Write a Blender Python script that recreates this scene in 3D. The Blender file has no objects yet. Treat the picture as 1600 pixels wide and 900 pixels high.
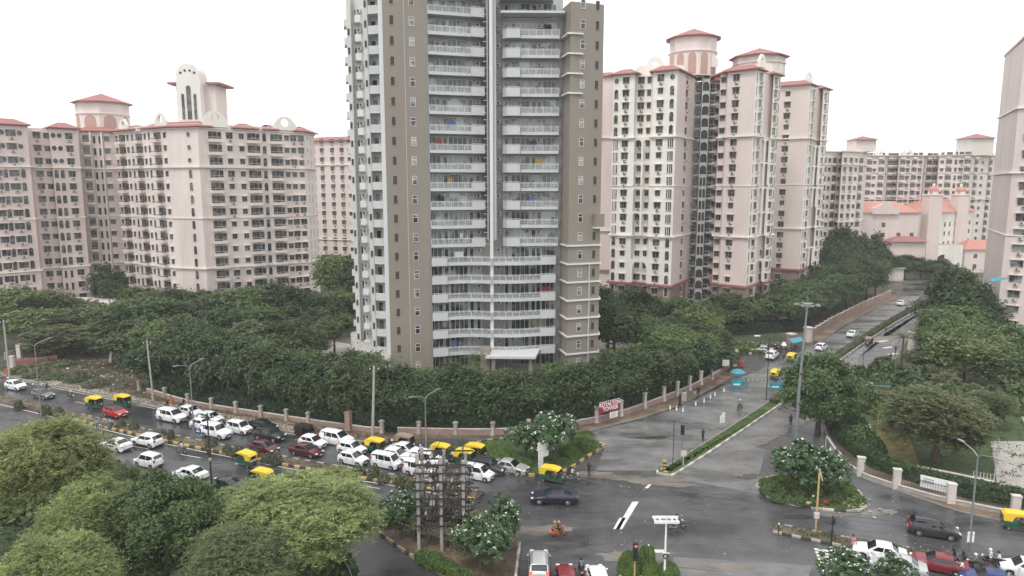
import bpy, bmesh, math, random
from mathutils import Vector, Matrix
R=math.radians
scene=bpy.context.scene
COL=scene.collection
random.seed(7)
# ------------------------------------------------------------------ camera
FPX=1085.; PIT=R(8.3); HC=33.; CP,SP=math.cos(PIT),math.sin(PIT)
cam=bpy.data.cameras.new("camera"); camo=bpy.data.objects.new("camera",cam); COL.objects.link(camo)
cam.sensor_width=36; cam.lens=36*FPX/1600; cam.clip_start=0.5; cam.clip_end=6000
camo.location=(0,0,HC); camo.rotation_euler=(math.pi/2-PIT,R(0.0),0)
scene.camera=camo
# ------------------------------------------------------------------ sky and sun
SUN_EL,SUN_AZ=58.,-150.      # elevation, direction the sun stands in (deg from +Y clockwise)
w=bpy.data.worlds.new("World"); scene.world=w; w.use_nodes=True
nt=w.node_tree; nt.nodes.clear()
sky=nt.nodes.new('ShaderNodeTexSky'); sky.sky_type='NISHITA'; sky.sun_disc=False
sky.sun_elevation=R(SUN_EL); sky.sun_rotation=R(SUN_AZ); sky.air_density=1.0; sky.dust_density=4.0; sky.ozone_density=1.0
hs=nt.nodes.new('ShaderNodeHueSaturation'); hs.inputs['Saturation'].default_value=0.10
mx=nt.nodes.new('ShaderNodeMix'); mx.data_type='RGBA'; mx.inputs[0].default_value=0.86
mx.inputs[7].default_value=(13.0,13.1,13.4,1)      # even cloud deck
tc=nt.nodes.new('ShaderNodeTexCoord'); no=nt.nodes.new('ShaderNodeTexNoise'); no.inputs['Scale'].default_value=1.6; no.inputs['Detail'].default_value=5
mr=nt.nodes.new('ShaderNodeMapRange'); mr.inputs[3].default_value=0.92; mr.inputs[4].default_value=1.08
mul=nt.nodes.new('ShaderNodeVectorMath'); mul.operation='SCALE'
bg=nt.nodes.new('ShaderNodeBackground'); bg.inputs[1].default_value=0.10
out=nt.nodes.new('ShaderNodeOutputWorld')
L=nt.links.new
L(sky.outputs[0],hs.inputs['Color']); L(hs.outputs[0],mx.inputs[6]); L(tc.outputs['Generated'],no.inputs['Vector']); L(no.outputs[0],mr.inputs[0])
L(mx.outputs[2],mul.inputs[0]); L(mr.outputs[0],mul.inputs['Scale']); L(mul.outputs[0],bg.inputs[0]); L(bg.outputs[0],out.inputs[0])
sl=bpy.data.lights.new("sun",'SUN'); sl.energy=1.3; sl.angle=R(14); sl.color=(1,.97,.93)
so=bpy.data.objects.new("sun",sl); COL.objects.link(so)
a=R(SUN_AZ); sd=Vector((math.sin(a)*math.cos(R(SUN_EL)),math.cos(a)*math.cos(R(SUN_EL)),math.sin(R(SUN_EL))))
so.rotation_euler=sd.to_track_quat('Z','Y').to_euler(); so.location=(0,0,150)
vs=scene.view_settings; vs.view_transform='Standard'; vs.look='None'; vs.gamma=1; vs.use_curve_mapping=False; vs.exposure=0.37
scene.render.engine='CYCLES'
# ------------------------------------------------------------------ geometry helpers
def G(px,py,z=0.):
    u=(px-800)/FPX; v=(450-py)/FPX; d=(u,CP+v*SP,-SP+v*CP); t=(z-HC)/d[2]; return (d[0]*t,d[1]*t)
def XY(px,Y): return ((px-800)/FPX*CP*Y,Y)
def ZP(py,Y):
    v=(450-py)/FPX; return HC+Y*(v*CP-SP)/(CP+v*SP)
def vdist(x,y,z): return math.sqrt(x*x+y*y+(z-HC)**2)
class MB:
    def __init__(s): s.v=[]; s.f=[]; s.m=[]; s.mats=[]
    def mi(s,m):
        if m not in s.mats: s.mats.append(m)
        return s.mats.index(m)
    def add(s,vs,fs,m,M=None):
        b=len(s.v); k=s.mi(m)
        if M is not None: vs=[tuple(M@Vector(v)) for v in vs]
        s.v+=[tuple(v) for v in vs]
        for f in fs: s.f.append(tuple(i+b for i in f)); s.m.append(k)
        return s
    def box(s,x0,x1,y0,y1,z0,z1,m,M=None):
        return s.add([(x0,y0,z0),(x1,y0,z0),(x1,y1,z0),(x0,y1,z0),(x0,y0,z1),(x1,y0,z1),(x1,y1,z1),(x0,y1,z1)],
              [(3,2,1,0),(4,5,6,7),(0,1,5,4),(1,2,6,5),(2,3,7,6),(3,0,4,7)],m,M)
    def cbox(s,c,d,m,rz=0,M=None):
        T=Matrix.Translation(c)@Matrix.Rotation(rz,4,'Z')
        if M is not None: T=M@T
        return s.box(-d[0]/2,d[0]/2,-d[1]/2,d[1]/2,-d[2]/2,d[2]/2,m,T)
    def rbox(s,c,d,m,b=0.05,M=None):      # box with chamfered edges
        bm=bmesh.new(); bmesh.ops.create_cube(bm,size=1)
        for v in bm.verts: v.co=Vector((v.co.x*d[0]+c[0],v.co.y*d[1]+c[1],v.co.z*d[2]+c[2]))
        bmesh.ops.bevel(bm,geom=list(bm.edges),offset=b,segments=2,affect='EDGES',profile=.6)
        bm.verts.ensure_lookup_table()
        s.add([v.co[:] for v in bm.verts],[[v.index for v in f.verts] for f in bm.faces],m,M); bm.free(); return s
    def prism(s,poly,z0,z1,m,mt=None,M=None):
        A=sum(poly[i][0]*poly[(i+1)%len(poly)][1]-poly[(i+1)%len(poly)][0]*poly[i][1] for i in range(len(poly)))
        if A<0: poly=poly[::-1]
        n=len(poly); vs=[(p[0],p[1],z0) for p in poly]+[(p[0],p[1],z1) for p in poly]
        s.add(vs,[(i,(i+1)%n,n+(i+1)%n,n+i) for i in range(n)],m,M)
        s.add([(p[0],p[1],z1) for p in poly],[tuple(range(n))],mt or m,M); s.add([(p[0],p[1],z0) for p in poly],[tuple(range(n))[::-1]],m,M)
        return s
    def tube(s,pts,rs,m,n=6,M=None,cap=True):
        pts=[Vector(p) for p in pts]
        if not hasattr(rs,'__len__'): rs=[rs]*len(pts)
        vs=[];fs=[]
        for i,p in enumerate(pts):
            t=(pts[min(i+1,len(pts)-1)]-pts[max(i-1,0)]).normalized()
            a=t.orthogonal().normalized() if abs(t.z)>.9 else Vector((0,0,1)).cross(t).normalized()
            if abs(t.z)>.9: a=Vector((1,0,0)); a=(a-t*a.dot(t)).normalized()
            b=t.cross(a)
            for j in range(n):
                an=2*math.pi*j/n; vs.append(p+(a*math.cos(an)+b*math.sin(an))*rs[i])
        for i in range(len(pts)-1):
            for j in range(n): fs.append((i*n+j,i*n+(j+1)%n,(i+1)*n+(j+1)%n,(i+1)*n+j))
        if cap: fs.append(tuple(range(n))[::-1]); fs.append(tuple((len(pts)-1)*n+j for j in range(n)))
        return s.add(vs,fs,m,M)
    def cyl(s,c,r,h,m,axis='z',n=16,r2=None,M=None):
        c=Vector(c); d={'x':Vector((1,0,0)),'y':Vector((0,1,0)),'z':Vector((0,0,1))}[axis]
        return s.tube([c-d*h/2,c+d*h/2],[r,r if r2 is None else r2],m,n,M)
    def sphere(s,c,r,m,nu=10,nv=6,M=None,squash=1.,half=False):
        vs=[];fs=[]
        for i in range(nv+1):
            th=math.pi*(i/nv)*(0.5 if half else 1)
            for j in range(nu): ph=2*math.pi*j/nu; vs.append((c[0]+r*math.sin(th)*math.cos(ph),c[1]+r*math.sin(th)*math.sin(ph),c[2]+r*squash*math.cos(th)))
        for i in range(nv):
            for j in range(nu): fs.append((i*nu+j,(i+1)*nu+j,(i+1)*nu+(j+1)%nu,i*nu+(j+1)%nu))
        return s.add(vs,fs,m,M)
    def mesh(s,name,smooth=False):
        me=bpy.data.meshes.new(name); me.from_pydata(s.v,[],s.f)
        for m in s.mats: me.materials.append(m)
        me.polygons.foreach_set('material_index',s.m)
        if smooth:
            me.polygons.foreach_set('use_smooth',[True]*len(s.f))
            try: me.set_sharp_from_angle(angle=R(38))
            except Exception: pass
        me.update(); return me
    def build(s,name,parent=None,smooth=False):
        return link(name,s.mesh(name,smooth),parent)
KIDS={}
def kid(o,parent):
    o.parent=parent; KIDS.setdefault(parent.as_pointer(),[]).append(o)
def link(name,me,parent=None):
    o=bpy.data.objects.new(name,me); COL.objects.link(o)
    if parent is not None: kid(o,parent)
    return o
def tag(o,label=None,cat=None,group=None,kind=None):
    if label: o['label']=label
    if cat: o['category']=cat
    if group: o['group']=group
    if kind: o['kind']=kind
    return o
def thing(name,label,cat,loc=(0,0,0),rz=0,group=None):
    o=link(name,None); o.location=(loc[0],loc[1],loc[2] if len(loc)>2 else 0); o.rotation_euler=(0,0,rz); return tag(o,label,cat,group)
def copy_tree(o,parent=None):
    c=o.copy(); COL.objects.link(c)
    if parent is not None: kid(c,parent)
    for ch in KIDS.get(o.as_pointer(),[]): copy_tree(ch,c)
    return c
class Once:      # build a kind once, hand out the original first and copies afterwards
    def __init__(s): s.p={}
    def get(s,key,fn):
        if key not in s.p: s.p[key]=fn(); return s.p[key]
        return copy_tree(s.p[key])
once=Once()
def offset(poly,d):
    n=len(poly); A=sum(poly[i][0]*poly[(i+1)%n][1]-poly[(i+1)%n][0]*poly[i][1] for i in range(n)); sg=1 if A>0 else -1
    out=[]
    for i in range(n):
        p0=Vector(poly[i-1]).to_2d() if False else Vector((poly[i-1][0],poly[i-1][1])); p1=Vector((poly[i][0],poly[i][1])); p2=Vector((poly[(i+1)%n][0],poly[(i+1)%n][1]))
        e1=(p1-p0).normalized(); e2=(p2-p1).normalized(); n1=Vector((e1.y,-e1.x))*sg; n2=Vector((e2.y,-e2.x))*sg
        b=(n1+n2); L_=b.length
        if L_<1e-4: out.append(tuple(p1+n1*d)); continue
        b/=L_; c=max(b.dot(n1),.45); out.append(tuple(p1+b*d/c))
    return out
# ------------------------------------------------------------------ materials
def mat(name,col,rough=.7,metal=0,var=.12,scale=1.2,spec=.5,stain=0,bump=0,coat=0,random_=0,trans=0,coord='Object',streak=False):
    m=bpy.data.materials.new(name); m.use_nodes=True; t=m.node_tree; b=t.nodes['Principled BSDF']; N=t.nodes.new; K=t.links.new
    b.inputs['Roughness'].default_value=rough; b.inputs['Metallic'].default_value=metal; b.inputs['Specular IOR Level'].default_value=spec
    if coat: b.inputs['Coat Weight'].default_value=coat; b.inputs['Coat Roughness'].default_value=.05
    src=None
    c=N('ShaderNodeTexCoord')
    geo=N('ShaderNodeNewGeometry')
    vec=geo.outputs['Position'] if coord=='World' else c.outputs['Object']
    if var>0 or stain>0:
        mpn=N('ShaderNodeMapping'); K(vec,mpn.inputs[0])
        if streak: mpn.inputs['Scale'].default_value=(1,1,.18)
        n1=N('ShaderNodeTexNoise'); n1.inputs['Scale'].default_value=scale; n1.inputs['Detail'].default_value=6; n1.inputs['Roughness'].default_value=.62; K(mpn.outputs[0],n1.inputs[0])
        r=N('ShaderNodeMapRange'); r.inputs[1].default_value=.3; r.inputs[2].default_value=.7; r.inputs[3].default_value=1-var; r.inputs[4].default_value=1+var; K(n1.outputs[0],r.inputs[0])
        v=N('ShaderNodeVectorMath'); v.operation='SCALE'; v.inputs[0].default_value=col[:3]; K(r.outputs[0],v.inputs['Scale']); src=v.outputs[0]
        if stain:
            n2=N('ShaderNodeTexNoise'); n2.inputs['Scale'].default_value=scale*.35; n2.inputs['Detail'].default_value=8; n2.inputs['Roughness'].default_value=.7; K(mpn.outputs[0],n2.inputs[0])
            r2=N('ShaderNodeMapRange'); r2.inputs[1].default_value=.5; r2.inputs[2].default_value=.72; r2.inputs[4].default_value=stain; K(n2.outputs[0],r2.inputs[0])
            mm=N('ShaderNodeMix'); mm.data_type='RGBA'; K(r2.outputs[0],mm.inputs[0]); K(src,mm.inputs[6]); mm.inputs[7].default_value=tuple(x*.45 for x in col[:3])+(1,); src=mm.outputs[2]
        if bump:
            bp=N('ShaderNodeBump'); bp.inputs['Strength'].default_value=bump; bp.inputs['Distance'].default_value=.03; K(n1.outputs[0],bp.inputs['Height']); K(bp.outputs[0],b.inputs['Normal'])
    if random_:
        gi=geo.outputs['Random Per Island']; hsn=N('ShaderNodeHueSaturation')
        r3=N('ShaderNodeMapRange'); r3.inputs[3].default_value=1-random_; r3.inputs[4].default_value=1+random_; K(gi,r3.inputs[0]); K(r3.outputs[0],hsn.inputs['Value'])
        oi=N('ShaderNodeObjectInfo'); r4=N('ShaderNodeMapRange'); r4.inputs[3].default_value=.485; r4.inputs[4].default_value=.512; K(oi.outputs['Random'],r4.inputs[0]); K(r4.outputs[0],hsn.inputs['Hue'])
        if src is None: hsn.inputs['Color'].default_value=tuple(col[:3])+(1,)
        else: K(src,hsn.inputs['Color'])
        src=hsn.outputs[0]
    if src is None: b.inputs['Base Color'].default_value=tuple(col[:3])+(1,)
    else: K(src,b.inputs['Base Color'])
    if trans:
        tl=N('ShaderNodeBsdfTranslucent'); ms=N('ShaderNodeMixShader'); ms.inputs[0].default_value=trans; o=t.nodes['Material Output']
        if src is not None: K(src,tl.inputs[0])
        else: tl.inputs[0].default_value=tuple(col[:3])+(1,)
        K(b.outputs[0],ms.inputs[1]); K(tl.outputs[0],ms.inputs[2]); K(ms.outputs[0],o.inputs[0])
    return m
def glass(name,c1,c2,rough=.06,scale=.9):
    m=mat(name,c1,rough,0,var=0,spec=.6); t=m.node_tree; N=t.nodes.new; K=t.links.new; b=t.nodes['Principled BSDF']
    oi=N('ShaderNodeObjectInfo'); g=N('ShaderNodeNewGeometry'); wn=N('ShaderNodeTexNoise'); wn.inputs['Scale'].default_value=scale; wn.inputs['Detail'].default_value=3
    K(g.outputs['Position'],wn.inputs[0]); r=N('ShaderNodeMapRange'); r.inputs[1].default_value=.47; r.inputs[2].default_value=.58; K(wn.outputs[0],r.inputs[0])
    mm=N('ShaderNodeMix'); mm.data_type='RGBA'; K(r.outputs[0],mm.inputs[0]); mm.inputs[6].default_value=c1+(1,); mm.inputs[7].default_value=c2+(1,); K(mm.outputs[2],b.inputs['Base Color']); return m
def wet(name,col,r0=.12,r1=.5,sc=.12,dark=.55,crack=True,spec=.5):
    m=bpy.data.materials.new(name); m.use_nodes=True; t=m.node_tree; b=t.nodes['Principled BSDF']; N=t.nodes.new; K=t.links.new
    g=N('ShaderNodeNewGeometry'); mp=N('ShaderNodeMapping'); mp.inputs['Rotation'].default_value=(0,0,R(25)); mp.inputs['Scale'].default_value=(.45,1.3,1); K(g.outputs['Position'],mp.inputs[0])
    n=N('ShaderNodeTexNoise'); n.inputs['Scale'].default_value=sc; n.inputs['Detail'].default_value=7; n.inputs['Roughness'].default_value=.6; K(mp.outputs[0],n.inputs[0])
    n2=N('ShaderNodeTexNoise'); n2.inputs['Scale'].default_value=9; n2.inputs['Detail'].default_value=4; K(g.outputs['Position'],n2.inputs[0])
    n3=N('ShaderNodeTexNoise'); n3.inputs['Scale'].default_value=.55; n3.inputs['Detail'].default_value=5; K(g.outputs['Position'],n3.inputs[0])
    r=N('ShaderNodeMapRange'); r.inputs[1].default_value=.4; r.inputs[2].default_value=.6; r.inputs[3].default_value=r0; r.inputs[4].default_value=r1; K(n.outputs[0],r.inputs[0]); K(r.outputs[0],b.inputs['Roughness'])
    r2=N('ShaderNodeMapRange'); r2.inputs[1].default_value=.38; r2.inputs[2].default_value=.62; r2.inputs[3].default_value=dark; r2.inputs[4].default_value=1.25; K(n.outputs[0],r2.inputs[0])
    r3=N('ShaderNodeMapRange'); r3.inputs[1].default_value=.3; r3.inputs[2].default_value=.7; r3.inputs[3].default_value=.8; r3.inputs[4].default_value=1.2; K(n2.outputs[0],r3.inputs[0])
    r5=N('ShaderNodeMapRange'); r5.inputs[1].default_value=.35; r5.inputs[2].default_value=.65; r5.inputs[3].default_value=.82; r5.inputs[4].default_value=1.18; K(n3.outputs[0],r5.inputs[0])
    mu=N('ShaderNodeMath'); mu.operation='MULTIPLY'; K(r2.outputs[0],mu.inputs[0]); K(r3.outputs[0],mu.inputs[1])
    mu2=N('ShaderNodeMath'); mu2.operation='MULTIPLY'; K(mu.outputs[0],mu2.inputs[0]); K(r5.outputs[0],mu2.inputs[1])
    v=N('ShaderNodeVectorMath'); v.operation='SCALE'; v.inputs[0].default_value=col; K(mu2.outputs[0],v.inputs['Scale']); K(v.outputs[0],b.inputs['Base Color'])
    bp=N('ShaderNodeBump'); bp.inputs['Strength'].default_value=.12; bp.inputs['Distance'].default_value=.02; K(n2.outputs[0],bp.inputs['Height']); K(bp.outputs[0],b.inputs['Normal'])
    b.inputs['Specular IOR Level'].default_value=spec
    return m
def ground_mat():
    m=bpy.data.materials.new('soil and grass'); m.use_nodes=True; t=m.node_tree; b=t.nodes['Principled BSDF']; N=t.nodes.new; K=t.links.new
    g=N('ShaderNodeNewGeometry'); n=N('ShaderNodeTexNoise'); n.inputs['Scale'].default_value=.09; n.inputs['Detail'].default_value=9; n.inputs['Roughness'].default_value=.65; K(g.outputs['Position'],n.inputs[0])
    cr=N('ShaderNodeValToRGB'); e=cr.color_ramp; e.elements[0].position=.38; e.elements[0].color=(.03,.045,.018,1); e.elements[1].position=.62; e.elements[1].color=(.13,.105,.075,1); x=e.elements.new(.5); x.color=(.06,.065,.03,1)
    K(n.outputs[0],cr.inputs[0]); n2=N('ShaderNodeTexNoise'); n2.inputs['Scale'].default_value=3.5; n2.inputs['Detail'].default_value=6; K(g.outputs['Position'],n2.inputs[0])
    r=N('ShaderNodeMapRange'); r.inputs[1].default_value=.3; r.inputs[2].default_value=.7; r.inputs[3].default_value=.65; r.inputs[4].default_value=1.4; K(n2.outputs[0],r.inputs[0])
    v=N('ShaderNodeVectorMath'); v.operation='SCALE'; K(cr.outputs[0],v.inputs[0]); K(r.outputs[0],v.inputs['Scale']); K(v.outputs[0],b.inputs['Base Color']); b.inputs['Roughness'].default_value=.9
    return m
M={}
M['ground']=ground_mat()
M['asphalt']=wet('wet asphalt',(.070,.070,.073),.16,.42)
M['asphalt2']=wet('wet patched asphalt',(.135,.135,.132),.18,.45,.2,.72)
M['dirt']=wet('wet dirt verge',(.17,.125,.09),.5,.9,.3,.6,spec=.25)
M['pave']=mat('paving',(.36,.31,.26),.8,var=.25,scale=.8,stain=.6,coord='World')
M['grassy']=mat('grass',(.055,.085,.025),.9,var=.35,scale=1.5,coord='World')
M['drygrass']=mat('dry lawn',(.20,.17,.06),.9,var=.3,scale=.7,coord='World')
M['concrete']=mat('concrete',(.34,.32,.29),.75,var=.2,scale=1.1,stain=.5,coord='World')
M['paint']=mat('road paint',(.62,.61,.58),.5,var=.25,scale=1.5,stain=.7,coord='World')
M['kyellow']=mat('kerb yellow',(.48,.34,.13),.6,var=.3,scale=2,stain=.5,coord='World')
M['kblack']=mat('kerb black',(.05,.045,.04),.6,var=.3,scale=2,coord='World')
M['plinth']=mat('pink plaster',(.31,.215,.18),.8,var=.2,scale=.8,stain=.6,coord='World')
M['post']=mat('post plaster',(.55,.50,.455),.8,var=.15,scale=1.2,stain=.5,coord='World')
M['postd']=mat('weathered post plaster',(.40,.35,.30),.85,var=.25,scale=1.6,stain=.7,coord='World')
M['iron']=mat('black iron',(.025,.027,.03),.5,var=.2)
M['steel']=mat('galvanised steel',(.33,.34,.35),.42,.7,var=.15)
M['rust']=mat('rusty steel',(.055,.042,.036),.75,.2,var=.4,scale=3)
M['cpole']=mat('concrete pole',(.36,.34,.31),.8,var=.25,scale=1.5,stain=.5,coord='World')
M['white']=mat('white paint',(.74,.74,.72),.5,var=.06)
M['cream']=mat('cream plaster',(.68,.605,.56),.85,var=.07,scale=.3,stain=.38,coord='World',streak=True)
M['cream2']=mat('pink plaster wall',(.64,.54,.505),.85,var=.07,scale=.3,stain=.38,coord='World',streak=True)
M['ivory']=mat('ivory plaster',(.76,.73,.67),.85,var=.06,scale=.3,stain=.4,coord='World',streak=True)
M['pinkw']=mat('rose plaster',(.655,.56,.525),.85,var=.06,scale=.26,stain=.34,coord='World',streak=True)
M['crimson']=mat('brick red band',(.30,.13,.12),.8,var=.15,scale=.5,coord='World')
M['far']=mat('far cream plaster',(.64,.58,.53),.9,var=.06,scale=.1,stain=.2,coord='World',streak=True)
M['core']=mat('grey core plaster',(.46,.445,.435),.85,var=.08,scale=.2,coord='World')
M['tile']=mat('red roof tile',(.31,.135,.12),.75,var=.2,scale=2.2,stain=.3,coord='World')
M['tileo']=mat('orange roof tile',(.46,.215,.17),.75,var=.15,scale=2.,stain=.2,coord='World')
M['flat']=mat('roof concrete',(.36,.34,.31),.9,var=.2,scale=.5,stain=.5,coord='World')
M['beige']=mat('taupe cladding',(.245,.215,.178),.7,var=.05,scale=.3,stain=.12,coord='World',streak=True)
M['grey']=mat('light grey paint',(.53,.55,.54),.75,var=.05,scale=.3,stain=.15,coord='World',streak=True)
M['lgrey']=mat('pale tower paint',(.64,.645,.61),.75,var=.05,scale=.3,stain=.2,coord='World',streak=True)
M['balc']=mat('balcony grey paint',(.50,.515,.51),.7,var=.06,scale=.5,stain=.25,coord='World',streak=True)
M['dgrey']=mat('shaft grey',(.27,.28,.285),.75,var=.06,scale=.3,coord='World')
M['wall2']=mat('balcony back wall',(.37,.37,.355),.8,var=.06,scale=.4,coord='World')  # colour lowered to imitate shade behind the balconies
M['dkglass']=glass('dark window glass',(.035,.038,.04),(.14,.14,.13))  # greyer blotches imitate reflections in the base colour
M['brglass']=glass('curtain and painted sky glass',(.03,.035,.035),(.30,.31,.31),.05,.33)  # pale areas: curtains, and sky reflection painted into the base colour
M['frame']=mat('window frame',(.34,.27,.235),.6,var=.05)
M['wframe']=mat('white frame',(.68,.69,.68),.5,var=.03)
M['void']=mat('dark opening',(.05,.047,.045),.9,var=.2)  # near-black flat plates stand for the shade inside openings
M['recess']=mat('shaded recess plaster',(.23,.20,.185),.9,var=.1,scale=.5)  # plaster colour darkened to imitate shade in recesses
M['ac']=mat('air conditioner casing',(.55,.53,.49),.5,var=.1)
M['acg']=mat('fan grille',(.05,.05,.05),.6,var=.1)
M['glassrail']=mat('railing panel',(.36,.39,.385),.12,var=.1,spec=.8)
_t=M['glassrail'].node_tree; _m=_t.nodes.new('ShaderNodeMixShader'); _m.inputs[0].default_value=.62; _tr=_t.nodes.new('ShaderNodeBsdfTransparent'); L2=_t.links.new; L2(_t.nodes['Principled BSDF'].outputs[0],_m.inputs[1]); L2(_tr.outputs[0],_m.inputs[2]); L2(_m.outputs[0],_t.nodes['Material Output'].inputs[0])
M['bark']=mat('bark',(.10,.075,.055),.9,var=.3,scale=4)
M['leafl']=mat('light leaf',(.105,.15,.05),.6,var=.3,scale=.8,random_=.45,trans=.2,spec=.3)
M['rose']=mat('rose panel',(.44,.29,.24),.85,var=.08,coord='World')
M['plglass']=glass('sky lit glass',(.10,.115,.12),(.50,.53,.54),.05,.4)  # sky reflection painted as a pale base colour
M['mud']=wet('muddy road film',(.145,.13,.11),.12,.5,.3,.7)
M['darkwet']=wet('dark wet seam',(.058,.057,.055),.1,.35,.6,.8)
M['leafd']=mat('dark leaf',(.050,.082,.030),.6,var=.3,scale=.8,random_=.45,trans=.18,spec=.35)
M['leafm']=mat('mid leaf',(.078,.12,.042),.6,var=.3,scale=.8,random_=.45,trans=.2,spec=.35)
M['leafh']=mat('hedge leaf',(.026,.050,.021),.6,var=.3,scale=.8,random_=.45,trans=.1,spec=.3)
M['leafy']=mat('feathery leaf',(.235,.275,.105),.65,var=.38,scale=.55,random_=.35,trans=.3,spec=.25)
M['leafo']=mat('olive leaf',(.125,.15,.068),.65,var=.25,scale=.6,random_=.4,trans=.22,spec=.25)
M['leafp']=mat('frangipani leaf',(.045,.095,.030),.42,var=.25,scale=.8,random_=.5,trans=.15,spec=.45)
M['bloom']=mat('white blossom',(.8,.8,.74),.6,var=.05)
M['hedgeg']=mat('clipped leaf',(.10,.16,.04),.7,var=.25,scale=1.5,random_=.35,trans=.15,spec=.2)
M['weed']=mat('weed leaf',(.12,.135,.075),.8,var=.3,scale=1,random_=.4,trans=.2,spec=.2)
M['tyre']=mat('tyre rubber',(.018,.018,.018),.8,var=.1)
M['rim']=mat('alloy rim',(.42,.42,.43),.3,.8,var=.05)
M['cglass']=mat('car glass',(.012,.016,.018),.04,var=0,spec=.9)
M['trim']=mat('black trim',(.02,.02,.02),.5,var=.1)
M['red']=mat('tail lamp red',(.45,.02,.015),.25,var=0)
M['lens']=mat('headlamp lens',(.7,.72,.74),.1,var=0,spec=.8)
M['amber']=mat('amber lens',(.6,.2,.02),.2,var=0)
def lit(name,col,e):
    m=mat(name,col,.3,var=0); b=m.node_tree.nodes['Principled BSDF']; b.inputs['Emission Color'].default_value=col+(1,); b.inputs['Emission Strength'].default_value=e; return m
M['sigred']=lit('red signal lamp',(1,.12,.08),1.2)
M['brake']=lit('lit brake lamp',(1,.1,.06),1.0)
def paintm(name,col,metal=0,coat=.25): return mat(name,col,.32,metal,var=.03,scale=.7,coat=coat)
CAR={'white':paintm('white car paint',(.72,.73,.73)),'black':paintm('black car paint',(.012,.013,.015)),'red':paintm('red car paint',(.42,.022,.018)),'ruby':paintm('dark red car paint',(.17,.012,.018)),
 'maroon':paintm('maroon car paint',(.085,.012,.016)),'grey':paintm('grey car paint',(.16,.165,.17),.5),'dgrey':paintm('charcoal car paint',(.05,.053,.058),.4),
 'silver':paintm('silver car paint',(.50,.51,.50),.4),'navy':paintm('navy car paint',(.008,.012,.03)),'green':paintm('rickshaw green',(.014,.085,.05)),
 'yellow':mat('rickshaw canopy yellow',(.72,.50,.03),.55,var=.08,scale=1.5),'tan':mat('tan canopy canvas',(.26,.19,.13),.8,var=.15,scale=2),'orange':paintm('orange scooter paint',(.55,.10,.03)),
 'blue':paintm('blue car paint',(.01,.03,.14)),'dark':paintm('brown black paint',(.03,.022,.018))}
SKIN=mat('skin',(.20,.105,.07),.6,var=.05); HAIR=mat('hair',(.01,.009,.008),.6,var=.1)
def cloth(name,c): return mat(name,c,.85,var=.12,scale=5)
# ------------------------------------------------------------------ people
def skinned(joints,edges,radii,root=0):
    me=bpy.data.meshes.new('b'); me.from_pydata(joints,edges,[]); ob=bpy.data.objects.new('b',me); COL.objects.link(ob)
    md=ob.modifiers.new('s','SKIN'); sd=ob.modifiers.new('d','SUBSURF'); sd.levels=1; sd.render_levels=1
    for i,r in enumerate(radii): v=me.skin_vertices[0].data[i]; v.radius=(r,r) if not hasattr(r,'__len__') else r; v.use_root=(i==root)
    dg=bpy.context.evaluated_depsgraph_get(); ev=ob.evaluated_get(dg); out_=bpy.data.meshes.new_from_object(ev); bpy.data.objects.remove(ob); return out_
POSES={}
def pose_joints(kind):
    J={}
    if kind in('ride','pillion','sit'):
        hz=.90 if kind!='sit' else .92
        J['hip']=(0,0,hz); J['chest']=(.10,0,hz+.38); J['neck']=(.13,0,hz+.52)
        for s,n in ((1,'l'),(-1,'r')):
            J['hj'+n]=(.02,s*.10,hz-.02); J['kn'+n]=(.42,s*.20,hz-.12); J['an'+n]=(.22,s*.19,hz-.52); J['to'+n]=(.38,s*.20,hz-.57)
            J['sh'+n]=(.12,s*.18,hz+.46); J['el'+n]=(.26,s*.28,hz+.22) ; J['wr'+n]=(.52,s*.30,hz+.16) if kind!='pillion' else (.36,s*.16,hz+.10)
    else:
        st=.22 if kind=='walk' else .05; hz=.92; J['hip']=(0,0,hz); J['chest']=(.02,0,hz+.38); J['neck']=(.03,0,hz+.54)
        for s,n in ((1,'l'),(-1,'r')):
            f=s*st; J['hj'+n]=(0,s*.09,hz-.04); J['kn'+n]=(f*.6+.04,s*.10,.50); J['an'+n]=(f,s*.10,.09); J['to'+n]=(f+.15,s*.12,.035)
            J['sh'+n]=(.02,s*.18,hz+.48); J['el'+n]=(-f*.5-.02,s*.24,hz+.20); J['wr'+n]=(-f*1.0+.06,s*.23,hz-.04)
    return J
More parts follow.
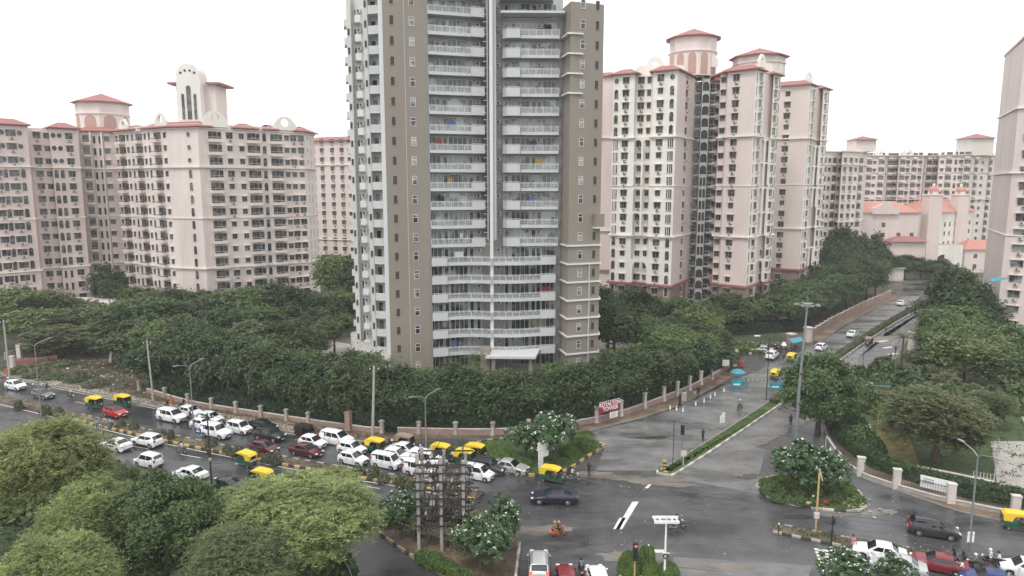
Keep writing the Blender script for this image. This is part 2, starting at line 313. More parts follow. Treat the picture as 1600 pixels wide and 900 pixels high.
def person_mesh(kind):
    if kind in POSES: return POSES[kind]
    J=pose_joints(kind); names=['hip','chest','neck']; E=[(0,1),(1,2)]; rad={'hip':(.135,.115),'chest':(.15,.12),'neck':.055}
    hd=Vector(J['neck'])+Vector((.02,0,.10)); J['head']=tuple(hd); J['crown']=tuple(hd+Vector((0,0,.10))); names+=['head','crown']; E+=[(2,3),(3,4)]; rad['head']=(.088,.082); rad['crown']=(.07,.066)
    for n in 'lr':
        i=len(names); names+=['hj'+n,'kn'+n,'an'+n,'to'+n]; E+=[(0,i),(i,i+1),(i+1,i+2),(i+2,i+3)]; rad.update({'hj'+n:.095,'kn'+n:.062,'an'+n:.045,'to'+n:.035})
        i=len(names); w_=Vector(J['wr'+n]); e_=Vector(J['el'+n]); d=(w_-e_).normalized(); J['pa'+n]=tuple(w_+d*.07); names+=['sh'+n,'el'+n,'wr'+n,'pa'+n]; E+=[(1,i),(i,i+1),(i+1,i+2),(i+2,i+3)]; rad.update({'sh'+n:.062,'el'+n:.042,'wr'+n:.028,'pa'+n:(.036,.02)})
    me=skinned([J[n] for n in names],E,[rad[n] for n in names])
    base=MB(); base.v=[tuple(v.co) for v in me.vertices]; base.f=[tuple(p.vertices) for p in me.polygons]; Jv={n:Vector(J[n]) for n in names}
    segs=[('hip','chest','shirt'),('chest','neck','shirt'),('neck','head','skin'),('head','crown','skin')]
    for n in 'lr': segs+=[('chest','sh'+n,'shirt'),('hip','hj'+n,'pants'),('hj'+n,'kn'+n,'pants'),('kn'+n,'an'+n,'pants'),('an'+n,'to'+n,'shoe'),('sh'+n,'el'+n,'shirt'),('el'+n,'wr'+n,'skin'),('wr'+n,'pa'+n,'skin')]
    order=['shirt','pants','skin','shoe']; base.m=[]
    for f in base.f:
        c=sum((Vector(base.v[i]) for i in f),Vector())/len(f); best=None
        for a_,b_,k in segs:
            A_,B2=Jv[a_],Jv[b_]; t=max(0,min(1,(c-A_).dot(B2-A_)/(B2-A_).length_squared)); dd=(c-A_.lerp(B2,t)).length
            if a_=='hip' and b_=='chest' and t<.12: k='pants'
            if best is None or dd<best[0]: best=(dd,k)
        base.m.append(order.index(best[1]))
    base.mats=[None]*4
    def addp(mb): 
        b=len(base.v); base.v+=mb.v; base.f+=[tuple(i+b for i in f) for f in mb.f]; base.m+=[2]*len(mb.f)
    for n in 'lr':     # fingers and thumb
        pa=Jv['pa'+n]; d=(pa-Jv['wr'+n]).normalized(); sd_=d.cross(Vector((1,0,.3))).normalized(); up=sd_.cross(d)
        for k in range(4):
            m=MB(); o_=sd_*(-.027+.018*k); l=(.07,.08,.075,.06)[k]; p0=pa+o_-d*.01; p1=pa+o_+d*l*.55-up*.012; p2=pa+o_+d*l*.8-up*.045; m.tube([p0,p1,p2],[.0095,.009,.007],SKIN,6); addp(m)
        m=MB(); m.tube([pa-d*.05+sd_*.025,pa-d*.01+sd_*.055-up*.01,pa+d*.025+sd_*.06-up*.03],[.012,.0105,.008],SKIN,6); addp(m)
    h=Jv['head']; m=MB(); m.tube([h+Vector((.07,0,.02)),h+Vector((.105,0,-.015)),h+Vector((.075,0,-.025))],[.012,.016,.01],SKIN,6); addp(m)
    for s in (-1,1): m=MB(); m.sphere((h.x,h.y+s*.085,h.z),.022,SKIN,8,5); addp(m)
    eye=MB(); 
    for s in (-1,1): eye.sphere((h.x+.078,h.y+s*.032,h.z+.02),.012,HAIR,8,5)
    eye.box(h.x+.07,h.x+.088,h.y-.025,h.y+.025,h.z-.055,h.z-.047,M['red'])
    hair=MB(); hair.sphere((h.x-.012,h.y,h.z+.055),.105,HAIR,12,6,squash=.95,half=True); hair.sphere((h.x-.035,h.y,h.z+.03),.088,HAIR,12,8)
    helm=MB(); helm.sphere((h.x-.0,h.y,h.z+.04),.14,HAIR,14,9); POSES[kind]=(base,eye,hair,helm); return POSES[kind]
for k_ in ('walk','stand','ride','pillion','sit'): person_mesh(k_)
def text_mesh(s,size,off=.012):
    cu=bpy.data.curves.new('t','FONT'); cu.body=s; cu.size=size; cu.align_x='CENTER'; cu.align_y='CENTER'; cu.extrude=.01; cu.offset=off; ob=bpy.data.objects.new('t',cu); COL.objects.link(ob); dg=bpy.context.evaluated_depsgraph_get(); me=bpy.data.meshes.new_from_object(ob.evaluated_get(dg)); bpy.data.objects.remove(ob); me.materials.clear(); me.materials.append(M['white']); return me
TXT={s:text_mesh(s,.80,.02) for s in ('ROYALTON','TOWER')}
def text(s,size,parent,loc,rx=math.pi/2,rz=0,m='white',name='lettering',sx=1.):
    q=link(name,TXT[s],parent); q.location=loc; q.rotation_euler=(rx,0,rz); q.scale=(sx,1,1); return q
# ------------------------------------------------------------------ facade pieces (local: x along wall, -y outwards, z=0 at the floor line)
def p_win(w=1.3,h=1.35,sill=.9,ac=1,shade=1,fr='frame',gl='dkglass',mull=1):
    f=MB(); m=M[fr]; t=.07
    f.box(-w/2-t,-w/2,-.07,.02,sill-t,sill+h+t,m); f.box(w/2,w/2+t,-.07,.02,sill-t,sill+h+t,m)
    f.box(-w/2,w/2,-.07,.02,sill+h,sill+h+t,m); f.box(-w/2,w/2,-.10,.02,sill-t,sill,m)
    for k in range(mull):
        x=-w/2+w*(k+1)/(mull+1); f.box(x-.03,x+.03,-.05,.02,sill,sill+h,m)
    if shade: f.box(-w/2-.2,w/2+.2,-.6,.015,sill+h+t+.02,sill+h+t+.12,M['cream'])
    g=MB().box(-w/2,w/2,-.03,.015,sill,sill+h,M[gl])
    L_=[('window',f),('pane',g)]
    if ac:
        a=MB(); a.rbox((.1*w,-.27,sill-.45),(.78,.44,.56),M['ac'],.03); a.cyl((.1*w-.05,-.50,sill-.45),.2,.02,M['acg'],'y',12); a.box(.1*w-.4,.1*w+.4,-.42,.01,sill-.8,sill-.75,M['trim'])
        L_.append(('air_conditioner',a))
    return L_
def archpoly(w,h,n=10,x0=0,z0=0):
    r=w/2; pts=[(x0-r,z0),(x0+r,z0)]
    for i in range(n+1): a=math.pi*i/n; pts.append((x0+r*math.cos(a),z0+h-r+r*math.sin(a)))
    return pts
def platexz(mb,poly,y0,y1,m):     # poly in x,z (counterclockwise seen from -y)
    n=len(poly); vs=[(p[0],y0,p[1]) for p in poly]+[(p[0],y1,p[1]) for p in poly]
    mb.add(vs,[tuple(range(n)),tuple(range(n,2*n))[::-1]]+[(i,n+i,n+(i+1)%n,(i+1)%n) for i in range(n)],m)
def ringxz(mb,a,b,y0,y1,m):       # ring between outer a and inner b, same count
    n=len(a)
    vs=[(p[0],y0,p[1]) for p in a]+[(p[0],y0,p[1]) for p in b]+[(p[0],y1,p[1]) for p in a]+[(p[0],y1,p[1]) for p in b]
    fs=[]
    for i in range(n):
        j=(i+1)%n; fs+= [(i,j,n+j,n+i),(2*n+i,3*n+i,3*n+j,2*n+j),(i,2*n+i,2*n+j,j),(n+i,n+j,3*n+j,3*n+i)]
    mb.add(vs,fs,m)
def p_arch(w=.8,h=1.9,sill=.5,fr='cream',gl='dkglass'):
    f=MB(); ringxz(f,archpoly(w+.24,h+.24,10,0,sill-.12),archpoly(w,h,10,0,sill),-.09,.02,M[fr])
    g=MB(); platexz(g,archpoly(w,h,10,0,sill),-.03,.01,M[gl]); return [('arched_window',f),('pane',g)]
def p_round(r=.55,z=1.6,fr='cream'):
    a=[(1.2*r*math.cos(t*math.pi/8),z+1.35*r*math.sin(t*math.pi/8)) for t in range(16)]; b=[(r*math.cos(t*math.pi/8),z+1.15*r*math.sin(t*math.pi/8)) for t in range(16)]
    f=MB(); ringxz(f,a,b,-.09,.02,M[fr]); g=MB(); platexz(g,b,-.03,.01,M['dkglass']); return [('round_window',f),('pane',g)]
def p_slit(w=.5,h=2.0,sill=.4,fr='ivory'):
    f=MB(); 
    for s in (-1,1): f.box(s*w/2-.06,s*w/2+.06,-.12,.02,sill,sill+h,M[fr])
    f.box(-w/2-.06,w/2+.06,-.12,.02,sill+h,sill+h+.1,M[fr]); f.box(-w/2-.1,w/2+.1,-.16,.02,sill-.1,sill,M[fr])
    g=MB().box(-w/2+.06,w/2-.06,-.03,.01,sill,sill+h,M['void']); return [('slot_window',f),('pane',g)]
def p_bal(w=2.6,d=1.1,m='cream',solid=.55,door=1.5,rail=True,gl='dkglass'):
    s=MB(); s.box(-w/2,w/2,-d,.02,-.16,.0,M[m])
    s.box(-w/2,w/2,-d,-d+.08,0,solid,M[m]); s.box(-w/2,-w/2+.08,-d+.08,0,0,solid,M[m]); s.box(w/2-.08,w/2,-d+.08,0,0,solid,M[m])
    r=MB()
    n=max(3,int(w/.28))
    for k in range(n+1):
        x=-w/2+.04+(w-.08)*k/n; r.box(x-.02,x+.02,-d+.02,-d+.06,solid,1.0,M['iron'] if rail else M[m])
    r.box(-w/2,w/2,-d,-d+.08,1.0,1.07,M[m])
    g=MB(); g.box(-door/2-.1*w,door/2-.1*w,-.03,.01,.02,2.45,M[gl]); g.box(w*.26,w*.26+.95,-.03,.01,.7,2.4,M[gl])
    g.box(-door/2-.1*w-.06,-door/2-.1*w,-.06,.01,.02,2.2,M['frame']); g.box(door/2-.1*w,door/2-.1*w+.06,-.06,.01,.02,2.2,M['frame']); g.box(-.1*w-.03,-.1*w+.03,-.05,.01,.02,2.2,M['frame'])
    return [('balcony',s),('railing',r),('door',g)]
def p_glaz(w=2.,h=2.3,sill=.08,n=2,gl='brglass'):
    f=MB(); m=M['wframe']; t=.06
    for k in range(n+1): x=-w/2+w*k/n; f.box(x-t/2,x+t/2,-.08,.02,sill,sill+h,m)
    f.box(-w/2,w/2,-.081,.019,sill-.05,sill+.03,m); f.box(-w/2,w/2,-.081,.019,sill+h-.03,sill+h+.05,m)
    g=MB().box(-w/2,w/2,-.03,.01,sill,sill+h,M[gl]); return [('window',f),('pane',g)]
def p_acu():
    a=MB(); a.rbox((0,-.28,1.9),(.8,.42,.6),M['ac'],.03); b=MB(); b.cyl((-.05,-.505,1.9),.22,.02,M['acg'],'y',12); return [('air_conditioner',a),('fan_grille',b)]
def p_dark(w=.55,h=1.25,sill=.9,lite=False):
    f=MB(); m=M['wframe'] if lite else M['frame']
    ow=w/2+.05
    f.box(-ow,-w/2,-.05,.02,sill,sill+h,m); f.box(w/2,ow,-.05,.02,sill,sill+h,m); f.box(-ow,ow,-.05,.02,sill+h,sill+h+.05,m); f.box(-ow,ow,-.07,.02,sill-.06,sill,m)
    g=MB(); g.box(-w/2,w/2,-.03,.01,sill,sill+h,M['brglass' if lite else 'void'])
    if lite: f.box(-w/2,w/2,-.05,.02,sill+h*.62,sill+h*.68,m)
    return [('window',f),('pane',g)]
PROTO={}
def proto(key,fn,*a,**k):
    if key not in PROTO: PROTO[key]=[(n,mb,mb.mesh(n)) for n,mb in fn(*a,**k)]
    return key
class Bld:
    def __init__(s,name,label,cat='building',origin=(0,0,0)):
        s.root=thing(name,label,cat,origin); s.o=Vector(origin); s.f=[]; s.n=name
    def part(s,name,mb,smooth=False):
        if s.o.length>0: mb.v=[(v[0]-s.o.x,v[1]-s.o.y,v[2]-s.o.z) for v in mb.v]
        return mb.build(name,s.root,smooth)
    def feat(s,key,x,y,z,rz): s.f.append((key,x,y,z,rz))
    def facade(s,p0,p1,zs,cols,inset=0.):
        dx,dy=p1[0]-p0[0],p1[1]-p0[1]; Ln=math.hypot(dx,dy); rz=math.atan2(dy,dx); ux,uy=dx/Ln,dy/Ln; nx,ny=uy,-ux
        for t,key in cols:
            if callable(key): kf=key
            else: kf=lambda k,key=key: key
            for i,z in enumerate(zs):
                k=kf(i)
                if k is None: continue
                d=t*Ln if t<=1 and not isinstance(t,int) else t
                s.feat(k,p0[0]+ux*d-nx*inset,p0[1]+uy*d-ny*inset,z,rz)
    def finish(s,cap=100,maxobj=True):
        by={}
        for f in s.f: by.setdefault(PROTO[f[0]][0][0],[]).append(f)
        for nm,fl in by.items():
            fl.sort(key=lambda f: vdist(f[1],f[2],f[3])+ (0 if True else 0))
            for key,x,y,z,rz in fl[:cap]:
                par=None
                for i,(n,mb,me) in enumerate(PROTO[key]):
                    if i==0:
                        par=link(n,me,s.root); par.location=Vector((x,y,z))-s.o; par.rotation_euler=(0,0,rz)
                    else: link(n,me,par)
            rest=fl[cap:]
            if rest:
                o=MB()
                for key,x,y,z,rz in rest:
                    T=Matrix.Translation((x,y,z))@Matrix.Rotation(rz,4,'Z')
                    for n,mb,me in PROTO[key]:
                        b=len(o.v); c,sn=math.cos(rz),math.sin(rz)
                        o.v+=[(x+v[0]*c-v[1]*sn,y+v[0]*sn+v[1]*c,z+v[2]) for v in mb.v]
                        ks=[o.mi(m) for m in mb.mats]
                        for f,mm in zip(mb.f,mb.m): o.f.append(tuple(i+b for i in f)); o.m.append(ks[mm])
                q=s.part(nm,o); q['kind']='stuff'
def ledge(mb,poly,z,d=.45,h=.3,m='ivory'):
    mb.prism(offset(poly,d),z,z+h,M[m])
def tile_ring(mb,poly,z,out=.8,inn=2.2,rise=1.5,m='tile'):
    a=offset(poly,out); b=offset(poly,-inn); n=len(a)
    A=sum(a[i][0]*a[(i+1)%n][1]-a[(i+1)%n][0]*a[i][1] for i in range(n))
    if A<0: a=a[::-1]; b=b[::-1]
    vs=[(p[0],p[1],z) for p in a]+[(p[0],p[1],z+.22) for p in a]+[(p[0],p[1],z+rise) for p in b]
    fs=[tuple(range(n))[::-1]]+[(i,(i+1)%n,n+(i+1)%n,n+i) for i in range(n)]+[(n+i,n+(i+1)%n,2*n+(i+1)%n,2*n+i) for i in range(n)]+[tuple(2*n+i for i in range(n))]
    mb.add(vs,fs,M[m])
def poly_rot(c,r,n,ph=0): return [(c[0]+r*math.cos(2*math.pi*i/n+ph),c[1]+r*math.sin(2*math.pi*i/n+ph)) for i in range(n)]
def pavilion(B,c,r,z0,z1,n=8,rise=2.6,m='cream',tile='tile',panel='pinkw',ph=0):
    mb=MB(); mb.prism(poly_rot(c,r,n,ph),z0,z1,M[m]); mb.prism(poly_rot(c,r*1.05,n,ph),z0+(z1-z0)*.62,z0+(z1-z0)*.62+.25,M[m])
    for k in range(n):
        a=2*math.pi*(k+.5)/n+ph; rr=r*math.cos(math.pi/n); w=2*r*math.sin(math.pi/n)*.62
        T=Matrix.Translation((c[0]+rr*math.cos(a),c[1]+rr*math.sin(a),z0+.3))@Matrix.Rotation(a+math.pi/2,4,'Z')
        t=MB(); platexz(t,archpoly(w,(z1-z0)*.55,10),-.06,.0,M[panel]); mb.add(t.v,t.f,M[panel],T)
        for q in range(3):
            x=(q-1)*w*.4; t=MB(); t.box(x-.14,x+.14,-.05,0,(z1-z0)*.7,(z1-z0)*.9,M['recess']); mb.add(t.v,t.f,M[m],T)
    B.part('pavilion',mb)
    t=MB(); e=poly_rot(c,r*1.16,n,ph); vs=[(p[0],p[1],z1) for p in e]+[(p[0],p[1],z1+.25) for p in e]+[(c[0],c[1],z1+rise)]
    t.add(vs,[tuple(range(n))[::-1]]+[(i,(i+1)%n,n+(i+1)%n,n+i) for i in range(n)]+[(n+i,n+(i+1)%n,2*n) for i in range(n)],M[tile]); B.part('pavilion_roof',t)
def gable(B,p,rz,w,h,z,m='ivory',hole=True):
    mb=MB(); a=[]; b=[]; n=20
    # bell gable outline as ring round a hole
    out=[]; inn=[]
    for i in range(n):
        t=2*math.pi*i/n; r=w*.17; inn.append((r*math.cos(t),h*.55+r*math.sin(t)))
        x=math.cos(t); y=math.sin(t)
        if y<-.3: out.append((max(-w/2,min(w/2,x/abs(y)*w*.5)),0))
        else: out.append((x*w*.5 if y<.25 else x*w*.40,(h*.45+(h*.55)*y) if y>0 else h*.45*(1+y/.3)))
    ringxz(mb,out,inn,-.25,.25,M[m])
    T=Matrix.Translation((p[0],p[1],z))@Matrix.Rotation(rz,4,'Z'); mb.v=[tuple(T@Vector(v)) for v in mb.v]; B.part('gable',mb)
def dirn(p0,p1):
    d=Vector((p1[0]-p0[0],p1[1]-p0[1])).normalized(); return d,Vector((d.y,-d.x))
def along(p0,p1,t,out=0):
    d,n=dirn(p0,p1); return (p0[0]+(p1[0]-p0[0])*t+n.x*out,p0[1]+(p1[1]-p0[1])*t+n.y*out)
# window kinds
proto('w',p_win,1.5,1.45,.85,1); proto('w2',p_win,1.9,1.4,.85,1); proto('wn',p_win,.8,1.3,.9,0); proto('ws',p_win,1.1,1.2,.95,0); proto('wl',p_win,2.0,1.3,.9,1,1,'frame','brglass')
proto('a',p_arch,.95,2.1,.45); proto('ad',p_arch,.62,2.1,.3,'ivory'); proto('r',p_round); proto('rs',p_round,.4,1.9); proto('s',p_slit); proto('b',p_bal,3.1,1.3,'cream',.6,2.0); proto('bi',p_bal,2.2,1.0,'ivory',.5,1.3)
proto('bc',p_bal,1.9,.9,'lgrey',.3,1.1); proto('d',p_slit,.75,1.9,.3,'cream'); proto('bs',p_bal,1.8,.9,'cream',.6,1.2)
def alt(*ks): return lambda i: ks[i%len(ks)]
def mixk(seed,*ks):
    r=random.Random(seed); T=[r.choice(ks) for _ in range(60)]; return lambda i: T[i%60]
FW=[mixk(i,'w','w','w','ws') for i in range(6)]
# ================================================================== LEFT COMPLEX
FL=3.15; ZL=[FL*k for k in range(15)]; EL=47.4
def wallmass(B,poly,z1,m,base='crimson',zb=0,top='flat'):
    mb=MB(); mb.prism(poly,zb,z1,M[m],M[top]); return mb
# --- corner block
B=Bld('apartment_building','pink apartment block left of the grey tower with its corner forward under a slim belfry','building')
A0=XY(186,189);A1=XY(268,175.5);A2=XY(276,175.2);A3=XY(314,173.2);A4=XY(322,174.2);A5=XY(478,189.5);A6=XY(494,198)
back=[(A6[0]-6,A6[1]+12),(A0[0]+20,A0[1]+28)]
P=[A0,A1,A2,A3,A4,A5,A6]+back
mb=MB(); mb.prism(P,0,EL,M['cream'],M['flat']); B.part('wall',mb)
mb=MB(); mb.prism(offset([A2,A3,along(A2,A3,1,-3),along(A2,A3,0,-3)],.012),.5,12.5,M['cream2']); mb.prism(offset([A2,A3,along(A2,A3,1,-3),along(A2,A3,0,-3)],.012),12.9,25.1,M['cream2']); B.part('corner_panel',mb)
lm=MB()
for z,d in ((12.6,.5),(25.2,.22),(37.8,.5),(EL-.2,.35)): ledge(lm,P,z-.15,d,.28,'cream')
ledge(lm,P,6.3,.2,.2,'cream2'); B.part('ledge',lm)

for q_ in ([along(A0,A1,.55),A1,A2,A3,A4,along(A4,A5,.06),along(A4,A5,.06,-5),along(A2,A3,.5,-6),along(A0,A1,.55,-5)],[along(A0,A1,0),along(A0,A1,.38),along(A0,A1,.38,-5),along(A0,A1,0,-5)],[along(A4,A5,.30),along(A4,A5,.50),along(A4,A5,.50,-5),along(A4,A5,.30,-5)],[along(A4,A5,.60),along(A4,A5,.70),along(A4,A5,.70,-5),along(A4,A5,.60,-5)],[along(A4,A5,.92),A5,A6,along(A4,A5,.92,-6)]):
    rf=MB(); tile_ring(rf,q_,EL+.1,.9,1.8,1.5); B.part('roof',rf)
mb=MB(); mb.prism(offset(P,-.1),EL,EL+.9,M['cream'],M['flat']); B.part('parapet',mb)
q=lambda i:'rs' if i>=12 else 'a'
B.facade(A2,A3,ZL[1:],[(.62,lambda i:'r' if i>=11 else 'a')])
cols=[(.03,'wn'),(.13,'b'),(.25,'wn'),(.34,'a'),(.46,'b'),(.58,'wn'),(.66,'a'),(.80,'b'),(.94,'ws')]
B.facade(A0,A1,ZL,cols)
cols=[(.10,mixk(3,'b','b','b')),(.245,FW[1]),(.36,'ws'),(.47,'b'),(.585,'a'),(.70,'b'),(.815,'ws'),(.885,FW[2]),(.965,FW[3])]
B.facade(A4,A5,ZL,cols)
B.facade(A5,A6,ZL,[(.3,lambda i:'rs' if i>=12 else 's'),(.62,'s')])
gable(B,along(A4,A5,.12,.1),math.atan2(A5[1]-A4[1],A5[0]-A4[0]),6,4,EL+.2); gable(B,along(A4,A5,.80,.1),math.atan2(A5[1]-A4[1],A5[0]-A4[0]),6,3.6,EL+.2)
gable(B,along(A0,A1,.9,.1),math.atan2(A1[1]-A0[1],A1[0]-A0[0]),5,3.6,EL+.2); gable(B,along(A0,A1,.2,.1),math.atan2(A1[1]-A0[1],A1[0]-A0[0]),4,3,EL+.2)
# belfry: slim shaft with round-headed top between two lower wings
c=XY(318,181); mb=MB(); mb.box(c[0]-4.9,c[0]+4.9,c[1]-1,c[1]+6,EL,ZP(135,183),M['cream']); B.part('belfry_wing',mb)
mb=MB(); mb.box(c[0]-6.6,c[0]-3,c[1]-2,c[1]+7,ZP(135,183),ZP(135,183)+.5,M['tile']); B.part('belfry_eave',mb); mb=MB(); mb.box(c[0]+3,c[0]+6.6,c[1]-2,c[1]+7,ZP(135,183),ZP(135,183)+.5,M['tile']); B.part('belfry_eave',mb)
mb=MB(); zt=ZP(101,179)
t=MB(); platexz(t,archpoly(5.8,zt-EL,14,0,0),-2.2,2.2,M['ivory']); mb.add(t.v,t.f,M['ivory'],Matrix.Translation((c[0]-.6,c[1]-1.5,EL))); B.part('belfry',mb)
mb=MB()
for x,h in ((-1.5,6.2),(0,8.2),(1.5,6.2)):
    t=MB(); platexz(t,archpoly(1.1 if x==0 else .7,h,10,x,2.2),-2.28,-2.2,M['dkglass']); mb.add(t.v,t.f,M['dkglass'],Matrix.Translation((c[0]-.6,c[1]-1.5,EL)))
for x in (-1.7,-.6,.6,1.7):
    t=MB(); ps=[(x+.3*math.cos(k*math.pi/6),zt-EL-2.2+(.5 if abs(x)<1 else 0)+.3*math.sin(k*math.pi/6)) for k in range(12)]; platexz(t,ps,-2.27,-2.2,M['void']); mb.add(t.v,t.f,M['void'],Matrix.Translation((c[0]-.6,c[1]-1.5,EL)))
mb.box(c[0]-3,c[0]+2.4,c[1]-3.9,c[1]-3.7,EL+.6,EL+1.4,M['iron']); B.part('belfry_opening',mb)
B.finish()
# --- far-left block with stepped bays
B=Bld('apartment_building','pink apartment block at the left edge with a square tiled pavilion','building')
L0=XY(-70,160);L1=XY(50,170.5);L2=XY(54,175);L3=XY(84,178);L4=XY(85,176.6);L5=XY(128,181);L6=XY(131,187);L7=XY(186,190.5)
P=[L0,L1,L2,L3,L4,L5,L6,L7,(L7[0]+8,L7[1]+20),(L0[0]-5,L0[1]+30)]
mb=MB(); mb.prism(P,0,EL,M['cream2'],M['flat']); B.part('wall',mb)
lm=MB()
for z,d in ((12.6,.5),(25.2,.25),(37.8,.5)): ledge(lm,P,z-.15,d,.28,'ivory')
B.part('ledge',lm)
rf=MB(); tile_ring(rf,[L0,L1,along(L0,L1,1,-5),along(L0,L1,0,-5)],EL+.1,.9,2,1.6); tile_ring(rf,[along(L4,L5,.1),L5,along(L4,L5,1,-5),along(L4,L5,.1,-5)],EL+.1,.9,2,1.6); tile_ring(rf,[L6,L7,along(L6,L7,1,-4),along(L6,L7,0,-4)],EL+.1,.7,1.8,1.4); B.part('roof',rf)
lo=lambda a_,b_:(lambda i:a_ if i>=12 else b_)
hi=lambda i:'r' if i>=12 else ('d' if i<4 else 'a')
B.facade(L0,L1,ZL,[(.1,FW[0]),(.2,hi),(.33,FW[1]),(.45,hi),(.57,'w2'),(.66,hi),(.78,'w2'),(.9,hi)])
B.facade(L2,L3,ZL,[(.35,'w'),(.85,'ws')]); B.facade(L4,L5,ZL,[(.12,hi),(.34,hi),(.68,'w')])
B.facade(L6,L7,ZL,[(.18,'bs'),(.40,'d'),(.56,'d'),(.75,'ws')])
mb=MB()
for t in (.30,.62): p=along(L6,L7,t,.35); mb.box(p[0]-.22,p[0]+.22,p[1]-.22,p[1]+.22,0,EL,M['cream'])
B.part('column',mb)
c=XY(170,198); pavilion(B,c,6.6,EL,ZP(163,198),8,2.9,'cream','tile','rose',math.pi/8)
mb=MB(); g=XY(150,196); mb.prism(poly_rot(g,3.,8),EL,EL+3.2,M['cream2']); B.part('stair_head',mb)
B.finish()
# --- low pink podium at its foot
mb=MB(); c=XY(100,170); mb.box(c[0]-11,c[0]+11,c[1]-5,c[1]+6,0,4.6,M['crimson']); mb.box(c[0]-11.4,c[0]+11.4,c[1]-5.4,c[1]+6.4,4.6,4.9,M['cream2'])
o=mb.build('annexe'); tag(o,'low brick-red annexe among trees at the foot of the leftmost apartment block','annexe')
# --- block between corner block and tower
B=Bld('apartment_building','narrow pink apartment block seen in the gap between the corner block and the grey tower','building')
C0=XY(488,252);C1=XY(552,246);P=[C0,C1,(C1[0]+20,C1[1]+30),(C0[0],C0[1]+20)]
E3=ZP(220,248); mb=MB(); mb.prism(P,0,E3,M['pinkw'],M['flat']); B.part('wall',mb)
lm=MB(); ledge(lm,P,ZP(258,248),.4,.3,'ivory'); ledge(lm,P,ZP(375,248),.4,.3,'ivory'); B.part('ledge',lm); rf=MB(); tile_ring(rf,P,E3,.9,2,1.6); B.part('roof',rf)
B.facade(C0,C1,[3.15*k for k in range(16)],[(.08,'a'),(.27,'w'),(.52,'w'),(.75,'w'),(.93,'ws')]); B.finish()
# ================================================================== RIGHT COMPLEX
FR=2.95; ZR=[.45+FR*k for k in range(20)]; ER=59.5
B=Bld('apartment_building','tall twin apartment block right of the grey tower under a round drum pavilion','building')
a0=XY(955,173);a1=XY(988,170.3);a2=XY(989,172);a3=XY(1015,170);a4=XY(1016,168);a5=XY(1053,165);a6=XY(1077,176);a7=XY(1083,183);a8=XY(1118,182);a9=XY(1119,170.5);b0=XY(1129,169.7);b0b=XY(1130,168.2);b1=XY(1172,163.8);b2=XY(1185,167.6);b3=XY(1188,170.5);b4=XY(1199,173.5);b5=XY(1200,171.5);b6=XY(1211,174.5)
P=[a0,a1,a2,a3,a4,a5,a6,a7,a8,a9,b0,b0b,b1,b2,b3,b4,b5,b6,(b6[0]-6,b6[1]+16),(a0[0]+8,a0[1]+28)]
mb=MB(); mb.prism(P,0,ER,M['ivory'],M['flat'])
B.part('wall',mb)
mb=MB()   # rose-coloured walls: side of the left tower, blank front of the right tower, and the core
def skin_(p0,p1,z0,z1,m,t=.012,t0=0,t1=1):
    q0=along(p0,p1,t0);q1=along(p0,p1,t1); q=MB(); q.prism([q0,q1,along(p0,p1,t1,t),along(p0,p1,t0,t)][::-1],z0,z1,M[m]); B.part('base_wall' if z1<12 else 'core_wall' if m=='core' else 'painted_wall',q)
skin_(a5,a6,9.4,ER-.1,'pinkw'); skin_(b0b,b1,9.4,ER-.1,'pinkw'); skin_(a9,b0,9.4,ER-.1,'pinkw'); skin_(b3,b4,9.4,ER-.1,'cream2'); skin_(a7,a8,.5,ER-.1,'core')
mb=MB()
for p0,p1 in ((a0,a1),(a2,a3),(a4,a5),(a5,a6),(a9,b0),(b0b,b1),(b1,b2),(b3,b4),(b5,b6)): skin_(p0,p1,.1,9.1,'plinth',.016)
lm=MB(); ledge(lm,P,44.5,.55,.32); ledge(lm,P,21.0,.55,.32); ledge(lm,P,33.1,.18,.2); B.part('ledge',lm); lm=MB(); ledge(lm,P,9.1,.6,.5,'crimson'); B.part('base_ledge',lm)
rf=MB()
for q in ([a0,a1,along(a0,a1,1,-5),along(a0,a1,0,-5)],[a4,a5,a6,(a6[0]-8,a6[1]+2)],[b0b,b1,b2,(b2[0]-3,b2[1]+8),(b0b[0]-1,b0b[1]+7)],[b5,b6,(b6[0]-4,b6[1]+8),(b5[0]-3,b5[1]+5)],[along(a7,a8,.7),a8,(a8[0]+1,a8[1]+5),(a8[0]-3,a8[1]+5)]): tile_ring(rf,q,ER,.9,1.6,1.5)
B.part('roof',rf)
sd=lambda i:('r' if i==19 else 'a' if i>=15 else 's' if i>=7 else 'a')
B.facade(a0,a1,ZR,[(.16,sd),(.60,FW[0])]); 
for t in (.10,.24): B.facade(a0,a1,ZR[7:15],[(t,'s')])
B.facade(a2,a3,ZR,[(.35,lambda i:FW[1](i)),(.82,'wn')])
B.facade(a4,a5,ZR,[(.32,FW[2]),(.80,sd)]); B.facade(a4,a5,ZR[7:15],[(.72,'s'),(.88,'s')])
B.facade(a5,a6,ZR,[(.60,FW[3])]); B.facade(a9,b0,ZR,[(.5,'ws')]); B.facade(b0b,b1,ZR,[(.32,FW[4])])
B.facade(b1,b2,ZR,[(.18,lambda i:'ad'),(.66,'w')]); B.facade(b3,b4,ZR[:6],[(.5,'wn')]); B.facade(b5,b6,ZR,[(.35,'w'),(.82,'ad')])
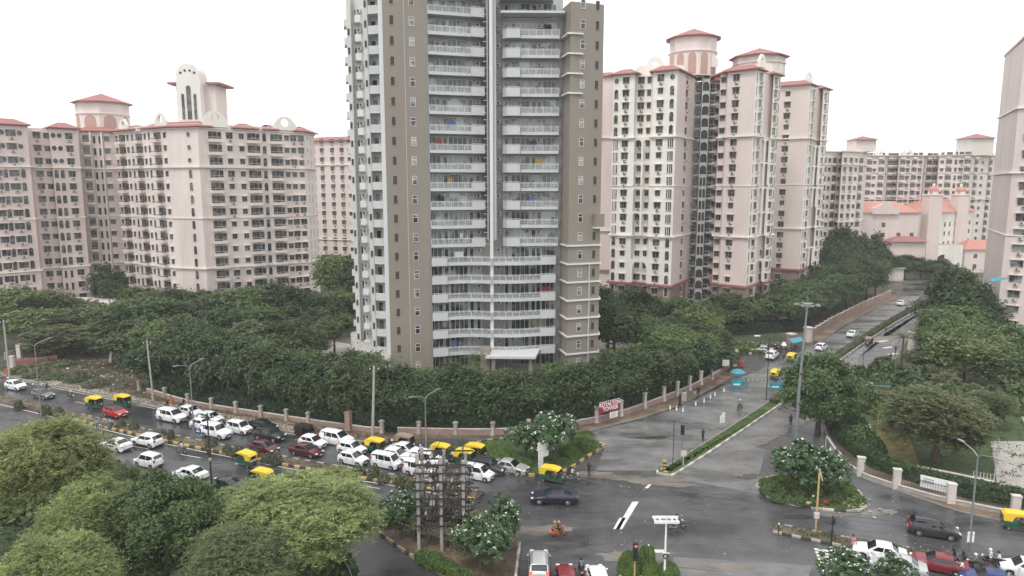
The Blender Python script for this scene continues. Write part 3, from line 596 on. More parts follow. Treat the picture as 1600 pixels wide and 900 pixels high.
# arcade screens across the recesses
def screen(p0,p1,z0,z1,n,m='ivory'):
    d,nn=dirn(p0,p1); W=math.hypot(p1[0]-p0[0],p1[1]-p0[1]); h=z1-z0; t=MB(); w=W/n
    for k in range(n):
        x0=k*w; xc=x0+w/2; r=w*.40; pts=[]; N_=8
        # left pier, right pier, spandrel
        t.box(x0,xc-r,-.0,.3,0,h,M[m]); t.box(xc+r,x0+w,-.0,.3,0,h,M[m])
        for i in range(N_):
            u0,u1=math.pi*i/N_,math.pi*(i+1)/N_
            xa,xb=xc+r*math.cos(u0),xc+r*math.cos(u1); za,zb_=h-r-.3+r*math.sin(u0),h-r-.3+r*math.sin(u1)
            vs=[(xb,0,zb_),(xa,0,za),(xa,0,h),(xb,0,h),(xb,.3,zb_),(xa,.3,za),(xa,.3,h),(xb,.3,h)]
            t.add(vs,[(0,1,2,3),(7,6,5,4),(0,4,5,1),(3,2,6,7)],M[m])
    T=Matrix.Translation((p0[0],p0[1],z0))@Matrix.Rotation(math.atan2(d.y,d.x),4,'Z'); t.v=[tuple(T@Vector(v)) for v in t.v]; B.part('arcade',t)
for z0,z1 in ((39.0,44.4),(33.4,38.9),(27.2,33.0),(21.4,27.1)): screen(a1,a4,z0,z1,2); 
for z0,z1 in ((39.0,44.4),(33.4,38.9),(27.2,33.0),(21.4,27.1)): screen(b2,b5,z0,z1,2)
screen(a1,a4,9.7,15.4,1); screen(b2,b5,9.7,15.4,1)
# core: curved white spine of stacked arches between balconies
s0=along(a7,a8,.20,3.2); s1=along(a7,a8,.52,3.2); mb=MB(); mb.prism([s0,s1,along(a7,a8,.52,0),along(a7,a8,.20,0)],0,ER+3,M['grey']); B.part('spine',mb)
gable(B,((s0[0]+s1[0])/2,s0[1]),math.atan2(s1[1]-s0[1],s1[0]-s0[0]),5.5,3.8,ER+3,'cream')
proto('sa',p_arch,1.7,2.2,.3,'lgrey','void'); proto('sb',p_arch,.7,2.2,.3,'lgrey','void')
B.facade(s0,s1,ZR[12:]+[ZR[-1]+FR],[(.5,'sa')]); B.facade(s0,s1,ZR[:5],[(.5,'sa')]); B.facade(s0,s1,ZR[5:12],[(.28,'sb'),(.72,'sb')])
B.facade(a7,a8,ZR,[(.08,'bc'),(.72,'bc'),(.93,'wn')]); B.facade(a6,a7,ZR,[(.6,'wn')])
c=XY(1075,184); pavilion(B,c,6.0,ER+1,ZP(63,184),12,2.9,'cream','tile','rose')
mb=MB(); c=XY(1022,182); mb.box(c[0]-5,c[0]+7,c[1]-3,c[1]+3,ER,ER+3.4,M['ivory']); B.part('roof_room',mb)
gable(B,XY(1018,179),0,5.5,5,ER+.6); 
c=XY(1176,178); pavilion(B,c,6.2,ER+.5,ZP(92,178),8,2.6,'cream','tile','ivory',math.pi/8); gable(B,along(b1,b2,.9,-.5),math.atan2(b2[1]-b1[1],b2[0]-b1[0])*.8,2.8,3.,ER+1)
B.finish()
# wing seen behind, between the tower and the twin block
B=Bld('apartment_building','plain pink apartment wing showing between the taupe tower end and the twin block','building')
P=[XY(925,186),XY(962,184),XY(966,196),XY(925,200)]; mb=MB(); mb.prism(P,0,ZP(120,185),M['pinkw'],M['flat']); B.part('wall',mb); lm=MB(); ledge(lm,P,ZP(216,185),.5,.3); ledge(lm,P,ZP(361,185),.5,.3); B.part('ledge',lm); lm=MB(); ledge(lm,P,ZP(424,185),.5,.5,'crimson'); B.part('base_ledge',lm)
rf=MB(); tile_ring(rf,P,ZP(120,185),.8,1.8,1.4); B.part('roof',rf); B.facade(P[0],P[1],ZR[:19],[(.12,'w')]); B.finish()
# third tower
B=Bld('apartment_building','pink tiled apartment tower standing right of and behind the twin block','building')
c0=XY(1200,197);c1=XY(1256,192);c2=XY(1265,196);c2b=XY(1266,198.5);c3b=XY(1276,202);c3=XY(1277,199.5);c4=XY(1287,203.5); P=[c0,c1,c2,c2b,c3b,c3,c4,(c4[0]-5,c4[1]+14),(c0[0],c0[1]+16)]; E4=ZP(133,193)
mb=MB(); mb.prism(P,0,E4,M['ivory'],M['flat']); B.part('wall',mb); skin_(c0,c1,10.2,E4-.1,'pinkw'); skin_(c2b,c3b,10.2,E4-.1,'cream2'); skin_(c0,c1,.1,9.8,'plinth',.016); skin_(c1,c2,.1,9.8,'plinth',.016); skin_(c3,c4,.1,9.8,'plinth',.016)
lm=MB(); ledge(lm,P,ZP(217,193),.55,.32); ledge(lm,P,ZP(358,193),.55,.32); ledge(lm,P,ZP(289,193),.18,.2); B.part('ledge',lm); lm=MB(); ledge(lm,P,9.8,.6,.5,'crimson'); B.part('base_ledge',lm)
rf=MB(); tile_ring(rf,[c0,c1,c2,(c2[0]-3,c2[1]+9),(c0[0],c0[1]+9)],E4,.9,2,1.6); tile_ring(rf,[c3,c4,(c4[0]-4,c4[1]+9),(c3[0]-3,c3[1]+6)],E4,.9,1.6,1.4); B.part('roof',rf)
gable(B,along(c1,c2,1,-2),.3,2.5,3.2,E4+1)
zz=[.45+FR*k for k in range(20)]; B.facade(c0,c1,zz,[(.10,'ws'),(.42,FW[5])]); B.facade(c1,c2,zz,[(.2,'ad'),(.7,'w')]); B.facade(c3,c4,zz,[(.4,'w'),(.85,'ad')])
for z0,z1 in ((39.0,44.4),(33.4,38.9),(27.2,33.0),(10.4,16)): screen(c2,c3,z0,z1,2)
B.finish()
# ================================================================== FAR RIGHT BUILDINGS
ZF=[3.1*k for k in range(15)]
B=Bld('apartment_building','cream balcony block with a small tiled pavilion right behind the third pink tower','building')
P=[XY(1280,236),XY(1312,242),XY(1313,236),XY(1346,242),XY(1352,262),XY(1290,262)]; e=ZP(236,238)
mb=MB(); mb.prism(P,0,e,M['far'],M['flat']); B.part('wall',mb); lm=MB(); ledge(lm,P,e-.3,.6,.4,'far'); ledge(lm,P,ZP(258,238),.5,.3,'far'); ledge(lm,P,ZP(347,238),.5,.3,'far'); B.part('ledge',lm)
B.facade(P[0],P[1],ZF[:14],[(.15,'bs'),(.42,'ws'),(.66,'bs'),(.9,'ws')]); B.facade(P[2],P[3],ZF[:14],[(.14,'w'),(.42,'w'),(.66,'ws'),(.88,'bs')])
c=XY(1342,244); mb=MB(); mb.box(c[0]-3.4,c[0]+3.4,c[1]-3,c[1]+4,e,ZP(219,244),M['far']); B.part('pavilion',mb); t=MB(); n=4; pp=[(c[0]-4,c[1]-4),(c[0]+4,c[1]-4),(c[0]+4,c[1]+5),(c[0]-4,c[1]+5)]; z=ZP(219,244); t.add([(x,y,z) for x,y in pp]+[(c[0],c[1],z+1.4)],[(3,2,1,0),(0,1,4),(1,2,4),(2,3,4),(3,0,4)],M['tile']); B.part('pavilion_roof',t)
B.finish()
B=Bld('apartment_building','long cream balcony slab block on the skyline at right, behind the orange-roofed school building','building')
D0=XY(1348,300);D1=XY(1380,298);D2=XY(1382,302);D3=XY(1400,302);D4=XY(1402,298);D5=XY(1440,298);D6=XY(1442,302);D7=XY(1462,302);D8=XY(1464,294);D9=XY(1512,290);E1=XY(1514,296);E2=XY(1572,304); P=[D0,D1,D2,D3,D4,D5,D6,D7,D8,D9,E1,E2,(E2[0],E2[1]+15),(D0[0],D0[1]+18)]; e=ZP(243,298)
mb=MB(); mb.prism(P,0,e,M['far'],M['flat']); B.part('wall',mb); lm=MB(); ledge(lm,P,ZP(312,298),.5,.3,'far'); ledge(lm,P,ZP(270,298),.3,.3,'far'); ledge(lm,P,e-.3,.7,.5,'core'); B.part('ledge',lm)
zf=[3.2*k for k in range(15)]
B.facade(D0,D1,zf,[(.2,'bs'),(.5,'ws'),(.8,'bs')]); B.facade(D2,D3,zf,[(.3,'bs'),(.75,'bs')]); B.facade(D4,D5,zf,[(.12,'bs'),(.36,'w'),(.6,'bs'),(.86,'w')]); B.facade(D6,D7,zf,[(.3,'bs'),(.75,'bs')]); B.facade(D8,D9,zf,[(.1,'ws'),(.3,'bs'),(.55,'a'),(.72,'w'),(.9,'bs')]); B.facade(E1,E2,zf,[(.12,'bs'),(.3,'ws'),(.5,'bs'),(.7,'ws'),(.9,'bs')])
c=XY(1518,300); zt=ZP(217,300); mb=MB(); mb.box(c[0]-5,c[0]+5,c[1]-4,c[1]+5,e,zt,M['far']); B.part('pavilion',mb); t=MB(); pp=[(c[0]-6,c[1]-5),(c[0]+6,c[1]-5),(c[0]+6,c[1]+6),(c[0]-6,c[1]+6)]; t.add([(x,y,zt) for x,y in pp]+[(c[0],c[1],zt+2.2)],[(3,2,1,0),(0,1,4),(1,2,4),(2,3,4),(3,0,4)],M['tile']); B.part('pavilion_roof',t)
gable(B,along(D4,D5,.3,.1),0,5,2.6,e); gable(B,along(D0,D1,.7,.1),0,4,2.4,e)
B.finish()
# school-like low building with orange tiled roofs
B=Bld('school_building','low pink building with orange roofs and two domed turrets at the road end','building')
S0=XY(1345,262);S1=XY(1440,262);S2=XY(1452,258);S3=XY(1478,272);S4=XY(1482,270);S5=XY(1525,290); es=ZP(332,262)
P=[S0,S1,(S1[0]+4,S1[1]+22),(S0[0],S0[1]+22)]; P2=[S1,XY(1452,256),XY(1470,266),(XY(1470,266)[0]-2,290),(S1[0],290)]; P3=[XY(1470,268),XY(1525,290),(XY(1525,290)[0],305),(XY(1470,268)[0],305)]
mb=MB(); mb.prism(P,0,es,M['cream2'],M['flat']); mb.prism(P3,0,es-.4,M['ivory'],M['flat']); B.part('wall',mb); lm=MB(); ledge(lm,P,es-.3,.5,.4,'far'); ledge(lm,P3,es-.6,.5,.4,'far'); ledge(lm,P3,8,.5,.3,'far'); B.part('ledge',lm)
def hip(poly,z,rise,m):
    t=MB(); a_=offset(poly,.8); n=len(a_); A=sum(a_[i][0]*a_[(i+1)%n][1]-a_[(i+1)%n][0]*a_[i][1] for i in range(n)); a_=a_ if A>0 else a_[::-1]
    cx=sum(p[0] for p in a_)/n; cy=sum(p[1] for p in a_)/n; b_=[((p[0]*.45+cx*.55),cy+(p[1]-cy)*.05) for p in a_]
    t.add([(p[0],p[1],z) for p in a_]+[(p[0],p[1],z+rise) for p in b_],[tuple(range(n))[::-1]]+[(i,(i+1)%n,n+(i+1)%n,n+i) for i in range(n)]+[tuple(n+i for i in range(n))],M[m]); return t
B.part('roof',hip(P,es,4,'tileo')); B.part('roof',hip(P3,es-.2,4.2,'tileo'))
for i,(px,Y) in enumerate(((1459,262),(1502,280))):
    c=XY(px,Y); mb=MB(); r=2.3; mb.box(c[0]-r,c[0]+r,c[1]-r,c[1]+r,0,ZP(305,Y),M['cream2']); mb.box(c[0]-r-.3,c[0]+r+.3,c[1]-r-.3,c[1]+r+.3,ZP(305,Y),ZP(305,Y)+.4,M['ivory'])
    for u in (-1,1): mb.cyl((c[0]+u*1.9,c[1]-1.9,ZP(305,Y)+1.0),.35,1.8,M['tileo'],n=8)
    B.part('turret',mb); t=MB(); t.cyl((c[0],c[1],ZP(305,Y)+.9),1.8,1.2,M['cream2'],n=12); t.sphere((c[0],c[1],ZP(305,Y)+1.5),1.9,M['tileo'],14,6,half=True); t.cyl((c[0],c[1],ZP(305,Y)+3.9),.5,1,M['ivory'],n=8); B.part('dome',t,True)
g=MB(); t=MB(); platexz(t,[(-5,0),(5,0),(5,2.3),(1.6,3.6),(1.2,4.6),(-1.2,4.6),(-1.6,3.6),(-5,2.3)],-.5,.5,M['cream2']); c=along(S0,S1,.42,.6); g.add(t.v,t.f,M['cream2'],Matrix.Translation((c[0],c[1],es-.6))); B.part('gable',g)
proto('sw',p_win,1.3,1.6,.6,0,0); B.facade(S0,S1,[2.2,6,9.8,13.6,17.4],[(.42,'sw')]); B.facade(S0,S1,[6,9.8,13.6],[(.68,'sw'),(.9,'sw'),(.12,'sw')]); B.facade(P3[0],P3[1],[9.5,13.4,17],[(.2,'sw'),(.33,'sw'),(.48,'sw'),(.62,'sw'),(.77,'sw'),(.9,'sw')])
mb=MB(); c=XY(1418,258); mb.box(c[0]-6,c[0]+7,c[1]-2.5,c[1]+2,0,13,M['cream2']); B.part('porch_wall',mb); t=hip([(c[0]-6,c[1]-3),(c[0]+7,c[1]-3),(c[0]+7,c[1]+2),(c[0]-6,c[1]+2)],13,1.8,'tile'); B.part('porch_roof',t)
proto('bigarch',p_arch,7,6.5,0,'ivory','void'); B.facade(XY(1462,262),XY(1500,264),[1.0],[(.55,'bigarch')]); mb=MB(); p0=XY(1462,262.3);p1=XY(1514,264.3); mb.prism([p0,p1,(p1[0],p1[1]+6),(p0[0],p0[1]+6)],0,11,M['ivory'],M['flat']); B.part('portico',mb); 
B.finish()
mb=MB(); c=XY(1535,272); mb.box(c[0]-7,c[0]+7,c[1]-4,c[1]+4,0,9,M['pinkw']); B=Bld('low_house','small pink house with an orange roof right of the domed school turrets','house'); B.part('wall',mb); B.part('roof',hip([(c[0]-7,c[1]-4),(c[0]+7,c[1]-4),(c[0]+7,c[1]+4),(c[0]-7,c[1]+4)],9,3.4,'tileo')); B.facade((c[0]-7,c[1]-4),(c[0]+7,c[1]-4),[1,5],[(.3,'sw'),(.7,'sw')]); B.finish()
# right edge tower
B=Bld('apartment_building','tall pink apartment tower cut off by the right edge of the photo','building')
e0=XY(1579,139);e1=XY(1742,127); P=[e0,e1,(e1[0],e1[1]+18),(e0[0]+10,e0[1]+20)]; mb=MB(); et=ZP(57,139); mb.prism(P,0,et,M['pinkw'],M['flat']); B.part('wall',mb)
lm=MB(); ledge(lm,P,ZP(170,139),.45,.32); ledge(lm,P,ZP(271,139),.5,.32); ledge(lm,P,ZP(368,139),.2,.2); B.part('ledge',lm); lm=MB(); ledge(lm,P,et-.2,.3,.5,'pinkw'); B.part('parapet',lm)
zz=[1.1+3.05*k for k in range(18)]; B.facade(e0,e1,zz,[(.15,mixk(5,'w2','w2','wl')),(.43,'a'),(.62,'w2'),(.85,'w')]); B.finish()
ORDF='first second third fourth fifth sixth seventh eighth ninth tenth eleventh twelfth thirteenth fourteenth fifteenth sixteenth seventeenth eighteenth nineteenth'.split()
# ================================================================== GREY TOWER
B=Bld('apartment_tower','tall grey and taupe apartment tower with stacked white balconies, dominating the middle of the photo','building')
FT=3.12; S0z=4.6; ZT=[S0z+FT*k for k in range(-1,21)]; HT=70.
a17=R(17); e1=(math.cos(a17),math.sin(a17)); nn=(e1[1],-e1[0])      # outward normal of the left wing
T0=XY(604,114.); 
def onl(px,back=0.):       # point on the left-wing plane seen at column px
    k=(px-800)/FPX*CP; t=(k*T0[1]-T0[0])/(e1[0]-k*e1[1]); return (T0[0]+e1[0]*t-nn[0]*back,T0[1]+e1[1]*t-nn[1]*back)
T1=onl(670); T2=onl(757)
RY=119.3; U0=XY(786,RY); U1=XY(876,RY+.3); RB=121.3
V0=XY(877.5,120.8); V1=XY(889,116.6); V2=XY(939,118.8)
core0=(onl(757,1.9)[0],onl(757,1.9)[1]); core1=XY(785,RB)
body=[T0,T1,onl(671,1.9),onl(757,1.9),XY(760,121.6),XY(784,121.6),XY(785,RB),XY(877,RB+.2),(XY(877,RB)[0]+.3,140),(T0[0]-2,140),(T0[0]-1.4,118.8)]
mb=MB(); mb.prism(body,0,HT,M['wall2'],M['flat']); B.part('wall',mb)
def sk(p0,p1,z0,z1,m,t=.06):
    q=MB(); q.prism([p0,p1,along(p0,p1,1,t),along(p0,p1,0,t)],z0,z1,M[m]); return q
B.part('clad_wall',sk(T0,T1,.1,HT-.1,'beige',.12)); q=MB(); q.prism([T1,onl(671,1.8),onl(672.5,1.8),(onl(672.5)[0],onl(672.5)[1])],.1,HT-.2,M['dgrey']); B.part('fin_wall',q)
g=MB(); p=along(T0,T1,.485,.13); d,_=dirn(T0,T1); g.cbox((p[0],p[1],HT/2),(.09,.05,HT-1),M['core'],a17); B.part('groove',g)
q=MB(); q.prism([V1,V2,(V2[0]+.2,V2[1]+14),(V0[0]-.4,V0[1]+12),V0],0,ZP(4,117.5),M['beige'],M['flat']); B.part('clad_wall',q)
q=MB(); p=along(V1,V2,.66,.12); q.cbox((p[0],p[1],10),(.16,.3,20),M['core'],math.atan2(V2[1]-V1[1],V2[0]-V1[0])); B.part('downpipe',q)
q=MB(); vv=[V0,V1,V2,(V2[0]+.2,V2[1]+3)]
for k in range(0,7): q=MB(); q.prism([V0,V1,V2,along(V1,V2,1,.28),(V2[0]+.4,V2[1]-.1),along(V1,V2,0,.3),(V1[0]-.3,V1[1]+.1),(V0[0]-.32,V0[1])][::-1] if False else offset([V0,V1,V2,(V2[0]+.1,V2[1]+2),(V0[0]+1,V0[1]+2)],.28),S0z-.3+FT*k,S0z-.06+FT*k,M['lgrey']); B.part('ledge',q)
for k in range(14,18):
    c0_=along(V1,V2,.3,.45); q=MB(); q.prism([V0,(V0[0]-.45,V0[1]-.1),(V1[0]-.5,V1[1]-.3),along(V1,V2,.35,.45),along(V1,V2,.35,0),V1],S0z-.3+FT*k,S0z-.05+FT*k,M['lgrey']); B.part('ledge',q)
q=MB(); p=along(V1,V2,.9,.5); q.cbox((p[0],p[1],S0z+FT*7+.9),(1.6,1.2,2.2),M['beige'],math.atan2(V2[1]-V1[1],V2[0]-V1[0])); q.cbox((p[0],p[1],S0z+FT*7-.3),(1.8,1.4,.25),M['lgrey'],math.atan2(V2[1]-V1[1],V2[0]-V1[0])); B.part('box_window',q)
proto('td',p_dark,.62,1.35,.7,False); proto('tw',p_dark,.72,1.3,.7,True)
B.facade(T0,T1,ZT,[(.20,'td'),(.66,'tw')],-.12); B.facade(V1,V2,ZT[:20],[(.36,'tw'),(.80,'td')],-.01)
# glazing of the wings
proto('g4',p_glaz,3.1,2.35,.06,4); proto('g3',p_glaz,2.2,2.35,.06,3); proto('g2',p_glaz,1.5,2.35,.06,2); proto('g1',p_glaz,.7,2.2,.06,1); proto('acu',p_acu)
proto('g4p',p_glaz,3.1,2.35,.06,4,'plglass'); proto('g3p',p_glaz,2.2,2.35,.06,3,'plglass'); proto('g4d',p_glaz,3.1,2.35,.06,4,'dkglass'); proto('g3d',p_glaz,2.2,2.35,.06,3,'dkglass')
rq=random.Random(21)
def flo(n,tab={}):
    T=[(rq.choice([n+'p',n+'p',n]) if i>13 else rq.choice([n,n+'p',n]) if i>5 else rq.choice([n+'d',n,n+'d'])) for i in range(24)]; return lambda i:T[i]  # paler panes higher up imitate sky reflection in their colour
gm=lambda seed,*k: mixk(seed,*k)
l0=onl(671,1.9); l1=onl(757,1.9)
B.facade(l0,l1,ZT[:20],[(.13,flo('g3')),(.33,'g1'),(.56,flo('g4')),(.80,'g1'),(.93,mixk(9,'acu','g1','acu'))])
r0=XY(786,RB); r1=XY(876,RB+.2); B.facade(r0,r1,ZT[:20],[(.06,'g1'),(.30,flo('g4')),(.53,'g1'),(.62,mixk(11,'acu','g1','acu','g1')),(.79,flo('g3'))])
B.facade(XY(760,121.6),XY(784,121.6),ZT[:20],[(.80,mixk(13,'acu','tw'))],0)
# central shaft
q=MB()
for px,w_ in ((768,.55),): p=XY(px,117.6); q.cbox((p[0],p[1],(HT)/2),(w_,.5,HT),M['lgrey'])
p=XY(763,119.4); q.cbox((p[0],p[1],HT/2+12),(.25,3.4,HT-24),M['dgrey']); p=XY(773.5,119.6); q.cbox((p[0],p[1],HT/2+12),(.5,3.,HT-24),M['grey']); B.part('riser',q)
q=MB()
for k in range(6,20):
    z=S0z+FT*k
    for dz in (0,1.0,2.0): p=XY(760.5,118.4); q.cbox((p[0],p[1],z+dz),(1.0,.12,.08),M['lgrey'])
B.part('service_rungs',q)
def poly_balc(front,back,z,segs,fas=.85,rail=.95,par=None):
    """front/back polylines left to right; segs = list of (i0,i1,kind) over front segments"""
    s=MB(); pl=front+back[::-1]; s.prism(pl,z-.22,z,M['grey'])
    r=MB(); gl=MB()
    for i in range(len(front)-1):
        p0,p1=front[i],front[i+1]; d,n=dirn(p0,p1); a=math.atan2(d.y,d.x); Ln=math.hypot(p1[0]-p0[0],p1[1]-p0[1]); c=((p0[0]+p1[0])/2-n.x*.06,(p0[1]+p1[1])/2-n.y*.06)
        k=segs[i]; top=z+(1.0 if k=='s' else .10)
        s.cbox((c[0]+n.x*.05,c[1]+n.y*.05,(z-.42+top)/2),(Ln+.04,.14,top-(z-.42)),M['balc'],a)
        if k=='r':
            r.cbox((c[0],c[1],z+1.02),(Ln,.07,.07),M['wframe'],a); r.cbox((c[0],c[1],z+.86),(Ln,.05,.05),M['wframe'],a)
            m_=max(1,int(Ln/1.1))
            for j in range(m_+1): q_=along(p0,p1,j/m_,-.06); r.cbox((q_[0],q_[1],z+.55),(.05,.05,.92),M['wframe'],a)
            gl.cbox((c[0],c[1],z+.46),(Ln-.06,.02,.62),M['glassrail'],a)
        else: r.cbox((c[0],c[1],z+1.14),(Ln,.06,.06),M['wframe'],a)
    for p0,p1 in ((back[0],front[0]),(front[-1],back[-1])):
        d,n=dirn(p0,p1); a=math.atan2(d.y,d.x); Ln=math.hypot(p1[0]-p0[0],p1[1]-p0[1]); s.cbox(((p0[0]+p1[0])/2,(p0[1]+p1[1])/2,z+.2),(Ln,.1,1.3),M['balc'],a)
    b=B.part('balcony',s); link('railing',r.mesh('railing'),b); 
    if gl.v: link('glass_panel',gl.mesh('glass_panel'),b)
for k in range(0,20):
    z=S0z+FT*k
    if k>=6:
        poly_balc([onl(673,-.1),onl(737,-.1),onl(738,.0-.35),onl(757,-.35)],[onl(673,1.9),onl(757,1.9)],z,['r','s','s'])
        if z<60: poly_balc([XY(786,RY+.5),XY(792,RY-.4),XY(812,RY-.4),XY(813,RY),XY(872,RY+.2)],[XY(786,RB-.02),XY(872,RB)],z,['s','s','s','r'])
    else:
        fl=[onl(673,-.35),onl(696,-.35),onl(697,-.1)]; pxs=[715,735,752,767]; yy=[onl(715)[1]-.1,onl(735)[1]-.45,onl(752)[1]-1.2,onl(767)[1]-2.2]
        poly_balc(fl+[XY(p,y) for p,y in zip(pxs,yy)],[onl(673,1.9),onl(757,1.9),XY(767,121.4)],z,['s','s','r','r','r','r'])
        poly_balc([XY(769,117.3),XY(790,117.1),XY(812,117.3),XY(845,118.4),XY(846,118.2),XY(869,118.7)],[XY(769,121.4),XY(786,RB),XY(872,RB)],z,['r','r','r','s','s'])
# right wing canopy and roof rooms
q=MB(); zc_=61.0; q.prism([XY(783,RY-1.2),XY(880,RY-1),XY(880,RB),XY(783,RB)],zc_,zc_+.35,M['grey']); q.prism([XY(781,RY-2),XY(862,RY-1.6),XY(862,RB),XY(781,RB)],zc_+2.2,zc_+2.6,M['dgrey']); q.prism([onl(671,-1.2),onl(760,-1.2),onl(757,1.9),onl(671,1.9)],63.6,64.1,M['lgrey']); B.part('roof_slab',q)
# stepped left side with fins and balconies
def pris(pts,z0,z1,m): q=MB(); q.prism(pts,z0,z1,M[m],M['flat']); return q
B.part('side_wall',pris([XY(598,114.3),XY(604,114.05),XY(604,119),XY(597,119)],.0,HT,'grey'))
B.part('side_wall',pris([XY(581,119.5),XY(600,118.9),(T0[0],130),(XY(581,119.5)[0],130)],0,HT,'grey'))
B.part('side_wall',pris([XY(555,125),XY(577,124),(XY(577,124)[0]+2,137),(XY(555,125)[0]+1,137)],0,66,'grey'))
B.part('fin_wall',pris([XY(575,117.6),XY(581.5,117.9),(XY(581.5,117.9)[0]+.6,124),(XY(575,117.6)[0]-.3,124.6)],0,HT,'lgrey'))
B.part('fin_wall',pris([XY(549.5,123.4),XY(556,123.6),(XY(556,123.6)[0]+.5,131),(XY(549.5,123)[0]+.4,131)],0,65,'lgrey'))
proto('sg',p_glaz,.9,2.2,.06,1); proto('sn',p_dark,.3,1.,1.0,False)
B.facade(XY(581.5,119.5),XY(598,119.0),ZT,[(.55,'sg')]); B.facade(XY(556,125),XY(575,124.1),ZT[:20],[(.3,'sg'),(.75,'acu')]); B.facade(XY(575,117.6),XY(581.5,117.9),ZT,[(.45,'sn')]); B.facade(XY(549.5,123.4),XY(556,123.6),ZT[:19],[(.45,'sn')])
for k in range(0,21):
    z=S0z+FT*k; q=MB(); q.prism([XY(582,117.2),XY(599,116.7),XY(599,118.9),XY(582,119.4)],z-.2,z,M['grey'])
    for p0,p1 in ((XY(582,117.2),XY(599,116.7)),(XY(582,119.4),XY(582,117.2))): q.prism([p0,p1,along(p0,p1,1,-.12),along(p0,p1,0,-.12)],z,z+1.1,M['balc'])
    B.part('balcony',q)
    if k<19:
        q=MB(); q.prism([XY(562,123),XY(571,122.8),XY(571,124.2),XY(562,124.7)],z-.2,z,M['grey']); p0,p1=XY(562,123),XY(571,122.8); q.prism([p0,p1,along(p0,p1,1,-.1),along(p0,p1,0,-.1)],z,z+1.,M['lgrey']); B.part('balcony',q)
        q=MB(); q.prism([XY(545.5,126),XY(550,125.8),XY(550,128.5),XY(545.5,128.8)],z-.2,z,M['balc']); p0,p1=XY(545.5,126),XY(550,125.8); q.prism([p0,p1,along(p0,p1,1,-.1),along(p0,p1,0,-.1)],z,z+1.,M['grey']); B.part('balcony',q)
# podium and entrance canopy
q=MB(); q.prism([XY(545,120),XY(600,109),XY(603,113),XY(553,133),XY(540,131)],0,5.2,M['lgrey'],M['flat']); B.part('podium',q)
q=MB(); cv=[XY(757,112.5),XY(838,112.2),XY(846,118.6),XY(752,118.6)]; q.prism(cv,4.7,5.1,M['grey']); B.part('canopy',q)
q=MB()
for px in (770,830): p=XY(px,113.2); q.cbox((p[0],p[1],2.35),(.6,.6,4.7),M['beige'])
p=XY(757,116); q.cbox((p[0],p[1],2.9),(1.6,3,5.8),M['beige']); B.part('porch_column',q)
B.finish()
# things standing and hanging on the balconies
rc=random.Random(77); usedb=set(); CLOTHM=[mat('hung cloth %s'%n,c,.9,var=.1) for n,c in (('red',(.35,.05,.05)),('white',(.6,.6,.58)),('blue',(.08,.14,.3)),('ochre',(.4,.27,.08)),('black',(.03,.03,.03)))]
for k in range(60):
    fl=rc.randrange(0,18); z=S0z+FT*fl; side=rc.random()<.5
    p=onl(rc.uniform(678,732),rc.uniform(.5,.9)) if side else XY(rc.uniform(818,866),RY+rc.uniform(.6,1.1))
    nm='left' if side else 'right'; lab=' on the '+nm+' balconies of the grey tower, '+ORDF[fl]+' floor'
    if (side,fl) in usedb: continue
    usedb.add((side,fl))
    if rc.random()<.5:
        o=thing('laundry',None,None,(p[0],p[1],z),a17 if side else 0); q=MB(); w_=rc.uniform(.5,1.5); q.box(-w_/2,w_/2,-.02,.02,1.0,rc.uniform(1.7,2.0),rc.choice(CLOTHM)); q.build('cloth',o); q=MB(); q.tube([(-w_*.6,0,2.02),(w_*.6,0,2.02)],.015,M['steel'],4); q.build('line',o); tag(o,'laundry hung'+lab,'laundry','laundry on the tower balconies')
    else:
        o=thing('potted_plant',None,None,(p[0],p[1],z),0); q=MB(); q.cyl((0,0,.2),.16,.4,M['tile'],n=8,r2=.22); q.build('pot',o); q=MB()
        for j in range(40):
            a=rc.uniform(0,6.28); r=rc.uniform(.1,.5); h=rc.uniform(.5,1.5); q.add([(0,0,.4),(r*math.cos(a),r*math.sin(a),h),(r*math.cos(a+.5),r*math.sin(a+.5),h*.9)],[(0,1,2)],M['leafm'])
        q.build('foliage',o); tag(o,'potted plant standing'+lab,'plant','plants on the tower balconies')
# ================================================================== GROUND AND ROADS
def sheet(name,pts,z,m,kind='structure'):
    mb=MB(); A=sum(pts[i][0]*pts[(i+1)%len(pts)][1]-pts[(i+1)%len(pts)][0]*pts[i][1] for i in range(len(pts)))
    if A<0: pts=pts[::-1]
    mb.add([(p[0],p[1],z) for p in pts],[tuple(range(len(pts)))],M[m]); o=mb.build(name); o['kind']=kind; return o
def slab(name,pts,z0,z1,m,side=None):
    mb=MB(); mb.prism(pts,z0,z1,M[side or m],M[m]); o=mb.build(name); o['kind']='structure'; return o
def GP(l): return [G(*p) for p in l]
def ext(p,q,d): v=Vector((q[0]-p[0],q[1]-p[1])).normalized(); return (q[0]+v.x*d,q[1]+v.y*d)
def strip(pts,w0,w1):     # polygon between offsets w0 and w1 to the left of a polyline
    A=[];C=[]
    for i,p in enumerate(pts):
        a=Vector(pts[max(i-1,0)][:2]); b=Vector(pts[min(i+1,len(pts)-1)][:2]); d=(b-a).normalized(); n=Vector((-d.y,d.x)); A.append((p[0]+n.x*w0,p[1]+n.y*w0)); C.append((p[0]+n.x*w1,p[1]+n.y*w1))
    return A+C[::-1]
def bez(pts,n=10):       # Catmull-Rom through points
    P_=[Vector(p[:2]) for p in pts]; P_=[P_[0]*2-P_[1]]+P_+[P_[-1]*2-P_[-2]]; out=[]
    for i in range(1,len(P_)-2):
        for k in range(n):
            t=k/n; p0,p1,p2,p3=P_[i-1:i+3]; out.append(tuple(.5*((2*p1)+(p2-p0)*t+(2*p0-5*p1+4*p2-p3)*t*t+(3*p1-p0-3*p2+p3)*t**3)))
    out.append(tuple(P_[-2])); return out
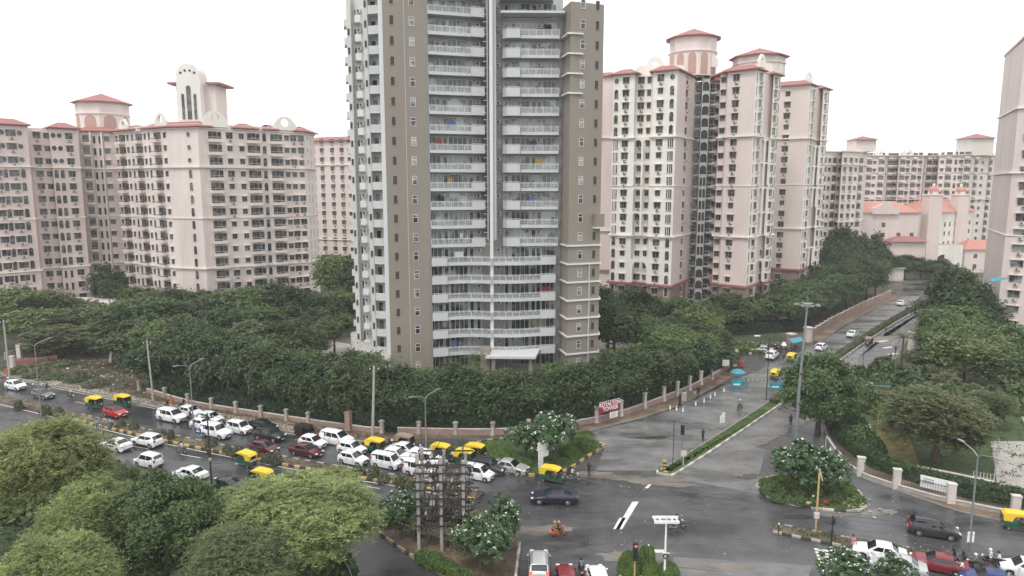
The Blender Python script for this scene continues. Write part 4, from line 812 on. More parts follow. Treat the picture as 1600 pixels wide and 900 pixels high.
sheet('ground',[(-2500,-600),(2500,-600),(2500,4000),(-2500,4000)],0,'ground')
KF=[ext((-60,104),(-85.1,116.6),140)]+GP([(31,593),(142,615.5),(251,638),(355,657),(462,677),(520,688),(600,693)])
MN=[ext((-45.6,87),(-63.6,95.8),160)]+GP([(107,655),(255,690),(478,734),(650,762),(742,783)])
NE=[ext((-46.7,78.2),(-52.2,80.8),160)]+GP([(131,719),(184,732)])
dmain=Vector((.913,-.408))
ne_far=(NE[-1][0]+dmain.x*38,NE[-1][1]+dmain.y*38)
# main road, junction and every branch as one asphalt sheet
rfk=GP([(1340,745),(1420,773),(1500,800),(1600,822)]); rfk=rfk+[ext(rfk[-2],rfk[-1],150)]
SL=GP([(700,684),(800,683),(880,681),(1000,655),(1060,635),(1135,595),(1165,580)])
pav=[KF[0]]+KF[1:]+SL
pav+=[XY(1130,141),XY(1258,144)]+GP([(1262,541),(1300,515),(1395,465)])+[XY(1398,235),XY(1505,245)]
pav+=GP([(1500,470),(1478,478),(1430,510),(1400,560),(1345,620),(1290,685)])+rfk
last=rfk[-1]; pav+=[(last[0]-8,last[1]-30),(60,20),(0,20),(-22,20)]+[G(470,900),(-19.5,61),ne_far,NE[-1],NE[0]]
sheet('road',pav,.004,'asphalt')
sheet('road_surface',GP([(700,686),(880,684),(1000,657),(1060,638),(1135,600),(1262,545),(1400,464),(1440,462),(1330,545),(1225,622),(1040,735),(930,735),(945,700),(890,690)]),.008,'asphalt2')
sheet('road_surface',GP([(1045,745),(1225,628),(1330,553),(1460,474),(1395,510),(1340,560),(1340,620),(1200,690),(1185,745),(1200,775)]),.008,'asphalt2')
sheet('road_surface',GP([(800,900),(812,840),(1010,835),(1200,800),(1600,830),(1600,880),(1210,828),(1020,880),(1020,900)]),.008,'asphalt')
# far verge, footpaths
WALL=[(230,614),(300,634),(410,652),(545,672),(600,677),(760,680),(850,673),(930,661),(985,646),(1060,618),(1110,594),(1140,574)]
WP=bez(GP(WALL),6)
verge=KF[1:]+[G(640,686),G(760,685)]+[WP[i] for i in range(0,26)][::-1]+GP([(215,600),(120,560),(20,575),(-60,560)])
slab('footpath',[KF[0]]+verge,0,.13,'dirt')
fp=strip(KF[0:6],.5,1.9); slab('footpath',fp,.134,.15,'pave')
kb=MB(); kb.prism(strip(KF[:8],-.02,.24),.0,.17,M['concrete']); o=kb.build('kerb'); o['kind']='structure'
sheet('footpath',strip([SL[2]]+SL[3:],0.1,3.2),.012,'dirt')
slab('footpath',GP([(880,683),(985,657),(1060,634),(1130,597),(1120,590),(1055,622),(985,648),(880,672)]),0,.12,'dirt','concrete')
FWALL=GP([(1262,532),(1300,508),(1350,482),(1392,463)]); slab('footpath',strip(FWALL,-2.6,-.1),0,.12,'dirt')
# medians
def kerb_blocks(pts,z=.0,h=.32,l=.9,w=.24,cols=('kyellow','kblack'),name='kerb'):
    mb=MB(); acc=0; k=0
    for i in range(len(pts)-1):
        p,q=Vector(pts[i][:2]),Vector(pts[i+1][:2]); Ln=(q-p).length; n=max(1,round(Ln/l)); a=math.atan2(q.y-p.y,q.x-p.x)
        for j in range(n):
            c=p+(q-p)*((j+.5)/n); ll=Ln/n; T=Matrix.Translation((c.x,c.y,z+h/2))@Matrix.Rotation(a+random.uniform(-.02,.02),4,'Z'); mb.rbox((0,0,0),(ll-.03,w,h+random.uniform(-.02,.02)),M[cols[k%len(cols)]],.03,T); k+=1
    o=mb.build(name); o['kind']='structure'; return o
med=bez([MN[1],MN[2],MN[3],MN[4],MN[5]],8)
med=[ext(med[1],med[0],60)]+med
slab('median',strip(med,.15,1.85),0,.22,'dirt'); kerb_blocks(bez(med[1:],1)); kerb_blocks([ (p[0],p[1]) for p in strip(med[1:],1.9,2.0)[:len(med)-1]][::1],cols=('concrete','kblack'),h=.28)
SM=bez(GP([(1037,737),(1064,727),(1225,621),(1330,545),(1400,500),(1450,474),(1470,463)]),8)
slab('median',strip(SM,-.75,.75),0,.3,'grassy','concrete'); kerb_blocks([p for p in strip(SM,-.85,0)[:len(SM)]][:60],cols=('concrete','post'),h=.24,l=1.2); kerb_blocks([p for p in strip(SM,.85,0)[:len(SM)]][:60],cols=('concrete','concrete'),h=.22,l=1.2)
kerb_blocks([strip(SM,-.9,0)[0],G(1036,740),strip(SM,.9,0)[0]],h=.34,l=.5)
RM=GP([(1207,832),(1330,857),(1450,877),(1600,902)]); RM.append(ext(RM[-2],RM[-1],40)); slab('median',strip(RM,.0,1.7),0,.2,'dirt'); kerb_blocks(strip(RM,1.75,0)[:5],cols=('kblack','concrete','kblack'),h=.22); kerb_blocks(strip(RM,-.05,0)[:5],cols=('concrete','kblack'),h=.22)
# road paint
def line(pts,w=.13,z=.014,name='road_marking'): o=sheet(name,strip(pts,-w/2,w/2),z,'paint')
line(strip(med,-.45,0)[:len(med)]); line(strip(KF[:7],-.5,0)[:7],.12); line([NE[0],NE[-1],(ne_far[0]-dmain.x*3,ne_far[1]-dmain.y*3)],.13)
def dashes(p,q,l,gap,w=.12,z=.014):
    p,q=Vector(p),Vector(q); L_=(q-p).length; d=(q-p)/L_; s=0
    while s+l<L_: a_=p+d*s; b_=p+d*(s+l); line([tuple(a_),tuple(b_)],w,z); s+=l+gap
m0=Vector(strip(med,-4.3,0)[0]); m1=Vector(strip(med,-4.3,0)[len(med)-1]); dashes(G(60,672),G(620,768),3.2,5.2,.13)
dashes(G(60,618),G(640,718),3.,5.5,.11)
for q_ in ([(962,827),(988,784),(998,784),(972,827)],[(1005,765),(1013,757),(1018,757),(1011,765)],[(958,827),(968,809),(978,809),(968,827)]): sheet('road_marking',GP(q_),.016,'paint')
for k in range(5): 
    c=Vector(G(1272+k*2,858+k*5)); line([tuple(c),tuple(c+Vector((2.8,-.9)))],.4,.016)
for k in range(9): p=Vector(G(1160,594)).lerp(Vector(G(1225,592)),k/9); line([tuple(p),tuple(p+Vector((.35,0)))],.25,.016)
for k in range(3): p=G(1372+k*8,534+k*10); line([p,(p[0]+2.5,p[1]+1.2)],.8,.016)
# garden island at the left turn
GI=bez(GP([(700,706),(770,690),(850,686),(905,686),(944,697),(918,714),(885,734),(845,742),(795,742),(740,724)]),5); slab('traffic_island',GI,0,.2,'grassy','concrete'); kerb_blocks(bez(GP([(946,697),(918,715),(885,736),(845,744),(795,743)]),5),h=.34,l=.8)
kerb_blocks(bez(GP([(946,697),(905,684),(850,684),(770,688),(700,705)]),4),h=.26,l=1,cols=('concrete','kblack'))
# lattice island
LI=bez(GP([(592,826),(640,812),(720,800),(790,806),(812,850),(806,900),(800,1010),(690,1000)]),5)+GP([(730,930),(690,897),(640,868),(592,832)]); slab('traffic_island',LI,0,.2,'dirt','concrete'); kerb_blocks(bez(GP([(590,826),(596,836),(640,869),(690,899),(760,960)]),4),h=.3,l=.7,cols=('kyellow','kblack','concrete'))
kerb_blocks(GP([(812,850),(806,900),(804,960)]),h=.25,l=1.1,cols=('concrete','post'))
# round island with frangipani on the right
RI=bez(GP([(1182,762),(1195,748),(1250,744),(1310,748),(1352,782),(1335,800),(1250,792),(1200,778)]),5); slab('traffic_island',RI,0,.2,'grassy','concrete'); kerb_blocks(RI[::2]+[RI[0]],h=.24,l=1.1,cols=('concrete','kblack','post'))
# front island with clipped bushes
FI=GP([(968,905),(985,875),(1030,868),(1052,885),(1056,930),(960,930)]); slab('traffic_island',FI,0,.2,'pave','concrete'); kerb_blocks(FI[:4],h=.22,l=1.)
sheet('footpath',GP([(1052,870),(1270,884),(1240,960),(1052,960)]),.012,'asphalt2')
def blob(cx,cy,rx,ry,m,z,seed,name='road_stain'):
    r=random.Random(seed); ph=[r.uniform(0,6.28) for _ in range(6)]; pts=[]
    for i in range(48):
        a=2*math.pi*i/48; k=1+.18*math.sin(2*a+ph[0])+.16*math.sin(3*a+ph[1])+.10*math.sin(5*a+ph[2])+.07*math.sin(9*a+ph[3])+.05*math.sin(14*a+ph[4]); pts.append(G(cx+rx*k*math.cos(a),cy+ry*k*math.sin(a)))
    sheet(name,pts,z,m)
for i,b in enumerate(((1035,752,60,7,'mud'),(925,742,38,6,'mud'),(985,748,30,4,'mud'),(1130,775,60,5,'darkwet'),(1225,765,30,8,'mud'),(1168,745,22,4,'darkwet'),(1195,698,16,3,'darkwet'),(1335,800,55,7,'mud'),(1240,808,40,4,'darkwet'),(845,828,42,8,'mud'),(990,868,60,7,'mud'),(900,850,50,5,'darkwet'),(960,652,34,3,'darkwet'),(1015,684,26,3,'darkwet'),(900,705,26,4,'darkwet'),(1230,640,14,7,'darkwet'),(1390,530,22,8,'mud'),(1375,560,20,5,'darkwet'),(1130,885,60,6,'mud'),(700,700,60,4,'darkwet'),(1190,640,10,5,'mud'))): blob(b[0],b[1],b[2],b[3],b[4],.0118+.0002*i,i)
sheet('road_seam',strip(bez(GP([(898,746),(950,757),(1010,764),(1070,771),(1130,777),(1190,784)]),6),-.18,.16),.0175,'darkwet')
sheet('road_seam',strip(bez(GP([(920,858),(985,872),(1050,885),(1120,893)]),6),-.06,.06),.0175,'darkwet')
# right footpath below the park wall
slab('footpath',strip(GP([(1292,690),(1340,744),(1420,773),(1500,800),(1600,822)])+[ext(G(1500,800),G(1600,822),60)],.05,3.5),0,.14,'dirt','concrete')
# park interior
PK=GP([(1300,660),(1330,700),(1380,735),(1480,768),(1600,790)])+[(120,58),(150,120),XY(1580,110),XY(1420,118),XY(1350,112)]; slab('park_lawn',PK,0,.05,'grassy')
sheet('park_lawn',GP([(1368,664),(1415,668),(1440,735),(1378,728)]),.054,'drygrass'); sheet('path',GP([(1350,662),(1360,664),(1380,726),(1366,726)]),.058,'concrete'); sheet('path',GP([(1548,690),(1600,690),(1640,770),(1560,770)]),.058,'concrete'); sheet('path',GP([(1570,612),(1600,604),(1640,650),(1600,660)]),.058,'pave')
# vacant plot at left, car park behind trees
sheet('vacant_plot',GP([(0,575),(60,540),(160,540),(225,600),(200,612),(110,598),(0,590)]),.142,'dirt')
sheet('yard',GP([(430,570),(470,525),(560,540),(560,575)]),.02,'concrete'); sheet('yard',[XY(935,125),XY(1110,122),XY(1120,150),XY(940,160)],.02,'concrete')
# ================================================================== VEGETATION
import numpy as np
def quads(name,P,U,V,m,mi=None):        # P centres, U,V half axes -> leaf quads (pointed kite shape)
    n=len(P); v=np.empty((n,4,3),np.float32); v[:,0]=P-U; v[:,1]=P-V-U*.1; v[:,2]=P+U; v[:,3]=P+V-U*.1
    me=bpy.data.meshes.new(name); me.vertices.add(n*4); me.vertices.foreach_set('co',v.reshape(-1))
    me.loops.add(n*4); me.loops.foreach_set('vertex_index',np.arange(n*4,dtype=np.int32)); me.polygons.add(n)
    me.polygons.foreach_set('loop_start',np.arange(0,n*4,4,dtype=np.int32)); me.polygons.foreach_set('loop_total',np.full(n,4,np.int32))
    me.materials.append(m); me.update(calc_edges=True); return me
def unit(a): return a/np.maximum(np.linalg.norm(a,axis=1,keepdims=True),1e-6)
def lobes(rg,n,rx,rz,zc,rl,low=-.55):
    c=[]
    for i in range(n):
        for _ in range(30):
            p=rg.normal(size=3); p/=np.linalg.norm(p); p*=rg.uniform(.45,1)**.6
            if p[2]<low: continue
            break
        c.append((p[0]*rx*.72,p[1]*rx*.72,zc+p[2]*rz*.72))
    return np.array(c),rg.uniform(rl*.65,rl*1.25,n)
def crown_broad(seed,rx=4.,rz=3.4,zc=6.2,nl=16,rl=1.9,ncl=900,nlf=11,ls=.26,spread=.34,m='leafd',sh=.55,low=-.55):
    rg=np.random.default_rng(seed); C,Rr=lobes(rg,nl,rx,rz,zc,rl,low)
    k=rg.integers(0,nl,ncl); d=unit(rg.normal(size=(ncl,3))+np.array([0,0,.35])); P=C[k]+d*(Rr[k]*rg.uniform(sh,1.05,ncl))[:,None]
    P=P[P[:,2]>zc-rz*1.05]; n=len(P); d=unit(P-np.array([0,0,zc-1]))
    Q=np.repeat(P,nlf,0)+rg.normal(size=(n*nlf,3))*spread*rg.uniform(.6,1.4,(n*nlf,1)); N=unit(np.repeat(d,nlf,0)+rg.normal(size=(n*nlf,3))*.75+np.array([0,0,.5]))
    U=unit(np.cross(N,rg.normal(size=(n*nlf,3)))); V=np.cross(N,U); s=ls*rg.uniform(.6,1.3,(n*nlf,1)); return quads('crown',Q,U*s,V*s*.55,M[m])
def crown_feather(seed,rx=4.,rz=3.,zc=6.4,nl=22,rl=1.6,ntw=2600,nlf=13,ls=.2,tw=1.2,m='leafy',droop=.5,wd=.2,sh=.35,low=-.55):
    rg=np.random.default_rng(seed); C,Rr=lobes(rg,nl,rx,rz,zc,rl,low); k=rg.integers(0,nl,ntw)
    d=unit(rg.normal(size=(ntw,3))*np.array([1,1,.6])+np.array([0,0,.35])); P=C[k]+d*(Rr[k]*rg.uniform(sh,1.,ntw))[:,None]
    dr=unit(d*np.array([1,1,.45])+rg.normal(size=(ntw,3))*.45); t=np.tile(np.linspace(.05,1,nlf),ntw)[:,None]; base=np.repeat(P,nlf,0); D=np.repeat(dr,nlf,0); ln=np.repeat(rg.uniform(.5,1.2,ntw)*tw,nlf)[:,None]
    Q=base+D*t*ln; Q[:,2]-=(droop*(t*ln)**2)[:,0]*.5; n=len(Q); side=unit(np.cross(D,np.array([0,0,1.])+rg.normal(size=(n,3))*.25)); sg=np.where(np.arange(n)%2==0,1,-1)[:,None]
    U=unit(side*sg+D*.5+rg.normal(size=(n,3))*.25+np.array([0,0,-.1])); Nn=unit(rg.normal(size=(n,3))*.5+np.array([0,0,1])); V=unit(np.cross(Nn,U)); s=ls*rg.uniform(.6,1.3,(n,1)); return quads('crown',Q+U*s*.8,U*s,V*s*wd,M[m])
def crown_plum(seed,rx=2.6,rz=1.9,zc=3.0,n=420,m='leafp'):
    rg=np.random.default_rng(seed); C,Rr=lobes(rg,11,rx,rz,zc,1.15); k=rg.integers(0,11,n); d=unit(rg.normal(size=(n,3))+np.array([0,0,.55])); P=C[k]+d*(Rr[k]*rg.uniform(.75,1.,n))[:,None]; ax=unit(d+np.array([0,0,.7]))
    m_=11; A=np.repeat(ax,m_,0); B_=np.repeat(P,m_,0); r=rg.normal(size=(n*m_,3)); rad=unit(r-A*np.sum(r*A,1,keepdims=True)); U=unit(rad+A*rg.uniform(.0,.7,(n*m_,1))); V=unit(np.cross(U,A)); s=.21*rg.uniform(.7,1.25,(n*m_,1)); leaf=quads('crown',B_+U*s,U*s,V*s*.36,M[m])
    sel=P[rg.random(n)<.26]; a2=ax[:len(sel)]; q=np.repeat(sel+np.array([0,0,.16]),7,0)+rg.normal(size=(len(sel)*7,3))*.075; N=unit(rg.normal(size=q.shape)*.6+np.array([0,-.3,1])); U=unit(np.cross(N,rg.normal(size=q.shape))); V=np.cross(N,U); fl=quads('blossom',q,U*.065,V*.065,M['bloom']); return leaf,fl
def trunk_mesh(seed,h,r,zc,rx,n=7,lean=0.,fork=.45):
    rg=random.Random(seed); mb=MB(); top=Vector((lean,0,h)); f=Vector((lean*.4,0,h*fork)); mb.tube([(0,0,-.1),(lean*.15,0,h*fork*.5),tuple(f)],[r*1.25,r,r*.85],M['bark'],8)
    for i in range(n):
        a=2*math.pi*i/n+rg.uniform(-.4,.4); e=Vector((math.cos(a)*rx*rg.uniform(.45,.85)+lean,math.sin(a)*rx*rg.uniform(.45,.85),zc+rg.uniform(-.2,.35)*h*.4)); m_=f.lerp(e,.5)+Vector((0,0,rg.uniform(-.1,.25)*h*.15)); mb.tube([tuple(f),tuple(m_),tuple(e)],[r*.6,r*.35,r*.1],M['bark'],6)
        e2=m_+Vector((rg.uniform(-1,1)*rx*.4,rg.uniform(-1,1)*rx*.4,h*.16)); mb.tube([tuple(m_),tuple(e2)],[r*.3,r*.08],M['bark'],5)
    return mb.mesh('trunk',True)
KT={}
KT['broad']=[(crown_broad(10+i,m='leafd'),trunk_mesh(i,8,.22,6,3.2)) for i in range(3)]
KT['mid']=[(crown_broad(20+i,m='leafm',ls=.24,ncl=1000,nl=20,rl=1.6),trunk_mesh(5+i,8,.2,6,3.2)) for i in range(3)]
KT['neem']=[(crown_feather(30+i,m='leafo',ntw=1900,nlf=9,ls=.24,wd=.42,tw=.9,rz=4.,zc=5.9,nl=34,rl=1.25,low=-.8),trunk_mesh(9+i,8,.2,6,3.2)) for i in range(2)]
KT['streetside']=[(crown_broad(40+i,rx=3.6,rz=4.3,zc=5.3,m='leafd',ncl=1500,nlf=10,nl=22,rl=1.6,ls=.25),trunk_mesh(14+i,8,.16,5,2.8)) for i in range(3)]
KT['lite']=[(crown_broad(60+i,m='leafl',ls=.23,ncl=1000,nl=20,rl=1.6),trunk_mesh(25+i,8,.2,6,3.2)) for i in range(2)]
KT['light']=[(crown_broad(50,m='leafm',rx=4,rz=2.6,zc=7,ls=.22,nl=18,rl=1.3),trunk_mesh(17,8,.2,6,3.2))]
def tree(kind,name,px,Y,top,wpx,label,group,cat='tree',base_h=10.,base_w=7.6,zrot=None,grd=0.):
    x,y=XY(px,Y); z=ZP(top,Y); h=z-grd; wm=wpx*Y*CP/FPX; o=thing(name,label,cat,(x,y,grd),random.uniform(0,6.28) if zrot is None else zrot,group)
    c,t=KT[kind][random.randrange(len(KT[kind]))]; link('crown',c,o); link('trunk',t,o); o.scale=(wm/base_w,wm/base_w,h/base_h); return o
GRP={'roadside':'trees behind the perimeter wall of the grey tower','leftwood':'trees between the vacant plot and the pink apartment blocks','rightwood':'trees between the grey tower and the twin apartment block','avenue':'trees along the far boundary wall of the side road','farend':'dark trees at the far end of the side road','park':'trees in the park right of the side road'}
# row behind the perimeter wall
def wallY(px):
    for a_,b_ in zip(WALL,WALL[1:]):
        if a_[0]<=px<=b_[0]: t=(px-a_[0])/(b_[0]-a_[0]); return G(px,a_[1]+(b_[1]-a_[1])*t)[1]
    return G(*WALL[0])[1] if px<230 else G(*WALL[-1])[1]
tops=[(205,520),(240,508),(300,508),(360,525),(420,540),(480,548),(540,560),(600,570),(680,572),(760,578),(830,580),(900,566),(950,556),(1000,545),(1050,532),(1090,524),(1140,540)]
def topat(px):
    for a_,b_ in zip(tops,tops[1:]):
        if a_[0]<=px<=b_[0]: return a_[1]+(b_[1]-a_[1])*(px-a_[0])/(b_[0]-a_[0])
    return 530
px=215
while px<1140:
    Y=wallY(px)+random.uniform(2.4,3.4); tree('streetside','roadside_tree',px,Y,topat(px)+random.uniform(-5,7),random.uniform(74,92),'dark green street tree standing in the unbroken row behind the perimeter wall of the grey tower',GRP['roadside'],zrot=None); px+=random.uniform(30,38)
px=225
while px<1110:
    Y=wallY(px)+random.uniform(7,10); tree(random.choice(['streetside','mid','lite']),'roadside_tree',px,Y,topat(px)+random.uniform(-14,0)+(6 if 560<px<940 else -4),random.uniform(60,85),'bushy green tree in the second row behind the perimeter wall of the grey tower',GRP['roadside']+', second row'); px+=random.uniform(38,52)
lw=[(15,150,445,110,'neem'),(60,160,452,90,'neem'),(100,158,462,80,'neem'),(155,176,412,52,'broad'),(205,160,447,80,'mid'),(265,165,452,70,'broad'),(320,165,450,75,'mid'),(375,160,444,80,'mid'),(430,162,443,80,'broad'),(470,168,452,60,'mid'),(520,176,392,76,'neem'),(545,172,410,60,'broad'),(500,150,462,60,'broad'),(530,160,450,60,'mid'),
 (20,138,480,110,'neem'),(85,140,478,100,'neem'),(150,142,470,95,'mid'),(210,138,462,110,'mid'),(270,140,468,100,'broad'),(335,142,466,100,'broad'),(395,140,474,95,'mid'),(445,142,478,80,'broad'),(180,126,500,100,'broad'),(240,124,492,100,'mid'),(300,124,500,110,'broad'),(365,122,502,110,'neem'),(425,124,505,95,'broad'),(470,126,515,70,'mid'),(120,134,500,90,'neem'),(60,132,505,90,'neem')]
for px,Y,tp,wp,k in lw: tree('lite' if random.random()<.22 else k,'tree',px,Y,tp,wp,'green tree in the wood between the vacant plot and the pink apartment blocks, one of many merging crowns',GRP['leftwood'])
tree('light','tree',513,134,490,72,'rounded pale-leaved frangipani-like tree on the open lawn left of the grey tower','')
rw=[(955,140,448,75,'broad'),(1000,150,455,75,'broad'),(1045,158,466,70,'mid'),(1085,150,462,85,'mid'),(965,128,478,85,'broad'),(1010,132,490,80,'mid'),(1060,128,500,90,'mid'),(1110,128,505,80,'broad'),(1100,138,480,80,'mid'),(990,165,452,60,'broad'),(1140,165,455,60,'mid'),(1170,172,450,60,'mid'),(1205,178,440,66,'broad'),(1240,182,432,62,'mid'),(1150,156,470,70,'broad'),(1190,160,462,76,'mid'),(1225,163,455,70,'broad')]
for px,Y,tp,wp,k in rw: tree('lite' if random.random()<.22 else k,'tree',px,Y,tp,wp,'leafy green tree in the grounds between the grey tower and the twin apartment block',GRP['rightwood'])
av=[(1245,158,455,70),(1262,163,446,66),(1280,168,440,70),(1298,174,430,66),(1316,181,424,62),(1334,188,416,58),(1350,195,412,54),(1366,203,406,50),(1380,211,402,46),(1290,182,415,60),(1320,195,408,55),(1345,205,400,50)]
for px,Y,tp,wp in av: tree(random.choice(['broad','mid','streetside']),'avenue_tree',px,Y,tp,wp,'dark avenue tree in the receding row behind the far boundary wall of the side road',GRP['avenue'])
fe=[(1318,222,352,48),(1345,228,366,46),(1372,235,364,44),(1285,215,392,36),(1305,215,385,40),(1400,248,398,42),(1425,250,398,42),(1450,250,402,42),(1478,246,404,44),(1500,240,414,40),(1355,238,380,44),(1385,245,388,44),(1335,215,395,44)]
for px,Y,tp,wp in fe: tree('broad','tree',px,Y,tp,wp,'dark rounded tree closing the far end of the side road below the orange-roofed building',GRP['farend'])
pk=[(1482,140,478,60,'neem'),(1490,148,458,80,'broad'),(1520,146,418,90,'broad'),(1500,158,440,70,'broad'),(1555,140,470,85,'broad'),(1515,132,478,100,'broad'),(1492,128,505,75,'broad'),(1555,125,500,90,'neem'),(1600,120,505,100,'neem'),(1470,120,540,60,'broad'),(1535,112,520,120,'mid'),(1590,108,545,110,'mid'),(1490,104,580,75,'neem'),(1420,100,608,55,'neem'),(1545,98,600,70,'neem'),(1392,106,592,45,'mid'),(1500,168,420,60,'broad'),(1530,172,430,60,'broad')]
for px,Y,tp,wp,k in pk: tree('lite' if random.random()<.2 else k,'park_tree',px,Y,tp,wp,'green park tree in the mass of crowns between the side road and the pink tower at the right edge',GRP['park'])
# individually readable trees
def bigtree(name,px,Y,top,wpx,crown,label,base_h=10.,base_w=8.,seed=1,r=.28,lean=0,cat='tree',fork=.4):
    x,y=XY(px,Y); o=thing(name,label,cat,(x,y,0)); link('crown',crown,o); link('trunk',trunk_mesh(seed,8,r,6,3.2,9,lean,fork),o); wm=wpx*Y*CP/FPX; o.scale=(wm/base_w,wm/base_w,ZP(top,Y)/base_h); return o
bigtree('shade_tree',1303,90.,545,122,crown_broad(101,m='leafm',ncl=3600,nlf=12,ls=.17,nl=60,rl=1.0,spread=.25,zc=5.6,rz=4.6,rx=4.7,low=-.95),'large round shade tree standing alone behind the tall lattice-top light mast')
bigtree('park_tree',1498,80,604,165,crown_feather(103,m='leafo',ntw=6200,nlf=12,ls=.14,wd=.35,tw=.9,zc=5.9,rz=4.3,rx=4.3,nl=60,rl=1.0,low=-.8,sh=.6),'wide fine-leaved tree leaning over the white banner on the park fence',lean=.8)
bigtree('park_tree',1588,92,610,70,crown_feather(104,m='leafo',ntw=3200,nlf=11,ls=.15,wd=.35,tw=.9),'fine-leaved tree at the right edge beside the bare concrete path in the park')
bigtree('park_tree',1440,90,628,75,crown_feather(105,m='leafo',ntw=2600,nlf=10,ls=.16,wd=.4,tw=.8),'loose grey-green tree behind the dry yellow lawn in the park')
# near trees below the camera
NF=crown_feather(201,ntw=8200,nlf=15,ls=.09,wd=.3,tw=.8,nl=105,rl=.6,rz=2.9,zc=6.9,droop=1.2,sh=.8)
NF2=crown_feather(202,ntw=8200,nlf=15,ls=.09,wd=.3,tw=.8,nl=105,rl=.62,rz=3.6,zc=6.3,droop=1.2,sh=.8)
NF3=crown_feather(205,ntw=7000,nlf=15,ls=.09,wd=.3,tw=.8,nl=85,rl=.65,rz=3.5,zc=6.3,droop=1.2,m='leafo',sh=.8)
NB=crown_broad(203,ncl=4600,nlf=16,ls=.10,nl=120,rl=.62,spread=.17,m='leafm',zc=5.9,rz=4.2,rx=4.4,sh=.8)
o=bigtree('acacia_tree',440,53.5,742,330,NF,'wide yellow-green feathery acacia by the slip road with a bent dark trunk',seed=31,r=.2,lean=1.2,fork=.25); o.rotation_euler[2]=R(-150)
bigtree('broadleaf_tree',212,50,732,225,NB,'glossy mid-green broadleaf tree at the bottom between two feathery acacias',seed=32)
bigtree('acacia_tree',28,58,640,225,NF2,'tall yellow-green acacia at the left edge, highest of the near crowns',seed=33)
bigtree('acacia_tree',100,50,735,200,NF2,'middle-height feathery acacia in front of the tall one at the left edge',seed=34).rotation_euler[2]=R(70)
bigtree('acacia_tree',20,42,818,230,NF2,'lowest pale feathery acacia in the bottom left corner',seed=35).rotation_euler[2]=R(160)
bigtree('acacia_tree',330,46,810,230,NF3,'shaded olive acacia low at the bottom between the broadleaf tree and the wide acacia',seed=36).rotation_euler[2]=R(220)
bigtree('acacia_tree',150,57,712,90,NF3,'small dark feathery tree behind the broadleaf tree where the roadside railing begins',seed=37)
# frangipani trees
def plum(px,base,w,top,seed,label):
    x,y=G(px,base); lf,fl=crown_plum(seed,n=int(380+random.random()*80)); o=thing('frangipani_tree',label,'tree',(x,y,.15),random.uniform(0,6),None); c=link('crown',lf,o); link('blossom',fl,c); link('trunk',trunk_mesh(seed,3.6,.12,2.6,1.8,7,0,.3),o); wm=w*y*CP/FPX; o.scale=(wm/5.2,wm/5.2,(ZP(top,y)-.15)/4.95); return o
plum(865,722,92,649,61,'flowering frangipani behind the white direction board, right half of the pair on the garden island')
plum(822,716,70,664,62,'smaller frangipani left of the white direction board, leaning towards the lane')
plum(1240,770,98,692,63,'frangipani at the foot of the tall light mast on the round island')
plum(1290,774,84,704,64,'frangipani on the round island nearest the park wall')
plum(628,846,80,770,65,'dark frangipani left of the concrete-pole power structure')
plum(782,862,84,778,66,'flowering frangipani right behind the power structure, closest to the crossing')
plum(750,895,112,806,67,'biggest flowering frangipani in front of the power structure at the bottom edge')
plum(1308,925,100,864,68,'frangipani at the bottom edge left of the white saloon, beside the zebra crossing')
plum(1392,930,70,874,69,'small frangipani at the bottom edge in front of the silver saloon')
# palms
def palm(px,Y,top,label,n=22,l=2.6,group=None):
    x,y=XY(px,Y); h=ZP(top,Y); o=thing('palm_tree',label,'palm',(x,y,0),random.uniform(0,6),group); mb=MB(); mb.tube([(0,0,-.1),(.1,0,h*.4),(0,0,h-1)],[.2,.15,.12],M['bark'],8); mb.build('trunk',o,True); c=MB()
    for i in range(n):
        a=2*math.pi*i/n*2.4; e=random.uniform(-.2,1.1); pts=[]
        for k in range(5):
            t=k/4; r=l*t*math.cos(e*.6); pts.append(Vector((math.cos(a)*r,math.sin(a)*r,h-1+l*t*math.sin(e)-1.1*t*t)))
        for k in range(4):
            d=(pts[k+1]-pts[k]).normalized(); s_=d.cross(Vector((0,0,1))).normalized()
            for q in range(4):
                b=pts[k].lerp(pts[k+1],q/4)
                for sg in (-1,1):
                    tip=b+s_*sg*.55*(1-.15*k)+d*.3-Vector((0,0,.22)); c.add([b-d*.04,b+d*.04,tip],[(0,1,2)],M['leafm'])
    c.build('crown',o)
palm(1038,118,508,'tall feather palm rising out of the trees right of the taupe tower end'); palm(598,92,555,'shaggy palm leaning on the concrete pole in the roadside row'); palm(742,106,553,'small fan of palm fronds in front of the tower entrance canopy'); palm(1432,124,518,'palm at the park edge beside the flooded carriageway'); palm(1015,142,492,'short palm left of the tall feather palm')
